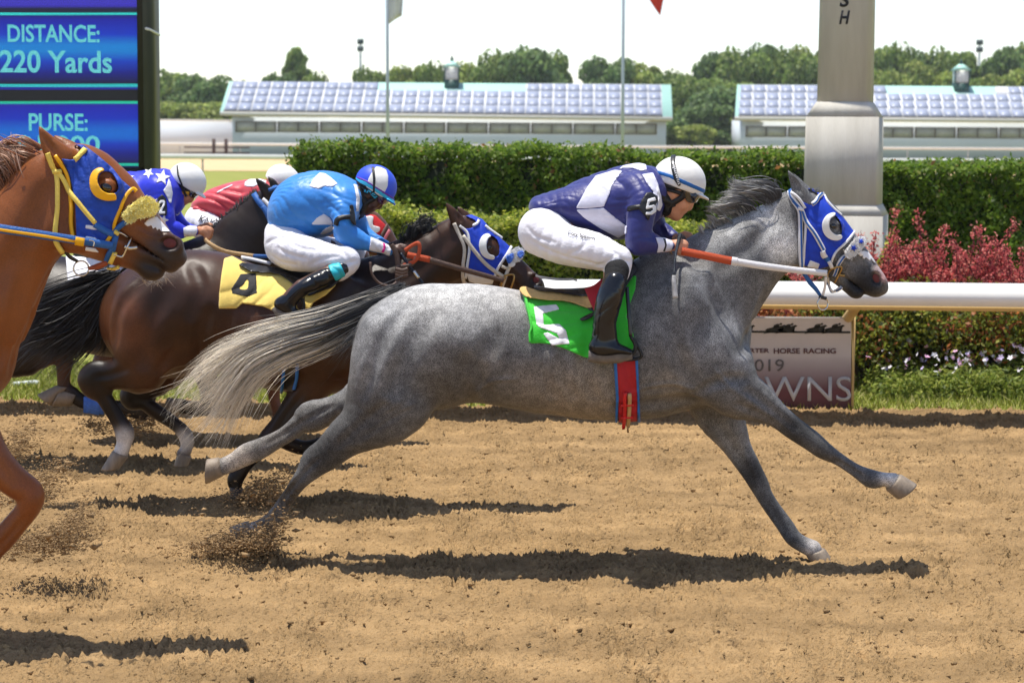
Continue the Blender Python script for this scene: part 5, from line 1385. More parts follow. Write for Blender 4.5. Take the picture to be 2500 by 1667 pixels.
bay_fn = tints(B0, [
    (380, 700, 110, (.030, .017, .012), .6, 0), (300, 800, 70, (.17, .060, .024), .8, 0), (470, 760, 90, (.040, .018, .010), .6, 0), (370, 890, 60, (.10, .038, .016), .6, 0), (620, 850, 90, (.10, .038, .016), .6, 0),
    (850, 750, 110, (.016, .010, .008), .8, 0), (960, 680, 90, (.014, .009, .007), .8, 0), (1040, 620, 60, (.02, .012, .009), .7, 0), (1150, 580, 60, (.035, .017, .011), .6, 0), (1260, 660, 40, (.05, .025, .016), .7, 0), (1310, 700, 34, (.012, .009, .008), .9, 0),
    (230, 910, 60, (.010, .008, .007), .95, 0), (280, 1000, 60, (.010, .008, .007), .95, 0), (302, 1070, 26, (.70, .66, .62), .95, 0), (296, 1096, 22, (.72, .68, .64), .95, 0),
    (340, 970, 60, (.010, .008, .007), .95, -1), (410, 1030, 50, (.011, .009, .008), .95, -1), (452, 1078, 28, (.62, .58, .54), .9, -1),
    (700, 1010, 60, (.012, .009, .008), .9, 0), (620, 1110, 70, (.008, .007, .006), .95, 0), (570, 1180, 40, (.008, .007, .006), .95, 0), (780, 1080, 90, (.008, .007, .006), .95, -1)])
S['furrow'] = [([(500, 870), (490, 820), (505, 760)], 18, .012, .03), ([(340, 690), (290, 760), (275, 840)], 15, .008, .025), ([(400, 720), (360, 800), (350, 880)], 22, .008, .04), ([(470, 650), (490, 700), (470, 770)], 20, .008, .03),
    ([(310, 900), (270, 915), (235, 920)], 9, .006, .015), ([(245, 960), (272, 1020), (290, 1060)], 6, .006, .008), ([(740, 960), (700, 1010), (670, 1060)], 10, .007, .015), ([(1120, 690), (1070, 730)], 14, .007, .02), ([(1100, 580), (1040, 640), (970, 690)], 18, .006, .03),
    ([(880, 720), (860, 800), (880, 880)], 18, .009, .03), ([(420, 860), (390, 900)], 14, .006, .02)] + [([(560+i*46, 760), (555+i*46, 840), (575+i*46, 900)], 14, .004, .025) for i in range(5)]
S['cord'] = [([(1170, 650), (1205, 675), (1240, 690)], 5, .004, .01), ([(1215, 615), (1245, 645), (1270, 670)], 5, .004, .01), ([(390, 920), (430, 890), (500, 885)], 5, .004, .01)]
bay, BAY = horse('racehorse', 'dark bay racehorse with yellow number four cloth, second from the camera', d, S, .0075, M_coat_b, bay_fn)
hoof(d, -.15, (277, 1098), (314, 1112), (246, 1146), (292, 1144), .042, .058, M_hoof, bay)
hoof(d, .14, (436, 1100), (466, 1114), (424, 1136), (460, 1136), .042, .056, M_hoof, bay)
hoof(d, -.14, (561, 1186), (592, 1192), (562, 1214), (600, 1216), .040, .054, M_hoof_d, bay)
hoof(d, .14, (682, 1080), (696, 1052), (655, 1068), (668, 1036), .040, .054, M_hoof_d, bay)
for l in (-1, 1):
    blob('eye', P(1194, 604, d+l*.10), (.016, .010, .0125), M_eye, bay, ang=-.4)
    blob('nostril', P(1309, 685, d+l*.040), (.016, .006, .021), M_nost, bay, ang=.5)
bk = (.012, .011, .011); bk2 = (.03, .028, .027)
hair('tail', [
    ([(282, 676, 0), (222, 698, 0), (155, 735, 0), (95, 785, 0), (58, 850, 0)], 320, 12, 34, bk, bk2),
    ([(278, 690, 0), (222, 730, 0), (165, 785, 0), (115, 832, 0), (62, 865, 0)], 380, 16, 40, bk, bk2),
    ([(272, 705, 0), (240, 770, 0), (208, 822, 0), (165, 855, 0), (110, 876, 0)], 320, 16, 34, bk, bk2),
    ([(266, 725, 0), (256, 790, 0), (246, 830, 0), (232, 862, 0)], 80, 8, 20, bk, bk2),
    ([(200, 760, 0), (150, 790, 0), (90, 820, 0), (52, 862, 0)], 240, 26, 30, bk, bk2)], d, M_hair, bay, .003, 11, 7)
hair('mane', [([(1030, 570, -.02), (1028, 552, -.02), (1045, 546, -.02), (1068, 554, -.02)], 150, 16, 8, bk, bk2),
              ([(1008, 582, -.02), (1012, 562, -.02), (1030, 555, -.02), (1050, 560, -.02)], 120, 12, 8, bk, bk2)], d, M_hair, bay, .0024, 9, 8)
fringe('mane', [(930, 628), (985, 590), (1020, 572)], d, 70, 16, bk, bk2, bay, (-.6, .9), 12)

# ---- number two: near black, left rear ------------------------------------
D2 = 11.3
d = D2
S = dict(base=(300, 1110), seed=12)
S['torso'] = [st(d, (-95, 690), (-85, 800), 0, .13), st(d, (-50, 640), (-20, 860), 0, .25), st(d, (40, 612), (50, 860), 0, .29), st(d, (150, 628), (160, 850), 0, .29), st(d, (260, 640), (280, 870), 0, .30),
              st(d, (360, 640), (390, 880), 0, .30), st(d, (440, 605), (470, 870), 0, .26), st(d, (500, 640), (520, 820), 0, .18)]
S['neck'] = [st(d, (440, 605), (540, 815), 0, .20), st(d, (505, 572), (590, 745), 0, .15), st(d, (560, 526), (640, 690), 0, .12), st(d, (605, 488), (690, 640), 0, .105), st(d, (640, 468), (715, 600), 0, .095)]
S['head'] = [st(d, (655, 465), (690, 590), 0, .09), st(d, (700, 470), (690, 612), 0, .10), st(d, (745, 505), (710, 628), 0, .095), st(d, (785, 555), (745, 640), 0, .07), st(d, (815, 600), (785, 655), 0, .056), st(d, (822, 625), (803, 658), 0, .05)]
S['limbs'] = [
    [st(d, (-60, 720), (60, 850), -.11, .13), st(d, (-20, 820), (80, 900), -.13, .10), st(d, (100, 840), (150, 880), -.13, .06), st(d, (132, 872), (180, 872), -.13, .045), st(d, (138, 910), (172, 910), -.13, .032), st(d, (140, 945), (168, 945), -.13, .03)],
    [st(d, (-60, 720), (60, 850), .11, .13), st(d, (-70, 850), (10, 890), .13, .08), st(d, (-90, 920), (-40, 940), .13, .05), st(d, (-110, 960), (-75, 972), .13, .032), st(d, (-150, 1000), (-125, 1015), .13, .03)],
    [st(d, (360, 780), (470, 830), -.11, .11), st(d, (345, 900), (400, 910), -.13, .075), st(d, (330, 970), (378, 980), -.13, .055), st(d, (330, 1012), (372, 990), -.13, .046), st(d, (300, 1012), (305, 978), -.13, .033), st(d, (240, 1004), (250, 972), -.13, .030), st(d, (190, 996), (205, 960), -.13, .036), st(d, (168, 975), (185, 945), -.13, .034)],
    [st(d, (380, 780), (480, 830), .11, .11), st(d, (450, 880), (520, 880), .13, .07), st(d, (490, 960), (535, 950), .13, .05), st(d, (480, 1000), (520, 995), .13, .036), st(d, (440, 1010), (455, 975), .13, .03)]]
S['small'] = [[sc(d, (664, 480), 18, -.06, .028), sc(d, (645, 458), 13, -.07, .02), sc(d, (622, 434), 3, -.07, .008)], [sc(d, (680, 476), 17, .06, .028), sc(d, (668, 450), 11, .06, .02), sc(d, (655, 432), 3, .06, .008)]]
S['grooves'] = [E(640, 455, -.088, 7, .01, 14, .005, .8)]
K0 = (.020, .013, .010)
black_fn = tints(K0, [(150, 900, 50, (.10, .04, .02), .8, 1), (120, 800, 60, (.05, .025, .015), .6, 0), (540, 560, 60, (.03, .022, .018), .6, 0), (250, 990, 80, (.012, .010, .009), .9, 0)])
dark, DARK = horse('racehorse', 'blackish racehorse with tan reins and blue bridle, its head behind the light blue jockey', d, S, .010, M_coat_b, black_fn)
hoof(d, -.13, (190, 958), (176, 990), (152, 948), (128, 992), .040, .052, M_hoof, dark)
hoof(d, -.13, (140, 940), (170, 945), (92, 962), (130, 990), .040, .052, M_hoof, dark)
hoof(d, .13, (-135, 1000), (-112, 1018), (-160, 1020), (-140, 1045), .040, .052, M_hoof, dark)
hoof(d, .13, (448, 975), (436, 1010), (410, 970), (400, 1012), .040, .052, M_hoof, dark)
fringe('mane', [(505, 572), (560, 526), (605, 488), (625, 474)], d, 120, 14, (.035, .033, .032), (.10, .095, .09), dark, (-.1, .9), 13, .0024)
hair('tail', [([(-90, 690, 0), (-150, 720, 0), (-210, 780, 0), (-250, 850, 0)], 140, 14, 36, bk, bk2)], d, M_hair, dark, .003, 10, 9)
strap('leg_bandage', DARK, d, [(205, 987), (255, 991)], 40, mat('blue_bandage', lin(70, 110, 190), .8, .2, 60, .5, 90), dark, off=.006)
strap('leg_bandage', DARK, d, [(214, 984), (246, 990)], 46, MATS['blue_bandage'], dark, off=.007)

# ---- number one: brown horse farthest away --------------------------------
D1 = 12.25
d = D1
S = dict(base=(600, 1055), seed=15)
S['torso'] = [st(d, (215, 680), (220, 780), 0, .13), st(d, (260, 640), (280, 840), 0, .25), st(d, (350, 615), (360, 835), 0, .29), st(d, (450, 625), (455, 830), 0, .29), st(d, (550, 640), (560, 845), 0, .30),
              st(d, (650, 640), (660, 850), 0, .30), st(d, (720, 610), (740, 840), 0, .26), st(d, (780, 650), (790, 790), 0, .17)]
S['neck'] = [st(d, (715, 612), (800, 790), 0, .19), st(d, (765, 575), (830, 720), 0, .14), st(d, (810, 540), (850, 650), 0, .11), st(d, (845, 515), (872, 600), 0, .095)]
S['head'] = [st(d, (855, 505), (860, 595), 0, .09), st(d, (890, 505), (868, 612), 0, .098), st(d, (922, 530), (892, 620), 0, .09), st(d, (945, 556), (915, 626), 0, .07), st(d, (965, 582), (935, 630), 0, .056), st(d, (980, 602), (958, 636), 0, .05)]
S['limbs'] = [
    [st(d, (260, 720), (370, 830), -.11, .13), st(d, (270, 820), (350, 870), -.13, .09), st(d, (230, 870), (290, 890), -.13, .055), st(d, (222, 905), (262, 915), -.13, .035), st(d, (230, 945), (256, 950), -.13, .03), st(d, (236, 980), (262, 984), -.13, .035)],
    [st(d, (280, 720), (380, 830), .11, .13), st(d, (330, 840), (400, 860), .13, .08), st(d, (350, 890), (395, 895), .13, .05), st(d, (330, 930), (360, 938), .13, .032), st(d, (310, 980), (336, 984), .13, .03)],
    [st(d, (640, 780), (740, 820), -.11, .11), st(d, (628, 850), (690, 860), -.13, .075), st(d, (640, 905), (690, 910), -.13, .052), st(d, (650, 935), (688, 940), -.13, .044), st(d, (655, 968), (684, 970), -.13, .03), st(d, (662, 1000), (690, 1000), -.13, .03), st(d, (664, 1022), (698, 1020), -.13, .036)],
    [st(d, (650, 780), (740, 820), .11, .11), st(d, (600, 850), (655, 870), .13, .07), st(d, (590, 920), (625, 935), .13, .05), st(d, (585, 955), (612, 970), .13, .036), st(d, (555, 975), (560, 945), .13, .030), st(d, (535, 965), (545, 935), .13, .034)]]
S['small'] = [[sc(d, (862, 515), 16, -.06, .028), sc(d, (846, 494), 11, -.07, .02), sc(d, (832, 476), 3, -.07, .008)]]
brown_fn = tints((.10, .04, .02), [(940, 570, 40, (.12, .06, .04), .6, 0), (670, 960, 50, (.14, .055, .035), .7, 0)])
brown, BROWN = horse('racehorse', 'brown racehorse in red hood, mostly behind the light blue jockey', d, S, .011, M_coat_b, brown_fn)
hoof(d, -.13, (664, 1018), (698, 1018), (662, 1042), (706, 1042), .040, .052, M_hoof_d, brown)
hoof(d, -.13, (236, 976), (264, 982), (216, 1006), (252, 1012), .040, .052, M_hoof_d, brown)
hoof(d, .13, (310, 978), (338, 984), (292, 1008), (328, 1014), .040, .052, M_hoof_d, brown)
hoof(d, .13, (546, 934), (536, 966), (516, 926), (506, 962), .040, .052, M_hoof_d, brown)

# ---- chestnut: nearest, left edge -----------------------------------------
D6 = 7.25
d = D6
S = dict(base=(-200, 1535), seed=21)
S['torso'] = [st(d, (-1040, 700), (-1050, 860), 0, .13), st(d, (-960, 620), (-930, 960), 0, .25), st(d, (-800, 575), (-790, 960), 0, .29), st(d, (-620, 590), (-620, 960), 0, .30), st(d, (-440, 610), (-430, 1000), 0, .31), st(d, (-330, 585), (-310, 1020), 0, .29),
              st(d, (-230, 560), (-200, 1035), 0, .27), st(d, (-165, 650), (-145, 1030), 0, .23), st(d, (-120, 740), (-105, 1000), 0, .17)]
S['neck'] = [st(d, (-190, 550), (-20, 890), 0, .20), st(d, (-110, 522), (35, 795), 0, .16), st(d, (-30, 488), (80, 705), 0, .13), st(d, (40, 430), (116, 645), 0, .112), st(d, (90, 392), (145, 610), 0, .10)]
S['head'] = [st(d, (125, 372), (140, 590), 0, .095), st(d, (190, 352), (168, 612), 0, .105), st(d, (242, 386), (200, 624), 0, .105), st(d, (285, 430), (238, 634), 0, .095), st(d, (325, 470), (275, 640), 0, .074),
             st(d, (362, 510), (318, 645), 0, .064), st(d, (398, 548), (350, 646), 0, .060), st(d, (428, 580), (390, 648), 0, .062), st(d, (442, 604), (414, 650), 0, .05)]
S['limbs'] = [
    [st(d, (-1000, 760), (-850, 940), -.11, .13), st(d, (-1040, 960), (-930, 1020), -.13, .10), st(d, (-1100, 1080), (-1030, 1110), -.13, .055), st(d, (-1130, 1160), (-1080, 1180), -.13, .032), st(d, (-1180, 1290), (-1130, 1310), -.13, .036)],
    [st(d, (-1000, 760), (-850, 940), .11, .13), st(d, (-900, 980), (-800, 1010), .13, .09), st(d, (-860, 1100), (-790, 1110), .13, .05), st(d, (-830, 1200), (-790, 1210), .13, .032), st(d, (-790, 1330), (-740, 1340), .13, .036)],
    [st(d, (-150, 860), (-30, 970), -.11, .12), st(d, (-95, 1030), (-8, 1030), -.135, .085), st(d, (-60, 1140), (10, 1085), -.14, .07), st(d, (5, 1200), (52, 1138), -.14, .056), st(d, (48, 1228), (92, 1172), -.14, .052),
     st(d, (42, 1232), (104, 1220), -.14, .05), st(d, (28, 1252), (84, 1266), -.14, .038), st(d, (-28, 1318), (20, 1342), -.14, .031), st(d, (-70, 1385), (-28, 1405), -.14, .038), st(d, (-100, 1420), (-60, 1440), -.14, .034)],
    [st(d, (-170, 860), (-50, 970), .11, .12), st(d, (-200, 1040), (-110, 1060), .13, .08), st(d, (-240, 1180), (-180, 1190), .13, .05), st(d, (-290, 1300), (-250, 1310), .13, .032), st(d, (-330, 1440), (-285, 1450), .13, .036)]]
S['small'] = [
    [sc(d, (148, 385), 34, -.07, .034), sc(d, (128, 360), 26, -.08, .026), sc(d, (110, 333), 16, -.085, .02), sc(d, (93, 305), 3.5, -.085, .008)],
    [sc(d, (172, 372), 28, .06, .034), sc(d, (150, 350), 18, .06, .024), sc(d, (132, 330), 4, .06, .008)],
    [sc(d, (290, 622), 26, 0, .05), sc(d, (335, 642), 20, 0, .042), sc(d, (366, 660), 26, 0, .044), sc(d, (382, 664), 18, 0, .04)],
    [sc(d, (416, 634), 27, 0, .056), sc(d, (418, 648), 18, 0, .05)],
    [sc(d, (404, 588), 24, -.035, .032), sc(d, (424, 600), 25, -.035, .032)], [sc(d, (404, 588), 24, .035, .032), sc(d, (424, 600), 25, .035, .032)]]
S['lumps'] = [E(258, 455, -.092, 26, .02, 20, .012), E(180, 560, -.085, 62, .03, 60, .03), E(-110, 820, -.18, 70, .06, 120, .06)]
S['grooves'] = [E(413, 595, -.075, 25, .038, 18, .005, -.1), E(413, 595, .075, 25, .038, 18, .005, -.1), E(375, 622, -.055, 52, .035, 2.2, .006, -.55), E(119, 352, -.105, 8, .012, 30, .006, .55)]
C0 = (.225, .070, .018)
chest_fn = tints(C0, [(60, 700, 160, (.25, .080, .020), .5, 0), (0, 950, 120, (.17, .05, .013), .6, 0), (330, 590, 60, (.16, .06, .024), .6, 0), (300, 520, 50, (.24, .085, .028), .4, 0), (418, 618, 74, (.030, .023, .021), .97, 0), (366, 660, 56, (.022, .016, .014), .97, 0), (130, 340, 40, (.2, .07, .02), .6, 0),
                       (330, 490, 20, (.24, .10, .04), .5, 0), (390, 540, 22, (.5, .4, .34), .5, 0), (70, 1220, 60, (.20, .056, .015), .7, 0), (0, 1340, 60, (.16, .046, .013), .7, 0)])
S['furrow'] = [([(148, 640), (105, 730), (60, 820), (30, 900)], 18, .009, .03), ([(110, 470), (60, 580), (0, 680)], 24, .006, .04), ([(60, 640), (40, 760), (10, 860)], 22, .007, .03), ([(10, 860), (-30, 960), (0, 1010)], 20, .009, .03), ([(165, 440), (160, 520), (172, 590)], 14, .009, .02), ([(260, 540), (300, 580), (345, 610)], 12, .006, .015),
    ([(-20, 1110), (30, 1180)], 12, .007, .02), ([(62, 1260), (20, 1310), (-30, 1370)], 7, .006, .01)]
S['cord'] = [([(240, 560), (285, 590), (335, 606)], 6, .004, .01), ([(300, 490), (335, 530), (370, 560)], 7, .004, .012), ([(120, 660), (90, 740), (60, 830)], 6, .004, .012), ([(335, 560), (365, 575), (392, 578)], 5, .003, .01)]
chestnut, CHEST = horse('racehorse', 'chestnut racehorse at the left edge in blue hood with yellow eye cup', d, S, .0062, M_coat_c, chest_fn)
hoof(d, -.14, (-105, 1412), (-62, 1440), (-140, 1450), (-95, 1485), .042, .058, M_hoof_d, chestnut)
hoof(d, .13, (-335, 1440), (-285, 1452), (-350, 1490), (-290, 1500), .042, .058, M_hoof_d, chestnut)
hoof(d, -.13, (-1185, 1290), (-1135, 1312), (-1215, 1340), (-1165, 1360), .042, .058, M_hoof_d, chestnut)
hoof(d, .13, (-790, 1330), (-738, 1342), (-800, 1380), (-735, 1390), .042, .058, M_hoof_d, chestnut)
for l in (-1, 1):
    blob('eye', P(259, 458, d+l*.108), (.021, .010, .015), M_eye, chestnut, ang=-.35)
    blob('nostril', P(413, 595, d+l*.040), (.033, .006, .024), M_nost, chestnut, ang=-.1)
ck, cl = (.26, .10, .045), (.56, .36, .26)
hair('mane', [
    ([(100, 388, -.02), (70, 372, -.02), (40, 362, -.02), (10, 372, -.02), (-30, 395, -.02)], 140, 20, 20, ck, cl),
    ([(60, 416, -.02), (48, 385, -.02), (40, 360, -.02), (30, 345, -.02)], 110, 18, 14, ck, cl),
    ([(40, 432, -.02), (20, 395, -.02), (-5, 372, -.02), (-40, 360, -.02)], 140, 18, 18, ck, cl),
    ([(5, 455, -.02), (-10, 420, -.02), (-30, 395, -.02), (-60, 385, -.02)], 140, 18, 18, ck, cl),
    ([(-40, 488, -.02), (-60, 450, -.02), (-90, 425, -.02), (-130, 410, -.02)], 140, 20, 18, ck, cl),
    ([(-100, 515, -.02), (-120, 480, -.02), (-160, 450, -.02)], 100, 20, 18, ck, cl)], d, M_hair, chestnut, .0022, 10, 11)
fringe('mane', [(0, 466), (60, 420), (110, 385)], d, 70, 24, cl, (.5, .36, .27), chestnut, (-.8, .8), 14)
hair('tail', [([(-1040, 690, 0), (-1120, 720, 0), (-1200, 800, 0), (-1240, 900, 0)], 140, 18, 40, ck, cl)], d, M_hair, chestnut, .003, 10, 12)
fringe('whiskers', [(345, 676), (372, 686), (402, 672)], d, 10, 12, (.5, .4, .3), (.6, .5, .4), chestnut, (.3, -1.0), 15, .0007, 0, 16)
# ------------------------------------------------------------------ tack
M_blue = mat('royal_blue_nylon', lin(8, 56, 180), .6, .18, 40, .4, 90, sheen=.05, bdist=.004)
M_blue6 = mat('blue_nylon', lin(12, 62, 164), .6, .22, 40, .6, 70, sheen=.05, bdist=.005)
M_white = mat('white_webbing', (.76, .75, .76), .6, .06, 80, .3, 200)
M_plast = mat('white_plastic', (.78, .77, .74), .35, .05, 20)
M_yellow = mat('yellow_webbing', lin(236, 208, 96), .6, .1, 60, .3, 150)
M_gold = mat('gold_plastic', lin(238, 176, 20), .4, .08, 30)
M_strapb = mat('blue_webbing', lin(40, 96, 168), .55, .1, 80, .3, 200)
M_tan = mat('tan_leather', lin(196, 160, 110), .6, .15, 40, .3, 120)
M_org = mat('orange_rubber', lin(200, 84, 48), .7, .12, 200, .6, 300)
M_brl = mat('brown_leather', lin(92, 72, 62), .55, .2, 60, .4, 150)
M_blk = mat('black_leather', (.012, .012, .014), .28, .2, 30, .2, 60, spec=.6)
M_green = mat('green_cloth', lin(50, 196, 44), .7, .1, 20, .35, 220, sheen=.3)
M_ycl = mat('yellow_cloth', lin(240, 208, 104), .7, .1, 20, .35, 220, sheen=.3)
M_wcl = mat('white_cloth', (.76, .75, .78), .7, .06, 20, .3, 200, sheen=.2)
M_bcl = mat('black_cloth', (.018, .017, .019), .7, .2, 60, .4, 200)
M_foam = mat('foam_pad', lin(214, 176, 112), .85, .12, 60, .5, 200)
M_red = mat('red_cloth', lin(176, 30, 42), .65, .12, 40, .3, 150)
M_redh = mat('red_hood_nylon', lin(206, 36, 38), .6, .12, 40, .3, 100)
M_fluff = mat('white_sheepskin', (.80, .79, .78), .95, .12, 150, .9, 160, sheen=.5)
M_fluffy = mat('yellow_sheepskin', lin(248, 222, 92), .95, .14, 150, .9, 160, sheen=.5)
M_fluffb = mat('blue_sheepskin', lin(30, 96, 200), .95, .14, 150, .9, 160, sheen=.5)
M_tape = mat('white_tape', (.78, .77, .79), .5, .05, 30)
M_edge = mat('blue_edging', lin(42, 108, 184), .5, .1, 60)

def wrinkle(seed, amp, f, dirv=(0.6, 0.2, -0.7)):
    """irregular sharp folds that come and go"""
    g = np.random.default_rng(seed); a = g.uniform(0, 6.28, 12); k = np.asarray(dirv, float); k /= np.linalg.norm(k)
    q = np.cross(k, [0, 1, 0]); q /= np.linalg.norm(q)
    def fn(X, Y, Z):
        s = X*k[0]+Y*k[1]+Z*k[2]; t = X*q[0]+Z*q[2]
        wp = 2.4*np.sin(f*.17*t+a[1]+1.2*np.sin(f*.11*s+a[6])) + 1.3*np.sin(f*.41*s+f*.23*t+a[2]) + 1.5*np.sin(Y*f*.45+a[5])
        w = np.sin(f*s + a[0] + wp); w2 = np.sin(f*.63*s+f*.52*t+a[7]+.8*wp)
        m = np.clip(.45+.75*np.sin(f*.23*t+a[3]+np.sin(f*.19*s+a[8])+Y*f*.2), 0, 1)
        m2 = np.clip(.35+.75*np.sin(f*.21*s+a[9]+1.4*np.sin(f*.13*t+a[10])), 0, 1)
        return amp*(m*(1-np.abs(w))**1.6*1.7 + m2*(1-np.abs(w2))**1.6*.6 - .45)
    return fn

def fuzz(seed, amp, f):
    g = np.random.default_rng(seed); a = g.uniform(0, 6.28, 6)
    return lambda X, Y, Z: amp*(np.sin(f*X+a[0]+np.sin(f*.7*Z+a[3]))*np.sin(f*1.13*Y+a[1])*np.sin(f*.93*Z+a[2]) + .5*np.sin(f*2.1*(X+Z)+a[4])*np.sin(f*1.9*(Y-Z)+a[5]))

def dz(*p): return [(1700+x/3.7333, 380+y/3.7333) for x, y in p]
def az(*p): return [(x/3.136, 250+y/3.136) for x, y in p]
def bz(*p): return [(600+x/2.94, 350+y/2.94) for x, y in p]
def cz(*p): return [(1200+x/2.7517, 330+y/2.7517) for x, y in p]
def hz(*p): return [(600+x/3.824, 370+y/3.824) for x, y in p]
def fz(*p): return [(800+x/2.24, 650+y/2.24) for x, y in p]
def ez(*p): return [(x/1.96, 600+y/1.96) for x, y in p]
def gz(*p): return [(260+x/4.704, 380+y/4.704) for x, y in p]
def base_of(u, v, d): return P(u, v, d)

# ---- tack of the grey ------------------------------------------------------
d = D5
hood = thing('racing_hood', 'royal blue hood with white eye cup on the head of the grey horse', 'horse hood', P(1990, 640, d))
eyehole = dz((1205, 645), (1225, 580), (1255, 548), (1295, 575), (1322, 640), (1322, 715), (1285, 722), (1240, 705))
hoodpoly = dz((925, 392), (985, 428), (1045, 452), (1105, 432), (1138, 385), (1090, 338), (1012, 300), (1100, 300), (1165, 350), (1225, 430), (1325, 548), (1400, 640), (1440, 695), (1420, 725), (1350, 800), (1290, 855), (1255, 905), (1232, 985), (1200, 1010), (1120, 1034), (975, 1000), (968, 900), (990, 780), (1002, 620), (985, 520), (950, 450))
patch('hood_cloth', GREY, d, hoodpoly, .007, M_blue, hood, .004, hole=eyehole, near=False, extra=wrinkle(4, .0022, 90, (.9, 0, .3)))
patch('eye_cup', GREY, d, dz((1238, 518), (1185, 545), (1150, 600), (1146, 660), (1165, 715), (1205, 755), (1255, 773), (1300, 770), (1328, 750), (1322, 722), (1280, 722), (1240, 700), (1214, 660), (1212, 610), (1228, 570), (1262, 545), (1268, 522)), .022, M_plast, hood, .0035, curve=3, mid=0)
strap('trim', GREY, d, dz((1425, 700), (1360, 785), (1285, 855), (1250, 900), (1232, 960)), 5, M_white, hood, off=.010)
strap('trim', GREY, d, dz((1150, 355), (1180, 420), (1240, 490), (1310, 553)), 4.5, M_white, hood, off=.009)
strap('trim', GREY, d, dz((1005, 610), (995, 760), (975, 900), (965, 990), (1010, 1015)), 5.5, M_white, hood, off=.009)
strap('trim', GREY, d, dz((880, 330), (940, 390), (990, 470)), 6, M_white, hood, off=.011)
patch('hood_flap', GREY, d, dz((1035, 950), (1125, 985), (1108, 1032), (1010, 1012)), .012, M_white, hood, .0035)

bri = thing('bridle', 'blue and white striped bridle and reins on the grey horse', 'bridle', P(2000, 690, d))
def striped(name, sh, d, uv, w, parent, off=.012, m1=M_white, m2=M_strapb, k=.42):
    strap(name, sh, d, uv, w, m1, parent, off=off)
    strap('stripe', sh, d, uv, w*k, m2, bpy.data.objects[COL.objects[-1].name], off=off+.003)
striped('cheek_strap', GREY, d, dz((850, 345), (925, 480), (935, 600), (935, 800), (940, 960), (985, 1065)), 10, bri, m1=M_white)
striped('cheek_strap', GREY, d, dz((945, 490), (1010, 610), (1090, 740), (1160, 860)), 11, bri, off=.014)
striped('headpiece', GREY, d, dz((862, 340), (900, 385), (945, 485)), 10, bri, off=.014)
striped('browband', GREY, d, dz((1040, 438), (1090, 405), (1135, 375)), 9, bri, off=.013)
strap('buckle_keeper', GREY, d, dz((920, 490), (970, 490)), 8, M_white, bri, off=.018)
strap('buckle_keeper', GREY, d, dz((1150, 860), (1175, 910)), 13, M_white, bri, off=.018)
strap('cheek_strap', GREY, d, dz((1175, 905), (1205, 950)), 11, M_strapb, bri, off=.014)
strap('buckle_keeper', GREY, d, dz((1205, 945), (1235, 1000)), 9, M_white, bri, off=.018)
striped('noseband_strap', GREY, d, dz((1375, 885), (1310, 945), (1280, 1010), (1262, 1090)), 9, bri, off=.012)
striped('curb_strap', GREY, d, dz((1210, 1095), (1222, 1150), (1250, 1215), (1290, 1210), (1330, 1185)), 8, bri, off=.012)
strap('bit_cheek', GREY, d, dz((1200, 1050), (1230, 1010), (1290, 992), (1316, 1005), (1292, 1075), (1270, 1135)), 4, M_brass, bri, off=.016, th=.006)
strap('bit_mouthpiece', GREY, d, dz((1290, 1065), (1350, 1078)), 4.5, M_brass, bri, off=.010, th=.006)
strap('bit_ring', GREY, d, dz((1195, 1040), (1215, 1075), (1230, 1100)), 3.5, M_steel, bri, off=.018, th=.006)
hang('rein', [(1664, 613, -.185), (1725, 625, -.19), (1790, 638, -.185)], 19, d, M_org, bri, sub=8, th=.005)
hang('rein', [(1786, 637, -.187), (1860, 649, -.17), (1940, 659, -.14), (2019, 667, -.11)], [17, 17, 15, 15], d, M_white, bri, sub=8, th=.005)
hang('rein_keeper', [(1786, 637, -.192), (1800, 639, -.191)], 20, d, M_white, bri)
hang('rein', [(1640, 616, -.10), (1600, 622, .06), (1552, 618, .12)], 10, d, M_tan, bri)
hang('far_rein', [(1665, 600, .16), (1800, 625, .17), (2010, 664, .10)], 15, d, M_org, bri)
hang('chin_strap', [(1963, 668, -.06), (1978, 690, -.05), (1992, 706, -.04), (2003, 722, -.03)], [8, 12, 10, 7], d, M_strapb, bri)
hang('chin_strap', [(2016, 676, -.07), (2014, 700, -.05), (2008, 722, -.03)], [7, 6, 6], d, M_white, bri)
hang('ring_keeper', [(1999, 724, -.035), (2018, 729, -.035)], 8, d, M_blk, bri)
ring('martingale_ring', 2009, 741, -.03, 16, 2.0, d, M_steel, bri, .5)

roll = thing('shadow_roll', 'white fleece noseband with two blue stars on the grey horse', 'noseband', P(2070, 605, d))
patch('fleece', GREY, d, dz((1348, 880), (1380, 940), (1425, 920), (1480, 870), (1545, 812), (1542, 750), (1500, 735), (1450, 755), (1400, 810)), .026, M_fluff, roll, .0035, near=False, extra=fuzz(3, .0032, 420), curve=3)
fluff('fibres', GREY, d, dz((1348, 880), (1380, 940), (1425, 920), (1480, 870), (1545, 812), (1542, 750), (1500, 735), (1450, 755), (1400, 810)), .0245, 900, .009, (.82, .81, .79), (.88, .87, .85), roll, 3)
def starpatch(sh, d, u, v, r, ang, off, m, parent, name='star'):
    patch(name, sh, d, star(u, v, r, ang), off, m, parent, .0026, sm=0)
for x, y, r, a in ((1435, 842, 9.5, .5), (1502, 782, 8, .4)):
    q = dz((x, y))[0]; starpatch(GREY, d, q[0], q[1], r, a, .037, M_blue, roll)
tape = thing('nose_tape', 'white notched adhesive tape across the nose of the grey horse', 'tape', P(2120, 625, d))
patch('tape_strip', GREY, d, dz((1470, 890), (1492, 872), (1530, 866), (1570, 880), (1640, 985), (1620, 975), (1592, 940), (1585, 960), (1566, 948), (1545, 925), (1530, 942), (1512, 930), (1520, 905), (1498, 920)), .004, M_tape, tape, .003)

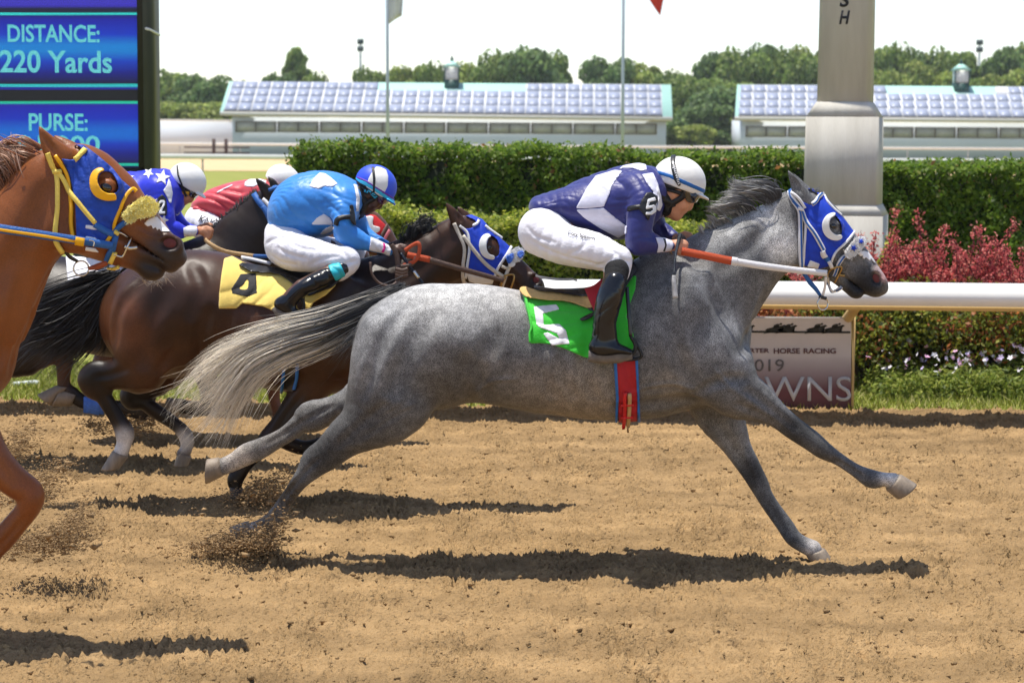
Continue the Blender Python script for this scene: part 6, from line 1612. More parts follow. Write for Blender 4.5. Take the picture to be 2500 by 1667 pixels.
cl5 = thing('saddle_cloth', 'bright green saddle cloth with white number five on the grey horse', 'saddle cloth', P(1400, 860, d))
clothpoly = cz((205, 1062), (300, 1085), (480, 1110), (640, 1160), (760, 1100), (940, 940), (972, 945), (966, 1030), (930, 1130), (905, 1215), (930, 1290), (952, 1335), (958, 1412), (930, 1470), (835, 1515), (700, 1508), (620, 1490), (540, 1455), (470, 1425), (400, 1404), (330, 1396), (258, 1398), (252, 1340), (262, 1300), (240, 1200), (222, 1130))
wr5 = wrinkle(8, .0038, 40, (.35, 0, -.9))
def wr5l(X, Y, Z):
    x0 = P(1400, 800, d)[0]; return wr5(X, Y, Z)
patch('cloth', GREY, d, clothpoly, .014, M_green, cl5, .005, near=False, extra=wr5)
five = cz((282, 1150), (435, 1135), (458, 1170), (345, 1198), (352, 1272), (455, 1265), (500, 1310), (525, 1402), (405, 1412), (343, 1330), (378, 1322), (455, 1366), (436, 1330), (318, 1290), (300, 1270))
patch('number', GREY, d, five, .0165, M_wcl, cl5, .0035, extra=wr5)
hem = strap('hem', GREY, d, cz((208, 1070), (226, 1130), (244, 1200), (264, 1300), (254, 1340), (260, 1398)), 5, M_green, cl5, off=.021)

sad = thing('saddle', 'small black racing saddle on a tan foam pad, red girth, on the grey horse', 'saddle', P(1400, 740, d))
patch('foam_pad', GREY, d, cz((188, 1045), (196, 1020), (232, 1016), (310, 1040), (520, 1060), (640, 1060), (700, 1090), (690, 1150), (640, 1160), (560, 1130), (480, 1112), (380, 1108), (300, 1098), (230, 1085)), .034, M_foam, sad, .0045, near=False, curve=2, sm=2)
patch('seat', GREY, d, cz((286, 1022), (300, 1010), (420, 1030), (620, 1024), (720, 1010), (730, 1075), (600, 1080), (440, 1055), (330, 1045)), .045, M_blk, sad, .0045, near=False, curve=2)
strap('cantle_edge', GREY, d, cz((288, 1020), (330, 1032), (420, 1044), (520, 1046), (622, 1036)), 6, mat('pale_edging', (.6, .6, .62), .4, .05), sad, off=.050)
patch('flap', GREY, d, cz((570, 1075), (640, 1082), (760, 1040), (860, 960), (940, 820), (985, 900), (940, 960), (840, 1120), (780, 1200), (690, 1190), (650, 1170), (600, 1110)), .030, M_blk, sad, .0045)
patch('red_lining', GREY, d, cz((622, 1032), (690, 1005), (745, 960), (760, 1040), (725, 1200), (688, 1180), (660, 1120)), .046, M_red, sad, .0045, extra=wrinkle(5, .004, 60))
patch('flap_tip', GREY, d, cz((586, 1235), (640, 1205), (690, 1185), (700, 1205), (650, 1235), (610, 1248)), .034, M_blk, sad, .0045)
patch('girth', GREY, d, fz((1576, 500), (1690, 500), (1698, 700), (1692, 862), (1590, 852), (1584, 700)), .010, M_red, sad, .0045, near=False)
for pts in (((1562, 500), (1580, 500), (1592, 720), (1584, 856), (1572, 856), (1576, 720)), ((1680, 505), (1696, 505), (1704, 720), (1710, 868), (1694, 866), (1692, 720))):
    patch('girth_edge', GREY, d, fz(*pts), .015, M_edge, sad, .004, near=False)
strap('girth_strap', GREY, d, fz((1622, 680), (1620, 760), (1616, 862)), 8, M_redh, sad, off=.018, th=.005)
strap('girth_strap', GREY, d, fz((1642, 690), (1643, 780), (1640, 880)), 9, M_tan, sad, off=.018, th=.005)
for y in (735, 803):
    strap('buckle', GREY, d, fz((1602, y), (1668, y-4)), 4, M_redh, sad, off=.022, th=.005)

# ---- tack of number four ---------------------------------------------------
d = D4
hood = thing('racing_hood', 'blue and white hood with white eye cup on the dark bay number four', 'horse hood', P(1170, 660, d))
eyehole = bz((1728, 745), (1740, 690), (1765, 665), (1800, 690), (1818, 740), (1815, 800), (1785, 812), (1745, 795))
patch('hood_cloth', BAY, d, bz((1530, 590), (1560, 610), (1605, 612), (1650, 590), (1650, 555), (1575, 520), (1620, 510), (1700, 545), (1745, 600), (1830, 680), (1905, 750), (1880, 780), (1845, 840), (1815, 890), (1790, 955), (1700, 960), (1600, 930), (1590, 800), (1600, 700), (1565, 640)), .008, M_blue, hood, .0045, hole=eyehole, near=False, extra=wrinkle(14, .002, 80, (.9, 0, .3)))
patch('hood_throat', BAY, d, bz((1580, 925), (1690, 955), (1790, 950), (1770, 1010), (1660, 1010), (1600, 990)), .008, M_white, hood, .0045)
patch('eye_cup', BAY, d, bz((1735, 645), (1695, 665), (1675, 710), (1678, 765), (1702, 808), (1745, 832), (1782, 832), (1785, 808), (1750, 795), (1730, 762), (1728, 715), (1742, 680), (1760, 665)), .024, M_plast, hood, .004, curve=3)
strap('trim', BAY, d, bz((1895, 752), (1850, 825), (1800, 905), (1780, 960)), 6, M_white, hood, off=.011)
strap('trim', BAY, d, bz((1535, 590), (1590, 650), (1605, 760), (1590, 880), (1580, 960)), 6, M_white, hood, off=.011)
strap('ear_trim', BAY, d, bz((1625, 600), (1655, 585), (1665, 565)), 6, M_white, hood, off=.013)
strap('white_flash', BAY, d, bz((1710, 600), (1760, 640), (1830, 690)), 6, M_white, hood, off=.011)
bri = thing('bridle', 'dirty white bridle with brown and orange reins on the dark bay', 'bridle', P(1200, 690, d))
M_dirtyw = mat('dirty_white_strap', lin(206, 196, 180), .6, .15, 60, .3, 150)
strap('cheek_strap', BAY, d, bz((1500, 570), (1545, 680), (1570, 760), (1560, 880), (1560, 960), (1590, 1005)), 8, M_dirtyw, bri, off=.012)
strap('cheek_strap', BAY, d, bz((1560, 665), (1640, 770), (1730, 870), (1850, 955)), 9, M_dirtyw, bri, off=.014)
strap('noseband_strap', BAY, d, bz((1900, 860), (1870, 920), (1850, 980), (1840, 1030)), 8, M_dirtyw, bri, off=.014)
strap('cheek_piece', BAY, d, bz((1830, 880), (1865, 895)), 7, M_dirtyw, bri, off=.016)
strap('bit_ring', BAY, d, bz((1845, 940), (1920, 945), (1900, 1040)), 4, M_brass, bri, off=.018, th=.006)
strap('bit_ring', BAY, d, bz((1860, 950), (1830, 1000), (1850, 1040)), 5, M_brass, bri, off=.018, th=.006)
hang('rein', [(994, 622, -.19), (1050, 634, -.19)], 15, d, M_org, bri, sub=6)
hang('rein', [(1048, 634, -.19), (1120, 655, -.17), (1230, 685, -.12)], [14, 13, 11], d, M_brl, bri, sub=8)
hang('rein_loop', [(988, 612, -.20), (1008, 598, -.20), (1022, 594, -.20), (1024, 612, -.20), (1014, 636, -.20), (985, 648, -.20)], 9, d, M_org, bri, sub=6)
hang('rein_loop', [(955, 597, -.215), (966, 616, -.215), (972, 646, -.215), (970, 690, -.21), (972, 720, -.2)], 12, d, M_brl, bri, sub=6)
hang('rein_loop', [(1018, 626, -.19), (1006, 645, -.20), (984, 650, -.21), (968, 652, -.22)], 9, d, M_brl, bri, sub=6)
for a in range(3):
    hang('rein_knot', [(966, 656+a*7, -.23), (982, 660+a*7, -.235), (996, 656+a*7, -.23)], 9, d, M_brl, bri, sub=4, th=.008)
wire('rein_tail', [(904, 640, -.24), (908, 668, -.25), (925, 690, -.25), (952, 698, -.25), (972, 686, -.23)], 3.2, d, M_brl, bri)
roll = thing('shadow_roll', 'blue and white fleece noseband on the dark bay', 'noseband', P(1260, 625, d))
patch('fleece', BAY, d, bz((1885, 800), (1905, 850), (1960, 850), (1995, 800), (1990, 765), (1950, 745), (1910, 765)), .028, M_fluff, roll, .004, near=False, extra=fuzz(6, .004, 380), curve=3)
patch('blue_patch', BAY, d, bz((1868, 820), (1895, 795), (1925, 790), (1915, 840), (1885, 865)), .037, M_fluffb, roll, .004, extra=fuzz(7, .003, 380), curve=3)
patch('blue_patch', BAY, d, bz((1950, 780), (1985, 770), (1998, 795), (1975, 825), (1950, 815)), .037, M_fluffb, roll, .004, extra=fuzz(8, .003, 380), curve=3)
patch('white_patch', BAY, d, bz((1890, 850), (1925, 845), (1935, 870), (1910, 890), (1885, 880)), .026, M_fluff, roll, .004, extra=fuzz(9, .003, 380), curve=3)
fluff('fibres', BAY, d, bz((1885, 800), (1905, 850), (1960, 850), (1995, 800), (1990, 765), (1950, 745), (1910, 765)), .028, 500, .011, (.7, .69, .68), (.82, .81, .80), roll, 5)
cl4 = thing('saddle_cloth', 'pale yellow saddle cloth with black number four on the dark bay', 'saddle cloth', P(640, 720, d))
wr4 = wrinkle(18, .0055, 38, (.6, 0, -.7))
patch('cloth', BAY, d, ez((1072, 60), (1110, 48), (1160, 75), (1250, 110), (1395, 140), (1400, 180), (1450, 200), (1420, 260), (1390, 330), (1340, 325), (1260, 290), (1160, 275), (1130, 300), (1046, 300), (1048, 230), (1060, 130)), .016, M_ycl, cl4, .0055, near=False, extra=wr4)
patch('cloth_front', BAY, d, ez((1605, 170), (1560, 180), (1460, 225), (1455, 300), (1480, 305), (1500, 270), (1560, 235), (1605, 190)), .02, M_ycl, cl4, .005, extra=wr4)
patch('number', BAY, d, ez((1150, 135), (1225, 130), (1230, 225), (1185, 245), (1110, 228), (1105, 205), (1130, 170)), .0185, M_bcl, cl4, .004, hole=ez((1185, 160), (1183, 205), (1145, 205), (1165, 185)), extra=wr4)
sad = thing('saddle', 'grey edged black racing saddle under the light blue jockey', 'saddle', P(640, 640, d))
patch('seat', BAY, d, ez((1140, 88), (1160, 80), (1260, 95), (1395, 112), (1500, 100), (1500, 190), (1400, 150), (1300, 130), (1200, 125)), .034, M_blk, sad, .005, near=False)
M_pale = MATS['pale_edging']
strap('cantle_edge', BAY, d, ez((1142, 90), (1200, 102), (1290, 124)), 12, M_pale, sad, off=.042)
strap('cantle_edge', BAY, d, ez((1262, 82), (1310, 105), (1395, 124)), 8, M_white, sad, off=.055)
patch('flap', BAY, d, ez((1330, 130), (1480, 110), (1640, 150), (1590, 200), (1480, 240), (1440, 230), (1400, 180)), .03, M_blk, sad, .005)
patch('girth', BAY, d, ez((1355, 520), (1440, 520), (1405, 700), (1360, 690)), .010, M_blk, sad, .005, near=False)
for x in (1362, 1428):
    strap('girth_edge', BAY, d, ez((x, 530), (x-4, 610), (x-14, 690)), 7, M_edge, sad, off=.014)

# ---- tack of the chestnut --------------------------------------------------
d = D6
hood = thing('racing_hood', 'crinkled blue hood with yellow eye cup on the chestnut horse', 'horse hood', P(230, 600, d))
eyehole = az((748, 600), (770, 545), (815, 530), (870, 560), (905, 640), (890, 690), (830, 695), (780, 670))
patch('hood_cloth', CHEST, d, az((470, 430), (540, 440), (610, 425), (655, 385), (600, 335), (560, 320), (640, 325), (740, 400), (860, 500), (930, 590), (1030, 680), (990, 690), (940, 760), (885, 890), (860, 980), (800, 1065), (690, 1060), (585, 1035), (580, 900), (575, 780), (550, 640), (520, 530)), .009, M_blue6, hood, .0042, hole=eyehole, near=False, extra=wrinkle(24, .004, 75, (.9, 0, .3)))
patch('eye_cup', CHEST, d, az((770, 497), (715, 520), (685, 580), (690, 660), (730, 720), (800, 752), (870, 752), (892, 740), (880, 698), (830, 696), (780, 672), (750, 620), (748, 570), (768, 535), (800, 520)), .024, M_gold, hood, .004, curve=3)
strap('trim', CHEST, d, az((1030, 690), (1005, 672), (965, 710), (930, 790), (890, 880), (858, 985), (810, 1062)), 8, M_gold, hood, off=.012)
strap('trim', CHEST, d, az((430, 412), (490, 500), (535, 610), (560, 780), (560, 920), (575, 1030)), 8, M_gold, hood, off=.011)
strap('ear_trim', CHEST, d, az((555, 438), (610, 415), (652, 375)), 12, M_yellow, hood, off=.013)
for y0 in (935, 1022, 1105):
    patch('hood_stripe', CHEST, d, az((655, y0), (730, y0+12), (760, y0+45), (700, y0+38), (650, y0+30)), .012, M_tape, hood, .0035)
bri = thing('bridle', 'yellow bridle with blue and yellow striped rein on the chestnut', 'bridle', P(260, 640, d))
strap('cheek_strap', CHEST, d, az((372, 385), (405, 460), (435, 540), (445, 640), (440, 800), (432, 960), (440, 1060), (490, 1135)), 11, M_yellow, bri, off=.013)
strap('cheek_strap', CHEST, d, az((455, 545), (530, 660), (620, 790), (730, 925)), 11, M_yellow, bri, off=.015)
strap('keeper', CHEST, d, az((410, 545), (480, 525)), 9, M_yellow, bri, off=.019)
strap('cheek_strap', CHEST, d, az((725, 935), (790, 985), (850, 1020)), 15, M_strapb, bri, off=.015)
strap('noseband_strap', CHEST, d, az((985, 895), (930, 930), (880, 975)), 12, M_strapb, bri, off=.014)
strap('keeper', CHEST, d, az((850, 1000), (885, 1030)), 12, M_yellow, bri, off=.02)
strap('bit_cheek', CHEST, d, az((885, 1010), (985, 1040), (965, 1100), (935, 1168), (870, 1140)), 4, M_steel, bri, off=.018, th=.006)
strap('bit_mouthpiece', CHEST, d, az((945, 1095), (990, 1112), (1045, 1115)), 8, M_steel, bri, off=.014, th=.006)
strap('curb_strap', CHEST, d, az((870, 1030), (865, 1100), (835, 1150), (822, 1230)), 14, M_strapb, bri, off=.013)
strap('keeper', CHEST, d, az((878, 1130), (860, 1205)), 11, M_yellow, bri, off=.02)
strap('curb_strap', CHEST, d, az((830, 1245), (870, 1252), (915, 1240)), 7, M_yellow, bri, off=.012)
hang('rein', [(-120, 540, -.24), (0, 558, -.23), (120, 576, -.19), (276, 600, -.12)], [21, 21, 20, 18], d, M_strapb, bri, sub=8, th=.005)
hang('rein_stripe', [(-120, 541, -.246), (0, 561, -.236), (110, 577, -.20), (185, 590, -.162)], [7, 7, 7, 6], d, M_gold, bri, sub=8, th=.005)
hang('rein_keeper', [(184, 588, -.172), (206, 592, -.165)], 20, d, M_gold, bri)
hang('rein_buckle', [(218, 586, -.165), (230, 590, -.16), (228, 602, -.16)], 3, d, M_steel, bri)
ring('martingale_ring', 198, 655, -.04, 18, 2.3, d, M_steel, bri, .3)
hang('martingale_strap', [(216, 656, -.05), (240, 650, -.05), (262, 641, -.06)], [8, 15, 12], d, mat('red_brown_leather', lin(150, 70, 40), .5, .15, 50), bri)
hang('martingale_strap', [(158, 613, -.08), (172, 628, -.06), (190, 638, -.05)], [6, 10, 7], d, M_blk, bri)
roll = thing('shadow_roll', 'fluffy yellow fleece noseband on the chestnut', 'noseband', P(345, 510, d))
patch('fleece', CHEST, d, az((930, 865), (985, 925), (1080, 880), (1180, 868), (1215, 810), (1190, 755), (1130, 722), (1060, 740), (985, 800)), .030, M_fluffy, roll, .004, near=False, extra=fuzz(13, .0045, 330), curve=3)
fluff('fibres', CHEST, d, az((930, 865), (985, 925), (1080, 880), (1180, 868), (1215, 810), (1190, 755), (1130, 722), (1060, 740), (985, 800)), .028, 1500, .011, (.95, .80, .24), (.98, .90, .40), roll, 4)
tape = thing('nose_tape', 'white notched adhesive tape across the nose of the chestnut', 'tape', P(375, 545, d))
patch('tape_strip', CHEST, d, az((1102, 928), (1130, 895), (1200, 872), (1300, 985), (1235, 990), (1215, 965), (1205, 985), (1190, 955), (1170, 970), (1158, 940), (1130, 952)), .004, M_tape, tape, .003)

# ---- tack of number two and number one --------------------------------------
d = D2
cl2 = thing('saddle_cloth', 'white saddle cloth with black number two, half behind the chestnut muzzle', 'saddle cloth', P(220, 690, d))
patch('cloth', DARK, d, az((500, 1150), (560, 1140), (900, 1180), (960, 1260), (880, 1320), (700, 1440), (540, 1495), (515, 1350)), .014, M_wcl, cl2, .007, extra=wrinkle(31, .006, 50))
patch('number', DARK, d, az((555, 1340), (690, 1340), (730, 1290), (730, 1360), (620, 1380), (610, 1460), (565, 1450)), .017, M_bcl, cl2, .006)
bri = thing('bridle', 'light blue bridle with a tan rein on the blackish horse', 'bridle', P(640, 620, d))
strap('headpiece', DARK, d, gz((1705, 455), (1760, 540), (1830, 620), (1890, 690)), 14, M_strapb, bri, off=.012)
strap('cheek_strap', DARK, d, gz((1800, 590), (1850, 680), (1890, 780)), 10, M_strapb, bri, off=.012)
strap('white_strap', DARK, d, gz((1810, 500), (1880, 590), (1905, 690), (1910, 780)), 9, M_white, bri, off=.014)
strap('browband', DARK, d, gz((1860, 400), (1940, 385), (2000, 400)), 8, M_strapb, bri, off=.016)
hang('rein', [(500, 584, -.18), (520, 600, -.2), (555, 615, -.2), (620, 625, -.19)], [9, 10, 10, 10], d, M_tan, bri, sub=8)
hang('rein', [(618, 625, -.191), (660, 626, -.17), (720, 625, -.12)], 9, d, M_strapb, bri, sub=6)
d = D1
hood = thing('racing_hood', 'red hood with white eye cup, under the chin of the light blue jockey', 'horse hood', P(900, 580, d))
patch('hood_cloth', BROWN, d, hz((1020, 560), (1210, 595), (1310, 690), (1280, 770), (1235, 830), (1150, 800), (1060, 760)), .009, M_redh, hood, .006, near=False)
patch('eye_cup', BROWN, d, hz((1120, 605), (1190, 605), (1185, 650), (1190, 690), (1250, 705), (1245, 745), (1200, 762), (1140, 740), (1105, 680)), .028, M_plast, hood, .005, curve=2)
strap('noseband', BROWN, d, hz((1330, 740), (1300, 790), (1270, 850)), 8, mat('pink_webbing', lin(206, 110, 120), .6, .1), hood, off=.012)
strap('trim', BROWN, d, hz((1310, 690), (1275, 760), (1235, 830)), 7, M_brl, hood, off=.013)
cl1 = thing('saddle_cloth', 'red saddle cloth glimpsed behind the light blue jockey', 'saddle cloth', P(600, 690, d))
patch('cloth', BROWN, d, [(470, 640), (640, 640), (640, 760), (480, 770)], .014, M_red, cl1, .008)
# ------------------------------------------------------------------ jockeys
M_skin = mat('fair_skin', lin(208, 150, 118), .5, .12, 30, .15, 150, spec=.4)
M_skin2 = mat('brown_skin', lin(84, 54, 40), .42, .15, 30, .15, 150, spec=.5)
M_skin3 = mat('tanned_skin', lin(196, 136, 100), .5, .12, 30, .15, 150)
M_navy = mat('navy_satin', lin(40, 44, 112), .45, .12, 18, .2, 60, sheen=.12, spec=.4)
M_lav = mat('pale_satin', lin(214, 214, 232), .48, .06, 18, .15, 60, sheen=.3)
M_sky = mat('light_blue_satin', lin(56, 134, 214), .42, .12, 18, .2, 60, sheen=.1, spec=.4)
M_royal = mat('royal_satin', lin(34, 48, 200), .45, .14, 18, .2, 60, sheen=.1, spec=.4)
M_crim = mat('crimson_satin', lin(200, 56, 68), .45, .14, 18, .15, 60, sheen=.3)
M_breech = mat('white_breeches', (.80, .79, .84), .6, .05, 14, .25, 90)
M_cap = mat('white_cap_cloth', (.78, .765, .73), .5, .04, 12, .1, 60)
M_capb = mat('blue_cap_cloth', lin(52, 84, 214), .5, .08, 12)
M_boot = mat('patent_boot', (.008, .009, .012), .22, .3, 14, .2, 22, spec=.4, coat=.15, bdist=.006)
M_sock = mat('black_sock', (.012, .012, .013), .9, .2, 80, .6, 200)
M_rub = mat('black_rubber', (.013, .013, .014), .45, .2, 40, .2, 120)
M_sole = mat('worn_sole', (.16, .14, .12), .8, .3, 40, .4, 120)
M_glass = mat('goggle_lens', (.006, .006, .008), .05, .1, spec=.9, coat=.5)
M_prt = mat('black_print', (.012, .012, .016), .6, .1)
M_prw = mat('white_print', (.75, .75, .76), .6, .05)

def headmap(d, cx, cy, sc_, rot):
    c, s = math.cos(rot), math.sin(rot)
    def mp(u, v):
        x, y = u-1660, v-440
        return (cx+sc_*(x*c-y*s), cy+sc_*(x*s+y*c))
    return mp

def head_shape(sh, d, mp, k, lat=0.0):
    km = k*d/9.0
    def e(u, v, l, rx, ry, rz, kk=.012, ang=0.0):
        q = mp(u, v); s_ = k*d/FOC
        sh.ell(P(*q, d+lat+l*km), (rx*s_, ry*km, rz*s_), kk*km, ang)
    def ch(pts, kk=.012):
        sh.chain([[*P(*mp(u, v), d+lat+l*km), r*k*d/FOC, w*km] for u, v, r, l, w in pts], kk*km, 2)
    e(1652, 452, 0, 54, .086, 50)                         # skull
    ch([(1655, 470, 42, 0, .074), (1652, 495, 33, 0, .064), (1650, 514, 22, 0, .05), (1650, 524, 14, 0, .034)], .02)   # face and jaw
    ch([(1630, 490, 24, 0, .062), (1640, 517, 15, 0, .048), (1652, 528, 10, 0, .028)], .014)                           # jaw line, chin
    ch([(1690, 478, 8, 0, .05), (1697, 472, 7, 0, .04)], .014)                                                        # brow
    ch([(1688, 484, 6, 0, .010), (1686, 498, 8, 0, .013), (1682, 507, 8, 0, .016)], .008)                              # nose
    ch([(1680, 508, 5, -.012, .008), (1679, 508, 5, .012, .008)], .005)
    ch([(1671, 517, 5.5, 0, .024), (1667, 521, 5, 0, .022)], .007)                                                    # lips
    e(1668, 498, -.045, 16, .022, 13, .02); e(1668, 498, .045, 16, .022, 13, .02)                                      # cheeks
    for l in (-1, 1):
        q = mp(1647, 468); s_ = k*d/FOC
        sh.ell(P(*q, d+lat+l*.078*km), (9*s_, .012*km, 15*s_), .008*km, -.15)
        sh.carve(P(*mp(1648, 467), d+lat+l*.092*km), (5*s_, .009*km, 9*s_), .003, -.15)
    sh.carve(P(*mp(1674, 521.5), d+lat), (9*k*d/FOC, .018*km, 1.3*k*d/FOC), .003*km, .5)
    ch([(1632, 485, 30, 0, .058), (1612, 495, 32, 0, .06), (1592, 498, 36, 0, .07)], .03)                              # neck

def helmet(pn, d, mp, k, lat, m, t, strap_m=M_rub):
    hm = Shape(); s_ = k*d/FOC; km = k*d/9.0
    c = mp(1658, 442); a = mp(1600, 437); b = mp(1722, 484)
    A, B = P(*a, d+lat), P(*b, d+lat)
    ang = math.atan2(B[2]-A[2], B[0]-A[0])
    hm.ell(P(*c, d+lat), (66*s_, .112*km, 59*s_), .01, ang)
    nrm = np.array([math.sin(ang), 0, -math.cos(ang)])
    hm.cut(P(*mp(1660, 462), d+lat), nrm, .006)
    hm.chain([[*P(*mp(1706, 476), d+lat), 6*s_, .085*km], [*P(*mp(1722, 483), d+lat), 4*s_, .06*km], [*P(*mp(1728, 487), d+lat), 3*s_, .035*km]], .008, 2)
    o = skin('helmet', hm, .0035, m, t)
    return hm, o

def goggles(d, mp, sh, t, lens=M_glass, lat=0.0, k=1.0):
    gp = [mp(*q) for q in ((1672, 466), (1690, 466), (1704, 476), (1708, 486), (1700, 494), (1686, 496), (1674, 488))]
    g = patch('goggles', sh, d, gp, .012*k, lens, t, .003, near=False, curve=2, ylo=-.2, yhi=.2)
    strap('goggle_strap', sh, d, [mp(1676, 478), mp(1655, 470), mp(1625, 462)], 9*k, M_rub, t, off=.004)

def arm(sh, d, st_, k=.02, sub=3):
    """limb that may run across the view: (u, v, radius px, lateral)"""
    sh.caps([[*P(u, v, d+l), r*(d+l)/FOC] for u, v, r, l in st_], k, 1 if sub == 1 else sub)

def fist(sh, d, u, v, lat, k, rot=0.0):
    """a hand closed round a rein: palm, four unequal curled fingers, thumb along the top"""
    c, s = math.cos(rot), math.sin(rot); km = k*d/9.0
    def q(x, y, l): return P(u+k*(x*c-y*s), v+k*(x*s+y*c), d+lat+l*km)
    m = k*d/FOC
    def cp(pts, kk=.003): sh.caps([[*q(x, y, l), r*m] for x, y, l, r in pts], kk, 1)
    cp([(-14, -4, 0, 10), (-2, -3, -.008, 12.5), (8, 0, -.008, 11)], .008)       # back of the hand
    for i, (ln, lo) in enumerate(((1.0, -12), (1.08, -4.5), (1.0, 3.0), (.82, 10))):
        y = lo
        cp([(8, y, -.016, 5.4), (8+11*ln, y+1.5, -.020, 5.0), (12+11*ln, y+4, -.002, 4.6), (3+6*ln, y+5, .006, 4.2)], .002)
    cp([(-8, -10, -.008, 6), (4, -17, -.010, 5.4), (17, -17, -.014, 4.8), (23, -14, -.012, 4.2)], .003)   # thumb

# ---- rider of the grey -------------------------------------------------------
d = D5
mp5 = headmap(d, 1660, 440, 1.0, 0.0)
j5 = thing('person', 'jockey in navy and white silks with white cap crouching over the grey horse', 'jockey', P(1440, 720, d), 'jockeys riding in the race')
bd = Shape()
head_shape(bd, d, mp5, 1.0)
bd.chain([sc(d, (1590, 480), 38, 0, .12), sc(d, (1520, 495), 58, 0, .14), sc(d, (1430, 512), 40, 0, .11), sc(d, (1340, 560), 34, 0, .11)], .04)
arm(bd, d, [(1560, 470, 26, -.14), (1560, 585, 20, -.2), (1605, 604, 14, -.18), (1645, 601, 10.5, -.15)], .015, 2)
arm(bd, d, [(1560, 470, 26, .14), (1590, 570, 20, .16), (1625, 590, 14, .13), (1655, 582, 10.5, .09)], .015, 2)
fist(bd, d, 1652, 603, -.15, 1.0, .25)
fist(bd, d, 1664, 586, .07, 1.0, .1)
arm(bd, d, [(1340, 570, 34, -.1), (1500, 632, 26, -.24), (1470, 790, 20, -.36), (1475, 850, 16, -.36)], .03, 2)
arm(bd, d, [(1340, 570, 34, .1), (1500, 632, 26, .24), (1480, 790, 20, .34), (1490, 850, 16, .34)], .03, 2)
skin('body', bd, .0042, M_skin, j5)
br = Shape()
br.chain([sc(d, (1326, 566), 60, 0, .16), sc(d, (1352, 575), 58, 0, .165)], .03)
br.chain([sc(d, (1326, 566), 60, -.09, .10), st(d, (1389, 548), (1358, 643), -.15, .10), st(d, (1454, 566), (1438, 657), -.21, .09), st(d, (1506, 594), (1486, 664), -.245, .075), sc(d, (1510, 636), 34, -.25, .066), st(d, (1474, 662), (1537, 668), -.27, .062)], .03)
br.chain([sc(d, (1326, 566), 60, .09, .10), st(d, (1389, 548), (1358, 643), .15, .10), st(d, (1454, 566), (1438, 657), .21, .09), st(d, (1506, 594), (1486, 664), .245, .075), sc(d, (1510, 636), 34, .25, .066), st(d, (1474, 662), (1537, 668), .27, .062)], .03)
br.noise(wrinkle(41, .0010, 40, (.62, .1, .78)))
for pts, r, dp in ((((250, 700), (420, 790), (600, 842), (800, 890)), 3, .003), (((300, 520), (380, 560), (470, 640)), 5, .005), (((215, 690), (260, 770), (330, 815)), 4, .004), (((340, 500), (440, 560), (520, 610)), 4, .004), (((780, 760), (850, 800), (900, 880)), 4, .004), (((820, 880), (870, 850), (930, 850)), 4, .004), (((600, 660), (720, 720), (840, 760)), 3, .002), (((240, 620), (300, 680), (420, 720)), 4, .003), (((700, 880), (780, 850), (830, 800)), 4, .003), (((520, 800), (600, 760), (660, 700)), 4, .002)):
    groove(br, d, cz(*pts), r, dp, .010)
breeches5 = skin('breeches', br, .0045, M_breech, j5)
jk = Shape()
jk.chain([st(d, (1304, 482), (1334, 530), 0, .11), st(d, (1364, 461), (1392, 545), 0, .15), st(d, (1410, 444), (1425, 563), 0, .165), st(d, (1454, 428), (1456, 577), 0, .175), st(d, (1509, 410), (1510, 584), 0, .185), st(d, (1556, 400), (1552, 560), 0, .165), st(d, (1590, 412), (1590, 515), 0, .10), st(d, (1606, 440), (1610, 505), 0, .065)], .03)
jk.chain([sc(d, (1556, 470), 48, -.12, .085), st(d, (1530, 490), (1606, 492), -.165, .075), st(d, (1531, 530), (1598, 528), -.20, .062), st(d, (1528, 578), (1588, 566), -.215, .055), sc(d, (1560, 592), 29, -.215, .052)], .03)
jk.chain([sc(d, (1560, 592), 29, -.215, .052), st(d, (1590, 568), (1580, 621), -.205, .047), st(d, (1612, 580), (1606, 618), -.185, .038), st(d, (1641, 591), (1638, 611), -.158, .026)], .02)
jk.chain([sc(d, (1560, 470), 46, .12, .085), sc(d, (1585, 510), 36, .165, .065), sc(d, (1600, 556), 27, .165, .052), sc(d, (1625, 570), 21, .14, .042), sc(d, (1648, 580), 12, .10, .026)], .03)
jk.noise(wrinkle(44, .0034, 36, (.8, .2, .5)))
jk.noise(wrinkle(45, .0014, 95, (.2, .3, .9)))
skin('jacket', jk, .0045, M_navy, j5)
def print_on(name, poly, m, parent, sh, d, off=.003, h=.0036, **k): return patch(name, sh, d, poly, off, m, parent, h, **k)
print_on('pale_panel', cz((565, 492), (640, 350), (700, 270), (830, 232), (880, 240), (842, 290), (810, 340), (790, 400), (755, 480), (640, 492)), M_lav, j5, jk, d, mid=.1)
print_on('pale_panel', cz((565, 500), (752, 488), (840, 560), (910, 612), (905, 660), (850, 690), (730, 628), (620, 555)), M_lav, j5, jk, d)
print_on('pale_panel', cz((850, 232), (880, 205), (960, 188), (1035, 182), (1045, 235), (1000, 240), (950, 222), (880, 222)), M_lav, j5, jk, d, mid=.1)
print_on('pale_panel', cz((1010, 262), (1085, 250), (1120, 330), (1138, 420), (1120, 500), (1095, 470), (1085, 380), (1040, 320)), M_lav, j5, jk, d)
print_on('sleeve_cuff', cz((1100, 685), (1160, 688), (1215, 705), (1222, 740), (1205, 778), (1110, 790), (1120, 740)), M_lav, j5, jk, d, off=.004)
print_on('cuff_band', cz((1150, 688), (1170, 700), (1178, 740), (1165, 782), (1150, 782), (1165, 740)), M_prt, j5, jk, d, off=.006)
print_on('collar', cz((1108, 330), (1138, 400), (1148, 470), (1130, 512), (1108, 500), (1120, 420)), M_wcl, j5, jk, d, off=.008)
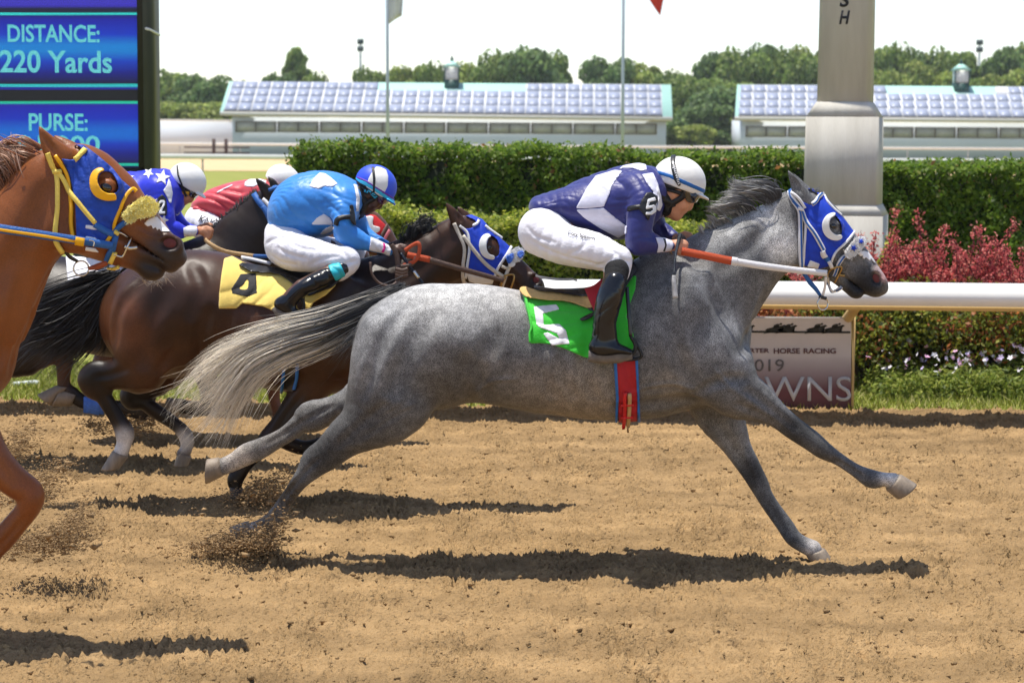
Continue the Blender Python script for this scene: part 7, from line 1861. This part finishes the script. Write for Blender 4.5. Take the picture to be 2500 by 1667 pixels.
ab = patch('number_armband', jk, d, cz((985, 490), (1005, 440), (1040, 385), (1075, 382), (1115, 410), (1118, 440), (1085, 500), (1055, 575), (1020, 530)), .010, M_rub, j5, .0036, curve=0)
strap('armband_strap', jk, d, cz((925, 500), (955, 490), (1000, 485)), 11, M_rub, j5, off=.006)
patch('number', jk, d, cz((1048, 430), (1098, 415), (1106, 438), (1062, 450), (1056, 476), (1090, 466), (1108, 482), (1106, 514), (1078, 534), (1034, 537), (1036, 516), (1066, 514), (1084, 502), (1080, 488), (1034, 500)), .0125, M_prw, ab, .0026, sm=0)
text_on('embroidered_name', 'Cory Spataro', br, d, (1387.5, 577), (66.5, 15), (-2, -12.5), M_prt, breeches5, off=.006, shear=.35, bold=.018)
hm, ho = helmet('helmet', d, mp5, 1.0, 0, M_cap, j5)
print_on('hat_band', cz((1095, 232), (1190, 258), (1300, 305), (1440, 368), (1438, 395), (1300, 335), (1190, 285), (1095, 256)), mat('blue_band', lin(22, 96, 168), .5, .06), ho, hm, d, off=.003, near=False, ylo=-.15, yhi=.15)
hb = patch('helmet_strap', hm, d, cz((1208, 128), (1238, 126), (1232, 180), (1248, 260), (1272, 335), (1255, 345), (1225, 300), (1206, 220), (1200, 160)), .007, M_rub, ho, .0034, near=False, ylo=-.15, yhi=.15)
text_on('strap_print', 'equiwin', hm, d, cz((1207, 190))[0], (14.5, 52), (8.5, -2.8), M_prw, hb, off=.010, bold=.02, space=1.05)
goggles(d, mp5, bd, j5)
for pts, w in ((((1140, 330), (1150, 400), (1180, 455), (1175, 510), (1150, 525)), 20), (((1280, 345), (1295, 385), (1270, 420), (1215, 455), (1180, 490)), 13), (((1135, 330), (1200, 345), (1275, 350)), 12), (((1150, 430), (1200, 455), (1215, 480)), 16)):
    strap('harness', bd, d, cz(*pts), w, M_rub, j5, off=.006, th=.005)
bo = Shape()
LB = -.355
bo.chain([st(d, (1473, 684), (1530, 692), -.335, .062), st(d, (1462, 712), (1523, 716), -.35, .062), st(d, (1454, 741), (1516, 741), LB, .058), st(d, (1448, 784), (1505, 784), LB, .052), st(d, (1446, 815), (1506, 818), LB, .048), st(d, (1442, 838), (1508, 842), LB, .046)], .012)
bo.chain([sc(d, (1458, 850), 19, LB, .04), sc(d, (1490, 850), 16, LB, .044), sc(d, (1520, 854), 11, LB, .042), sc(d, (1538, 859), 7, LB, .03)], .02)
bo.cut(P(1490, 867, d+LB), (0, 0, -1), .003)
bo.noise(wrinkle(47, .003, 70, (.1, .2, .9)))
boot = skin('boot', bo, .004, M_boot, j5)
MB().tube([P(1437, 868, d+LB), P(1470, 870, d+LB), P(1510, 869, d+LB), P(1543, 866, d+LB)], np.array([.026, .03, .03, .018]), 10).build('sole', M_sole, boot)
so = Shape(); so.chain([st(d, (1476, 656), (1536, 664), -.29, .068), st(d, (1474, 688), (1528, 694), -.335, .064)], .01)
skin('sock', so, .004, M_sock, j5)
bo2 = Shape()
bo2.chain([st(d, (1476, 662), (1536, 672), .29, .064), st(d, (1473, 700), (1526, 706), .34, .06), st(d, (1450, 784), (1508, 784), .345, .05), st(d, (1448, 838), (1512, 842), .345, .046)], .012)
bo2.chain([sc(d, (1470, 850), 19, .345, .04), sc(d, (1530, 858), 12, .345, .042), sc(d, (1560, 866), 6, .345, .03)], .02)
skin('boot', bo2, .0055, M_boot, j5)
st5 = sad5 = [o for o in bpy.data.objects if o.name.startswith('saddle') and o.get('label', '').endswith('on the grey horse') and o['category'] == 'saddle'][0]
wire('stirrup', [(1540, 822, LB), (1550, 840, LB), (1549, 858, LB), (1530, 874, LB), (1508, 878, LB)], 4.2, d, M_rub, st5)
wire('stirrup', [(1540, 822, LB+.05), (1556, 844, LB+.05), (1566, 870, LB+.05), (1540, 878, LB+.05), (1508, 878, LB)], 4.0, d, M_rub, st5)
hang('stirrup_leather', [(1530, 700, -.31), (1535, 760, -.345), (1540, 822, LB)], 9, d, M_blk, st5)
wh = thing('whip', 'short black whip with white flap in the near hand of the navy and white jockey', 'whip', P(1650, 640, d))
wire('handle', [(1661, 572, -.165), (1654, 600, -.19), (1649, 625, -.225), (1645, 672, -.26)], [5.5, 4.2, 3.2, 2.8], d, mat('braided_whip', (.012, .02, .035), .35, .3, 300, .5, 400), wh)
wire('knob', [(1655, 574, -.16), (1664, 576, -.16)], 6, d, M_rub, wh, n=10)
hang('flap', [(1645, 672, -.26), (1645, 690, -.265), (1649, 727, -.27)], [8, 10, 13], d, mat('printed_flap', (.8, .79, .77), .5, .5, 24, color2=(.22, .22, .22)), wh, th=.008)

# ---- rider of number four -----------------------------------------------------
d = D4
mp4 = headmap(d, 920, 450, .80, math.radians(14))

j4 = thing('person', 'jockey in light blue silks with blue and white quartered cap on the dark bay', 'jockey', P(740, 700, d), 'jockeys riding in the race')
bd = Shape(); head_shape(bd, d, mp4, .80)
bd.chain([sc(d, (862, 490), 34, 0, .12), sc(d, (800, 498), 48, 0, .14), sc(d, (740, 520), 38, 0, .11), sc(d, (705, 590), 32, 0, .11)], .04)
arm(bd, d, [(838, 500, 22, -.14), (842, 572, 17, -.2), (900, 594, 13, -.18), (955, 612, 9.5, -.16)], .015, 2)
arm(bd, d, [(838, 500, 22, .14), (860, 560, 17, .17), (910, 590, 12, .13), (950, 603, 9, .07)], .015, 2)
fist(bd, d, 972, 613, -.16, .92, .25)
fist(bd, d, 966, 604, .06, .85, .1)
arm(bd, d, [(705, 598, 30, -.1), (846, 638, 23, -.25), (735, 700, 18, -.36), (695, 740, 15, -.36)], .03, 2)
arm(bd, d, [(705, 598, 30, .1), (880, 628, 23, .25), (770, 700, 18, .34)], .03, 2)
skin('body', bd, .0045, M_skin2, j4)
br = Shape()
br.chain([sc(d, (702, 592), 55, 0, .16), sc(d, (690, 572), 44, 0, .15)], .03)
br.chain([sc(d, (700, 600), 54, -.09, .10), st(d, (735, 568), (705, 660), -.15, .10), st(d, (783, 586), (757, 662), -.21, .085), st(d, (835, 604), (800, 660), -.245, .075), sc(d, (846, 636), 34, -.25, .066), st(d, (800, 645), (852, 672), -.26, .062)], .03)
br.chain([sc(d, (700, 600), 54, .09, .10), st(d, (800, 578), (780, 640), .18, .085), sc(d, (866, 622), 32, .25, .066), st(d, (850, 640), (892, 648), .26, .06)], .03)
br.noise(wrinkle(51, .0011, 40, (.7, .1, .6)))
for pts, r, dp in ((((480, 790), (560, 830), (700, 880), (880, 930)), 3, .003), (((210, 700), (300, 760), (330, 850)), 5, .005), (((190, 860), (260, 820), (420, 790)), 4, .004), (((300, 900), (400, 960), (560, 1000)), 4, .004), (((220, 960), (330, 1030), (480, 1060)), 4, .003), (((860, 920), (930, 960), (980, 1040)), 4, .004), (((900, 1090), (960, 1040), (1040, 1020)), 4, .004), (((600, 1060), (720, 1000), (860, 980)), 4, .003), (((440, 860), (520, 900), (640, 920)), 4, .003)):
    groove(br, d, hz(*pts), r, dp, .010)
skin('breeches', br, .005, M_breech, j4)
jk = Shape()
jk.chain([st(d, (668, 516), (720, 572), 0, .14), st(d, (684, 468), (746, 574), 0, .165), st(d, (708, 436), (765, 578), 0, .18), st(d, (745, 421), (785, 580), 0, .185), st(d, (792, 420), (812, 565), 0, .185), st(d, (830, 434), (842, 548), 0, .165), st(d, (858, 446), (866, 524), 0, .10), st(d, (872, 460), (874, 515), 0, .06)], .03)
jk.chain([sc(d, (838, 496), 44, -.12, .085), st(d, (806, 515), (872, 520), -.165, .07), st(d, (812, 545), (868, 548), -.20, .06), sc(d, (842, 568), 29, -.21, .054), st(d, (875, 553), (853, 606), -.20, .05), st(d, (905, 578), (898, 612), -.185, .042), st(d, (953, 604), (944, 624), -.165, .027)], .025)
jk.chain([sc(d, (838, 496), 44, .12, .085), sc(d, (868, 540), 28, .165, .06), sc(d, (890, 572), 20, .15, .05), sc(d, (940, 598), 11, .09, .026)], .03)
jk.noise(wrinkle(54, .0048, 34, (.8, .2, .5))); jk.noise(wrinkle(55, .0018, 90, (.2, .3, .9)))
skin('jacket', jk, .005, M_sky, j4)
print_on('white_panel', hz((590, 322), (640, 240), (690, 195), (745, 205), (800, 245), (860, 300), (800, 330), (740, 322), (680, 348), (620, 335)), M_wcl, j4, jk, d, mid=.1)
print_on('white_diamond', hz((610, 680), (660, 620), (728, 578), (790, 620), (820, 685), (740, 682), (660, 684)), M_wcl, j4, jk, d)
print_on('white_diamond', hz((690, 770), (740, 715), (800, 690), (830, 710), (790, 750), (720, 775)), M_wcl, j4, jk, d)
print_on('sleeve_cuff', hz((1165, 795), (1240, 825), (1330, 870), (1362, 900), (1340, 975), (1260, 945), (1148, 922), (1160, 860)), M_wcl, j4, jk, d, off=.004)
print_on('cuff_band', hz((1278, 848), (1298, 856), (1308, 890), (1290, 945), (1262, 940), (1285, 895)), mat('magenta_band', lin(206, 30, 130), .6, .05), j4, jk, d, off=.007)
print_on('collar', hz((1000, 300), (1040, 310), (1066, 440), (1055, 555), (1028, 560), (1030, 430), (1015, 340)), M_wcl, j4, jk, d, off=.006)
ab = patch('number_armband', jk, d, hz((968, 500), (1000, 495), (1020, 590), (1030, 690), (1000, 680), (972, 640)), .012, M_rub, j4, .004)
strap('armband_strap', jk, d, hz((850, 690), (860, 640), (920, 615), (975, 612)), 11, M_rub, j4, off=.007)
hm, ho = helmet('helmet', d, mp4, .80, 0, M_capb, j4)
ab2 = dict(off=.003, near=False, ylo=-.15, yhi=.15)
print_on('white_quarter', hz((1130, 300), (1145, 250), (1175, 195), (1215, 140), (1260, 145), (1310, 170), (1330, 230), (1325, 320), (1295, 385), (1240, 360), (1180, 330)), M_cap, ho, hm, d, **ab2)
print_on('white_quarter', hz((1122, 318), (1190, 350), (1290, 400), (1280, 430), (1200, 395), (1125, 360)), M_cap, ho, hm, d, **ab2)
print_on('hat_band', hz((1025, 245), (1120, 278), (1200, 330), (1300, 395), (1390, 455), (1386, 490), (1290, 430), (1190, 362), (1110, 315), (1025, 272)), mat('cyan_band', lin(60, 190, 226), .5, .06), ho, hm, d, off=.005, near=False, ylo=-.15, yhi=.15)
print_on('hat_band', hz((1040, 232), (1130, 270), (1210, 325), (1310, 385), (1392, 440), (1390, 456), (1300, 402), (1205, 340), (1120, 285), (1032, 246)), mat('purple_band', lin(110, 50, 160), .5, .06), ho, hm, d, off=.006, near=False, ylo=-.15, yhi=.15)
patch('helmet_strap', hm, d, hz((1172, 142), (1200, 140), (1210, 250), (1205, 385), (1185, 385), (1186, 250)), .008, M_rub, ho, .0036, near=False, ylo=-.15, yhi=.15)
goggles(d, mp4, bd, j4, mat('violet_lens', (.05, .01, .05), .05, .3, spec=.9), k=.8)
for pts, w in ((((1050, 340), (1070, 420), (1110, 470), (1090, 540), (1060, 620)), 15), (((1205, 395), (1190, 440), (1140, 470), (1100, 500), (1065, 580)), 10), (((1110, 380), (1170, 385), (1210, 400)), 9), (((1060, 330), (1100, 345), (1140, 375)), 10)):
    strap('harness', bd, d, hz(*pts), w, M_rub, j4, off=.006, th=.005)
strap('headband', bd, d, hz((1110, 365), (1170, 385), (1215, 425)), 8, MATS['cyan_band'], j4, off=.007)
bo = Shape()
bo.chain([st(d, (826, 640), (846, 672), -.275, .064), st(d, (800, 650), (822, 686), -.30, .063), st(d, (770, 664), (794, 700), -.33, .06), st(d, (731, 686), (757, 714), LB, .056), st(d, (703, 708), (733, 734), LB, .05), st(d, (688, 724), (722, 746), LB, .047)], .012)
bo.chain([sc(d, (686, 742), 17, LB, .042), sc(d, (704, 752), 15, LB, .044), sc(d, (722, 762), 10, LB, .04), sc(d, (738, 768), 6, LB, .028)], .02)
bo.noise(wrinkle(57, .0028, 70, (.1, .2, .9)))
boot = skin('boot', bo, .0042, M_boot, j4)
MB().tube([P(671, 748, d+LB), P(684, 762, d+LB), P(708, 770, d+LB), P(738, 777, d+LB)], np.array([.022, .028, .028, .016]), 10).build('sole', M_sole, boot)
patch('boot_top', bo, d, hz((765, 1065), (840, 1025), (880, 1040), (930, 1150), (925, 1165), (838, 1208)), .006, mat('turquoise_top', lin(40, 176, 190), .5, .1, 40), boot, .004)
bo2 = Shape(); bo2.chain([st(d, (830, 655), (880, 672), .29, .062), st(d, (760, 690), (785, 716), .345, .056), st(d, (705, 722), (732, 746), .345, .048), sc(d, (720, 760), 14, .345, .04)], .012)
skin('boot', bo2, .006, M_boot, j4)
wh = thing('whip', 'black and silver whip in the near hand of the light blue jockey', 'whip', P(1000, 660, d))
wire('handle', [(978, 618, -.19), (1000, 650, -.2), (1020, 676, -.2), (1032, 692, -.2)], [4.5, 4, 3.6, 4.4], d, MATS['braided_whip'], wh)
wire('grip', [(1010, 662, -.2), (1022, 679, -.2)], 5.2, d, M_steel, wh, n=10)
sad4 = [o for o in bpy.data.objects if o.get('category') == 'saddle' and 'light blue' in o['label']][0]
wire('stirrup', [(736, 726, LB), (742, 745, LB), (736, 764, LB), (716, 775, LB), (700, 770, LB)], 4, d, M_rub, sad4)

# ---- rider of number two --------------------------------------------------------
d = D2
mp2 = headmap(d, 459, 440, .72, math.radians(12))
j2 = thing('person', 'jockey in royal blue silks with white stars and white cap, left rear', 'jockey', P(380, 700, d), 'jockeys riding in the race')
bd = Shape(); head_shape(bd, d, mp2, .72)
bd.chain([sc(d, (405, 470), 30, 0, .12), sc(d, (350, 480), 42, 0, .14), sc(d, (290, 500), 42, 0, .13), sc(d, (250, 555), 36, 0, .13)], .04)
arm(bd, d, [(388, 480, 20, -.14), (405, 560, 16, -.19), (445, 568, 12, -.17), (478, 566, 9, -.15)], .015, 2)
arm(bd, d, [(388, 480, 20, .14), (415, 540, 16, .17), (450, 560, 12, .13), (486, 562, 9, .09)], .015, 2)
fist(bd, d, 497, 568, -.15, .86, .3)
fist(bd, d, 500, 560, .08, .8, .1)
arm(bd, d, [(250, 560, 28, -.1), (380, 610, 22, -.25), (310, 690, 17, -.35), (300, 730, 15, -.35)], .03, 2)
skin('body', bd, .0055, M_skin3, j2)
jk = Shape()
jk.chain([st(d, (225, 460), (270, 560), 0, .15), st(d, (294, 424), (320, 560), 0, .175), st(d, (345, 418), (365, 550), 0, .18), st(d, (392, 412), (400, 535), 0, .165), st(d, (410, 430), (414, 500), 0, .09)], .03)
jk.chain([sc(d, (388, 470), 42, -.12, .085), st(d, (362, 500), (425, 505), -.16, .066), st(d, (375, 540), (428, 535), -.19, .058), sc(d, (400, 555), 26, -.195, .052), st(d, (430, 540), (420, 585), -.185, .048), st(d, (452, 553), (446, 580), -.17, .036), st(d, (478, 555), (474, 575), -.155, .026)], .025)
jk.chain([sc(d, (388, 470), 42, .12, .085), sc(d, (420, 525), 24, .165, .056), sc(d, (450, 555), 16, .13, .042), sc(d, (480, 562), 10, .10, .026)], .03)
jk.noise(wrinkle(64, .005, 42, (.8, .2, .5)))
skin('jacket', jk, .006, M_royal, j2)
for x, y, r, a in ((640, 250, 21, .2), (235, 265, 20, -.1), (480, 200, 15, .6), (300, 420, 15, .2), (650, 740, 15, .3), (830, 690, 10, .1)):
    q = gz((x, y))[0]
    patch('star', jk, d, star(q[0], q[1], r, a), .004, M_wcl, j2, .0035, mid=.1, sm=0)
print_on('collar', gz((712, 260), (735, 300), (760, 430), (745, 540), (720, 545), (690, 470), (650, 400), (690, 340)), M_wcl, j2, jk, d, off=.005)
print_on('sleeve_cuff', gz((880, 830), (950, 800), (1035, 805), (1045, 870), (1020, 920), (890, 935)), M_wcl, j2, jk, d, off=.005)
ab = patch('number_armband', jk, d, gz((590, 480), (640, 445), (685, 490), (695, 600), (690, 690), (580, 680), (570, 580)), .012, M_rub, j2, .0045)
patch('number', jk, d, gz((600, 535), (620, 512), (655, 510), (674, 530), (668, 570), (632, 640), (674, 640), (672, 668), (598, 668), (602, 640), (644, 565), (648, 545), (636, 536), (622, 552), (600, 556)), .016, M_prw, ab, .0032, sm=0)
hm, ho = helmet('helmet', d, mp2, .72, 0, M_cap, j2)
patch('helmet_strap', hm, d, gz((800, 110), (818, 105), (830, 220), (880, 350), (862, 360), (812, 230)), .007, M_rub, ho, .004, near=False, ylo=-.15, yhi=.15)
goggles(d, mp2, bd, j2, k=.72)
M_ystr = mat('yellow_strap', lin(214, 160, 40), .6, .1)
strap('harness', bd, d, gz((735, 310), (750, 400), (775, 460), (880, 420), (1000, 440)), 8, M_ystr, j2, off=.006)
strap('harness', bd, d, gz((850, 330), (880, 390), (920, 470)), 6, M_rub, j2, off=.008)
hr = Shape(); hr.ell(P(*mp2(1640, 470), d), (34*.72*d/FOC, .080, 22*.72*d/FOC), .01)
skin('hair', hr, .006, mat('dark_hair', (.02, .014, .01), .6, .3, 80), j2)
br = Shape()
br.chain([sc(d, (252, 545), 48, 0, .17), st(d, (300, 540), (285, 615), -.16, .10), sc(d, (375, 606), 28, -.25, .066)], .03)
br.chain([sc(d, (252, 545), 48, 0, .17), st(d, (300, 540), (285, 615), .16, .10), sc(d, (375, 606), 28, .25, .066)], .03)
skin('breeches', br, .007, M_breech, j2)
bo = Shape(); bo.chain([sc(d, (375, 612), 24, -.26, .06), sc(d, (320, 680), 19, -.35, .05), sc(d, (300, 715), 16, -.35, .045), sc(d, (330, 728), 10, -.35, .04)], .02)
skin('boot', bo, .007, M_boot, j2)

# ---- rider of number one --------------------------------------------------------
d = D1
mp1 = headmap(d, 692, 440, .66, math.radians(8))
j1 = thing('person', 'jockey in crimson and white silks with white cap, partly behind the light blue jockey', 'jockey', P(560, 690, d), 'jockeys riding in the race')
bd = Shape(); head_shape(bd, d, mp1, .66)
bd.chain([sc(d, (648, 476), 28, 0, .12), sc(d, (590, 485), 38, 0, .14), sc(d, (520, 505), 36, 0, .13), sc(d, (485, 540), 32, 0, .13)], .04)
arm(bd, d, [(630, 480, 18, -.14), (640, 550, 15, -.19), (690, 565, 11, -.17), (735, 566, 8.5, -.15)], .015, 2)
arm(bd, d, [(630, 480, 18, .14), (655, 545, 15, .17), (700, 562, 11, .13), (738, 562, 8.5, .09)], .015, 2)
fist(bd, d, 752, 568, -.15, .8, .3)
fist(bd, d, 754, 562, .08, .76, .1)
arm(bd, d, [(485, 545, 26, -.1), (600, 600, 20, -.25), (540, 680, 16, -.35), (530, 710, 14, -.35)], .03, 2)
skin('body', bd, .006, M_skin3, j1)
jk = Shape()
jk.chain([st(d, (478, 488), (500, 528), 0, .13), st(d, (500, 470), (535, 540), 0, .16), st(d, (545, 452), (560, 548), 0, .175), st(d, (600, 438), (610, 545), 0, .175), st(d, (645, 440), (650, 530), 0, .13), st(d, (664, 452), (664, 500), 0, .06)], .03)
jk.chain([sc(d, (630, 478), 38, -.12, .085), sc(d, (638, 530), 26, -.19, .056), sc(d, (645, 555), 22, -.195, .05), sc(d, (690, 566), 15, -.17, .04), sc(d, (735, 567), 10, -.15, .026)], .025)
jk.chain([sc(d, (630, 478), 38, .12, .085), sc(d, (650, 545), 22, .17, .05), sc(d, (735, 564), 10, .10, .026)], .03)
jk.noise(wrinkle(74, .007, 42, (.8, .2, .5)))
skin('jacket', jk, .0065, M_crim, j1)
print_on('white_panel', gz((1590, 300), (1640, 270), (1760, 265), (1840, 285), (1820, 340), (1740, 330), (1690, 360), (1580, 350)), M_wcl, j1, jk, d, mid=.1)
print_on('white_panel', gz((1600, 480), (1690, 420), (1720, 440), (1600, 560), (1540, 600)), M_wcl, j1, jk, d)
print_on('white_band', gz((1260, 420), (1330, 380), (1440, 330), (1450, 340), (1340, 395), (1270, 430)), M_wcl, j1, jk, d)
br = Shape()
br.chain([sc(d, (494, 540), 40, 0, .16), st(d, (520, 528), (520, 590), -.16, .10), sc(d, (600, 600), 26, -.25, .066)], .03)
br.chain([sc(d, (494, 540), 40, 0, .16), st(d, (520, 528), (520, 590), .16, .10), sc(d, (600, 600), 26, .25, .066)], .03)
br.noise(wrinkle(75, .004, 55))
b1 = skin('breeches', br, .006, M_breech, j1)
text_on('printed_name', 'KNO', br, d, gz((1062, 765))[0], (44, 15), (6, -15), M_prt, b1, off=.010, shear=.1, bold=.01)
hm, ho = helmet('helmet', d, mp1, .66, 0, M_cap, j1)
bo = Shape(); bo.chain([sc(d, (600, 606), 22, -.26, .06), sc(d, (548, 670), 18, -.35, .05), sc(d, (530, 700), 15, -.35, .045), sc(d, (556, 712), 9, -.35, .04)], .02)
skin('boot', bo, .008, M_boot, j1)
# ------------------------------------------------------------------ dirt thrown up by the hooves
M_spray = mat('damp_soil', (.33, .22, .115), .95, .3, 30, spec=.05)
def spray(label, d, parts, seed):
    """parts: centre pixel, spread px, lean, grains, size"""
    g = np.random.default_rng(seed); V = []; T = []
    tet = np.array([[1, 1, 1], [-1, -1, 1], [-1, 1, -1], [1, -1, -1]])/1.7
    for (u, v), (su, sv), lean, n, s0 in parts:
        for _ in range(int(n*2.0)):
            a, b = g.normal(), g.normal()
            q = P(u+su*a+lean*sv*b, v+sv*b, d+g.normal()*.10)
            if q[2] < .004: q[2] = .004+abs(g.normal())*.01
            s = s0*.85*(.35+g.random()**3*1.6); i = len(V)
            if g.random() < .025: s *= 3.2
            R_ = g.normal(size=(3, 3)); R_, _ = np.linalg.qr(R_)
            V += list(q+(tet*g.uniform(.6, 1.4, (4, 1))) @ R_*s*np.array([1.5, 1, .8])); T += [(i, i+1, i+2), (i, i+3, i+1), (i, i+2, i+3), (i+1, i+3, i+2)]
    o = obj('dirt_spray', V, T, M_spray); return tag(o, label, kind='stuff')
spray('spray of damp soil round the driving hind hoof of the grey horse', D5-.02, [((600, 1325), (40, 18), -.4, 3600, .0042), ((650, 1300), (22, 34), -.5, 1500, .0042), ((520, 1335), (46, 14), 0, 900, .0036), ((560, 1280), (60, 34), .3, 260, .0036), ((470, 1260), (120, 40), .3, 120, .003)], 1)
spray('spray of soil behind the foreleg of the dark bay', D4-.14, [((640, 1200), (28, 20), -.5, 1700, .0045), ((600, 1215), (40, 8), 0, 500, .004), ((690, 1165), (24, 26), -.5, 350, .004)], 2)
spray('low cloud of kicked up soil in front of the chestnut foreleg', 8.1, [((150, 1310), (40, 26), -.6, 1700, .0040), ((70, 1330), (48, 14), 0, 1100, .0038), ((190, 1265), (16, 34), -.3, 500, .004)], 3)
spray('soil thrown up behind the chestnut knee', 9.1, [((115, 1170), (34, 32), -.6, 1100, .0044), ((60, 1215), (40, 14), 0, 500, .004)], 4)
spray('small cloud of soil at the left edge under the dark horses', 10.3, [((45, 1080), (30, 28), -.6, 900, .0046), ((20, 1110), (24, 12), 0, 300, .0045)], 5)
spray('soil flying behind the front hooves of the blackish horse', 11.3, [((345, 1030), (26, 22), -.4, 1000, .005), ((240, 1040), (28, 12), 0, 400, .0045), ((360, 880), (120, 70), .3, 120, .003)], 6)
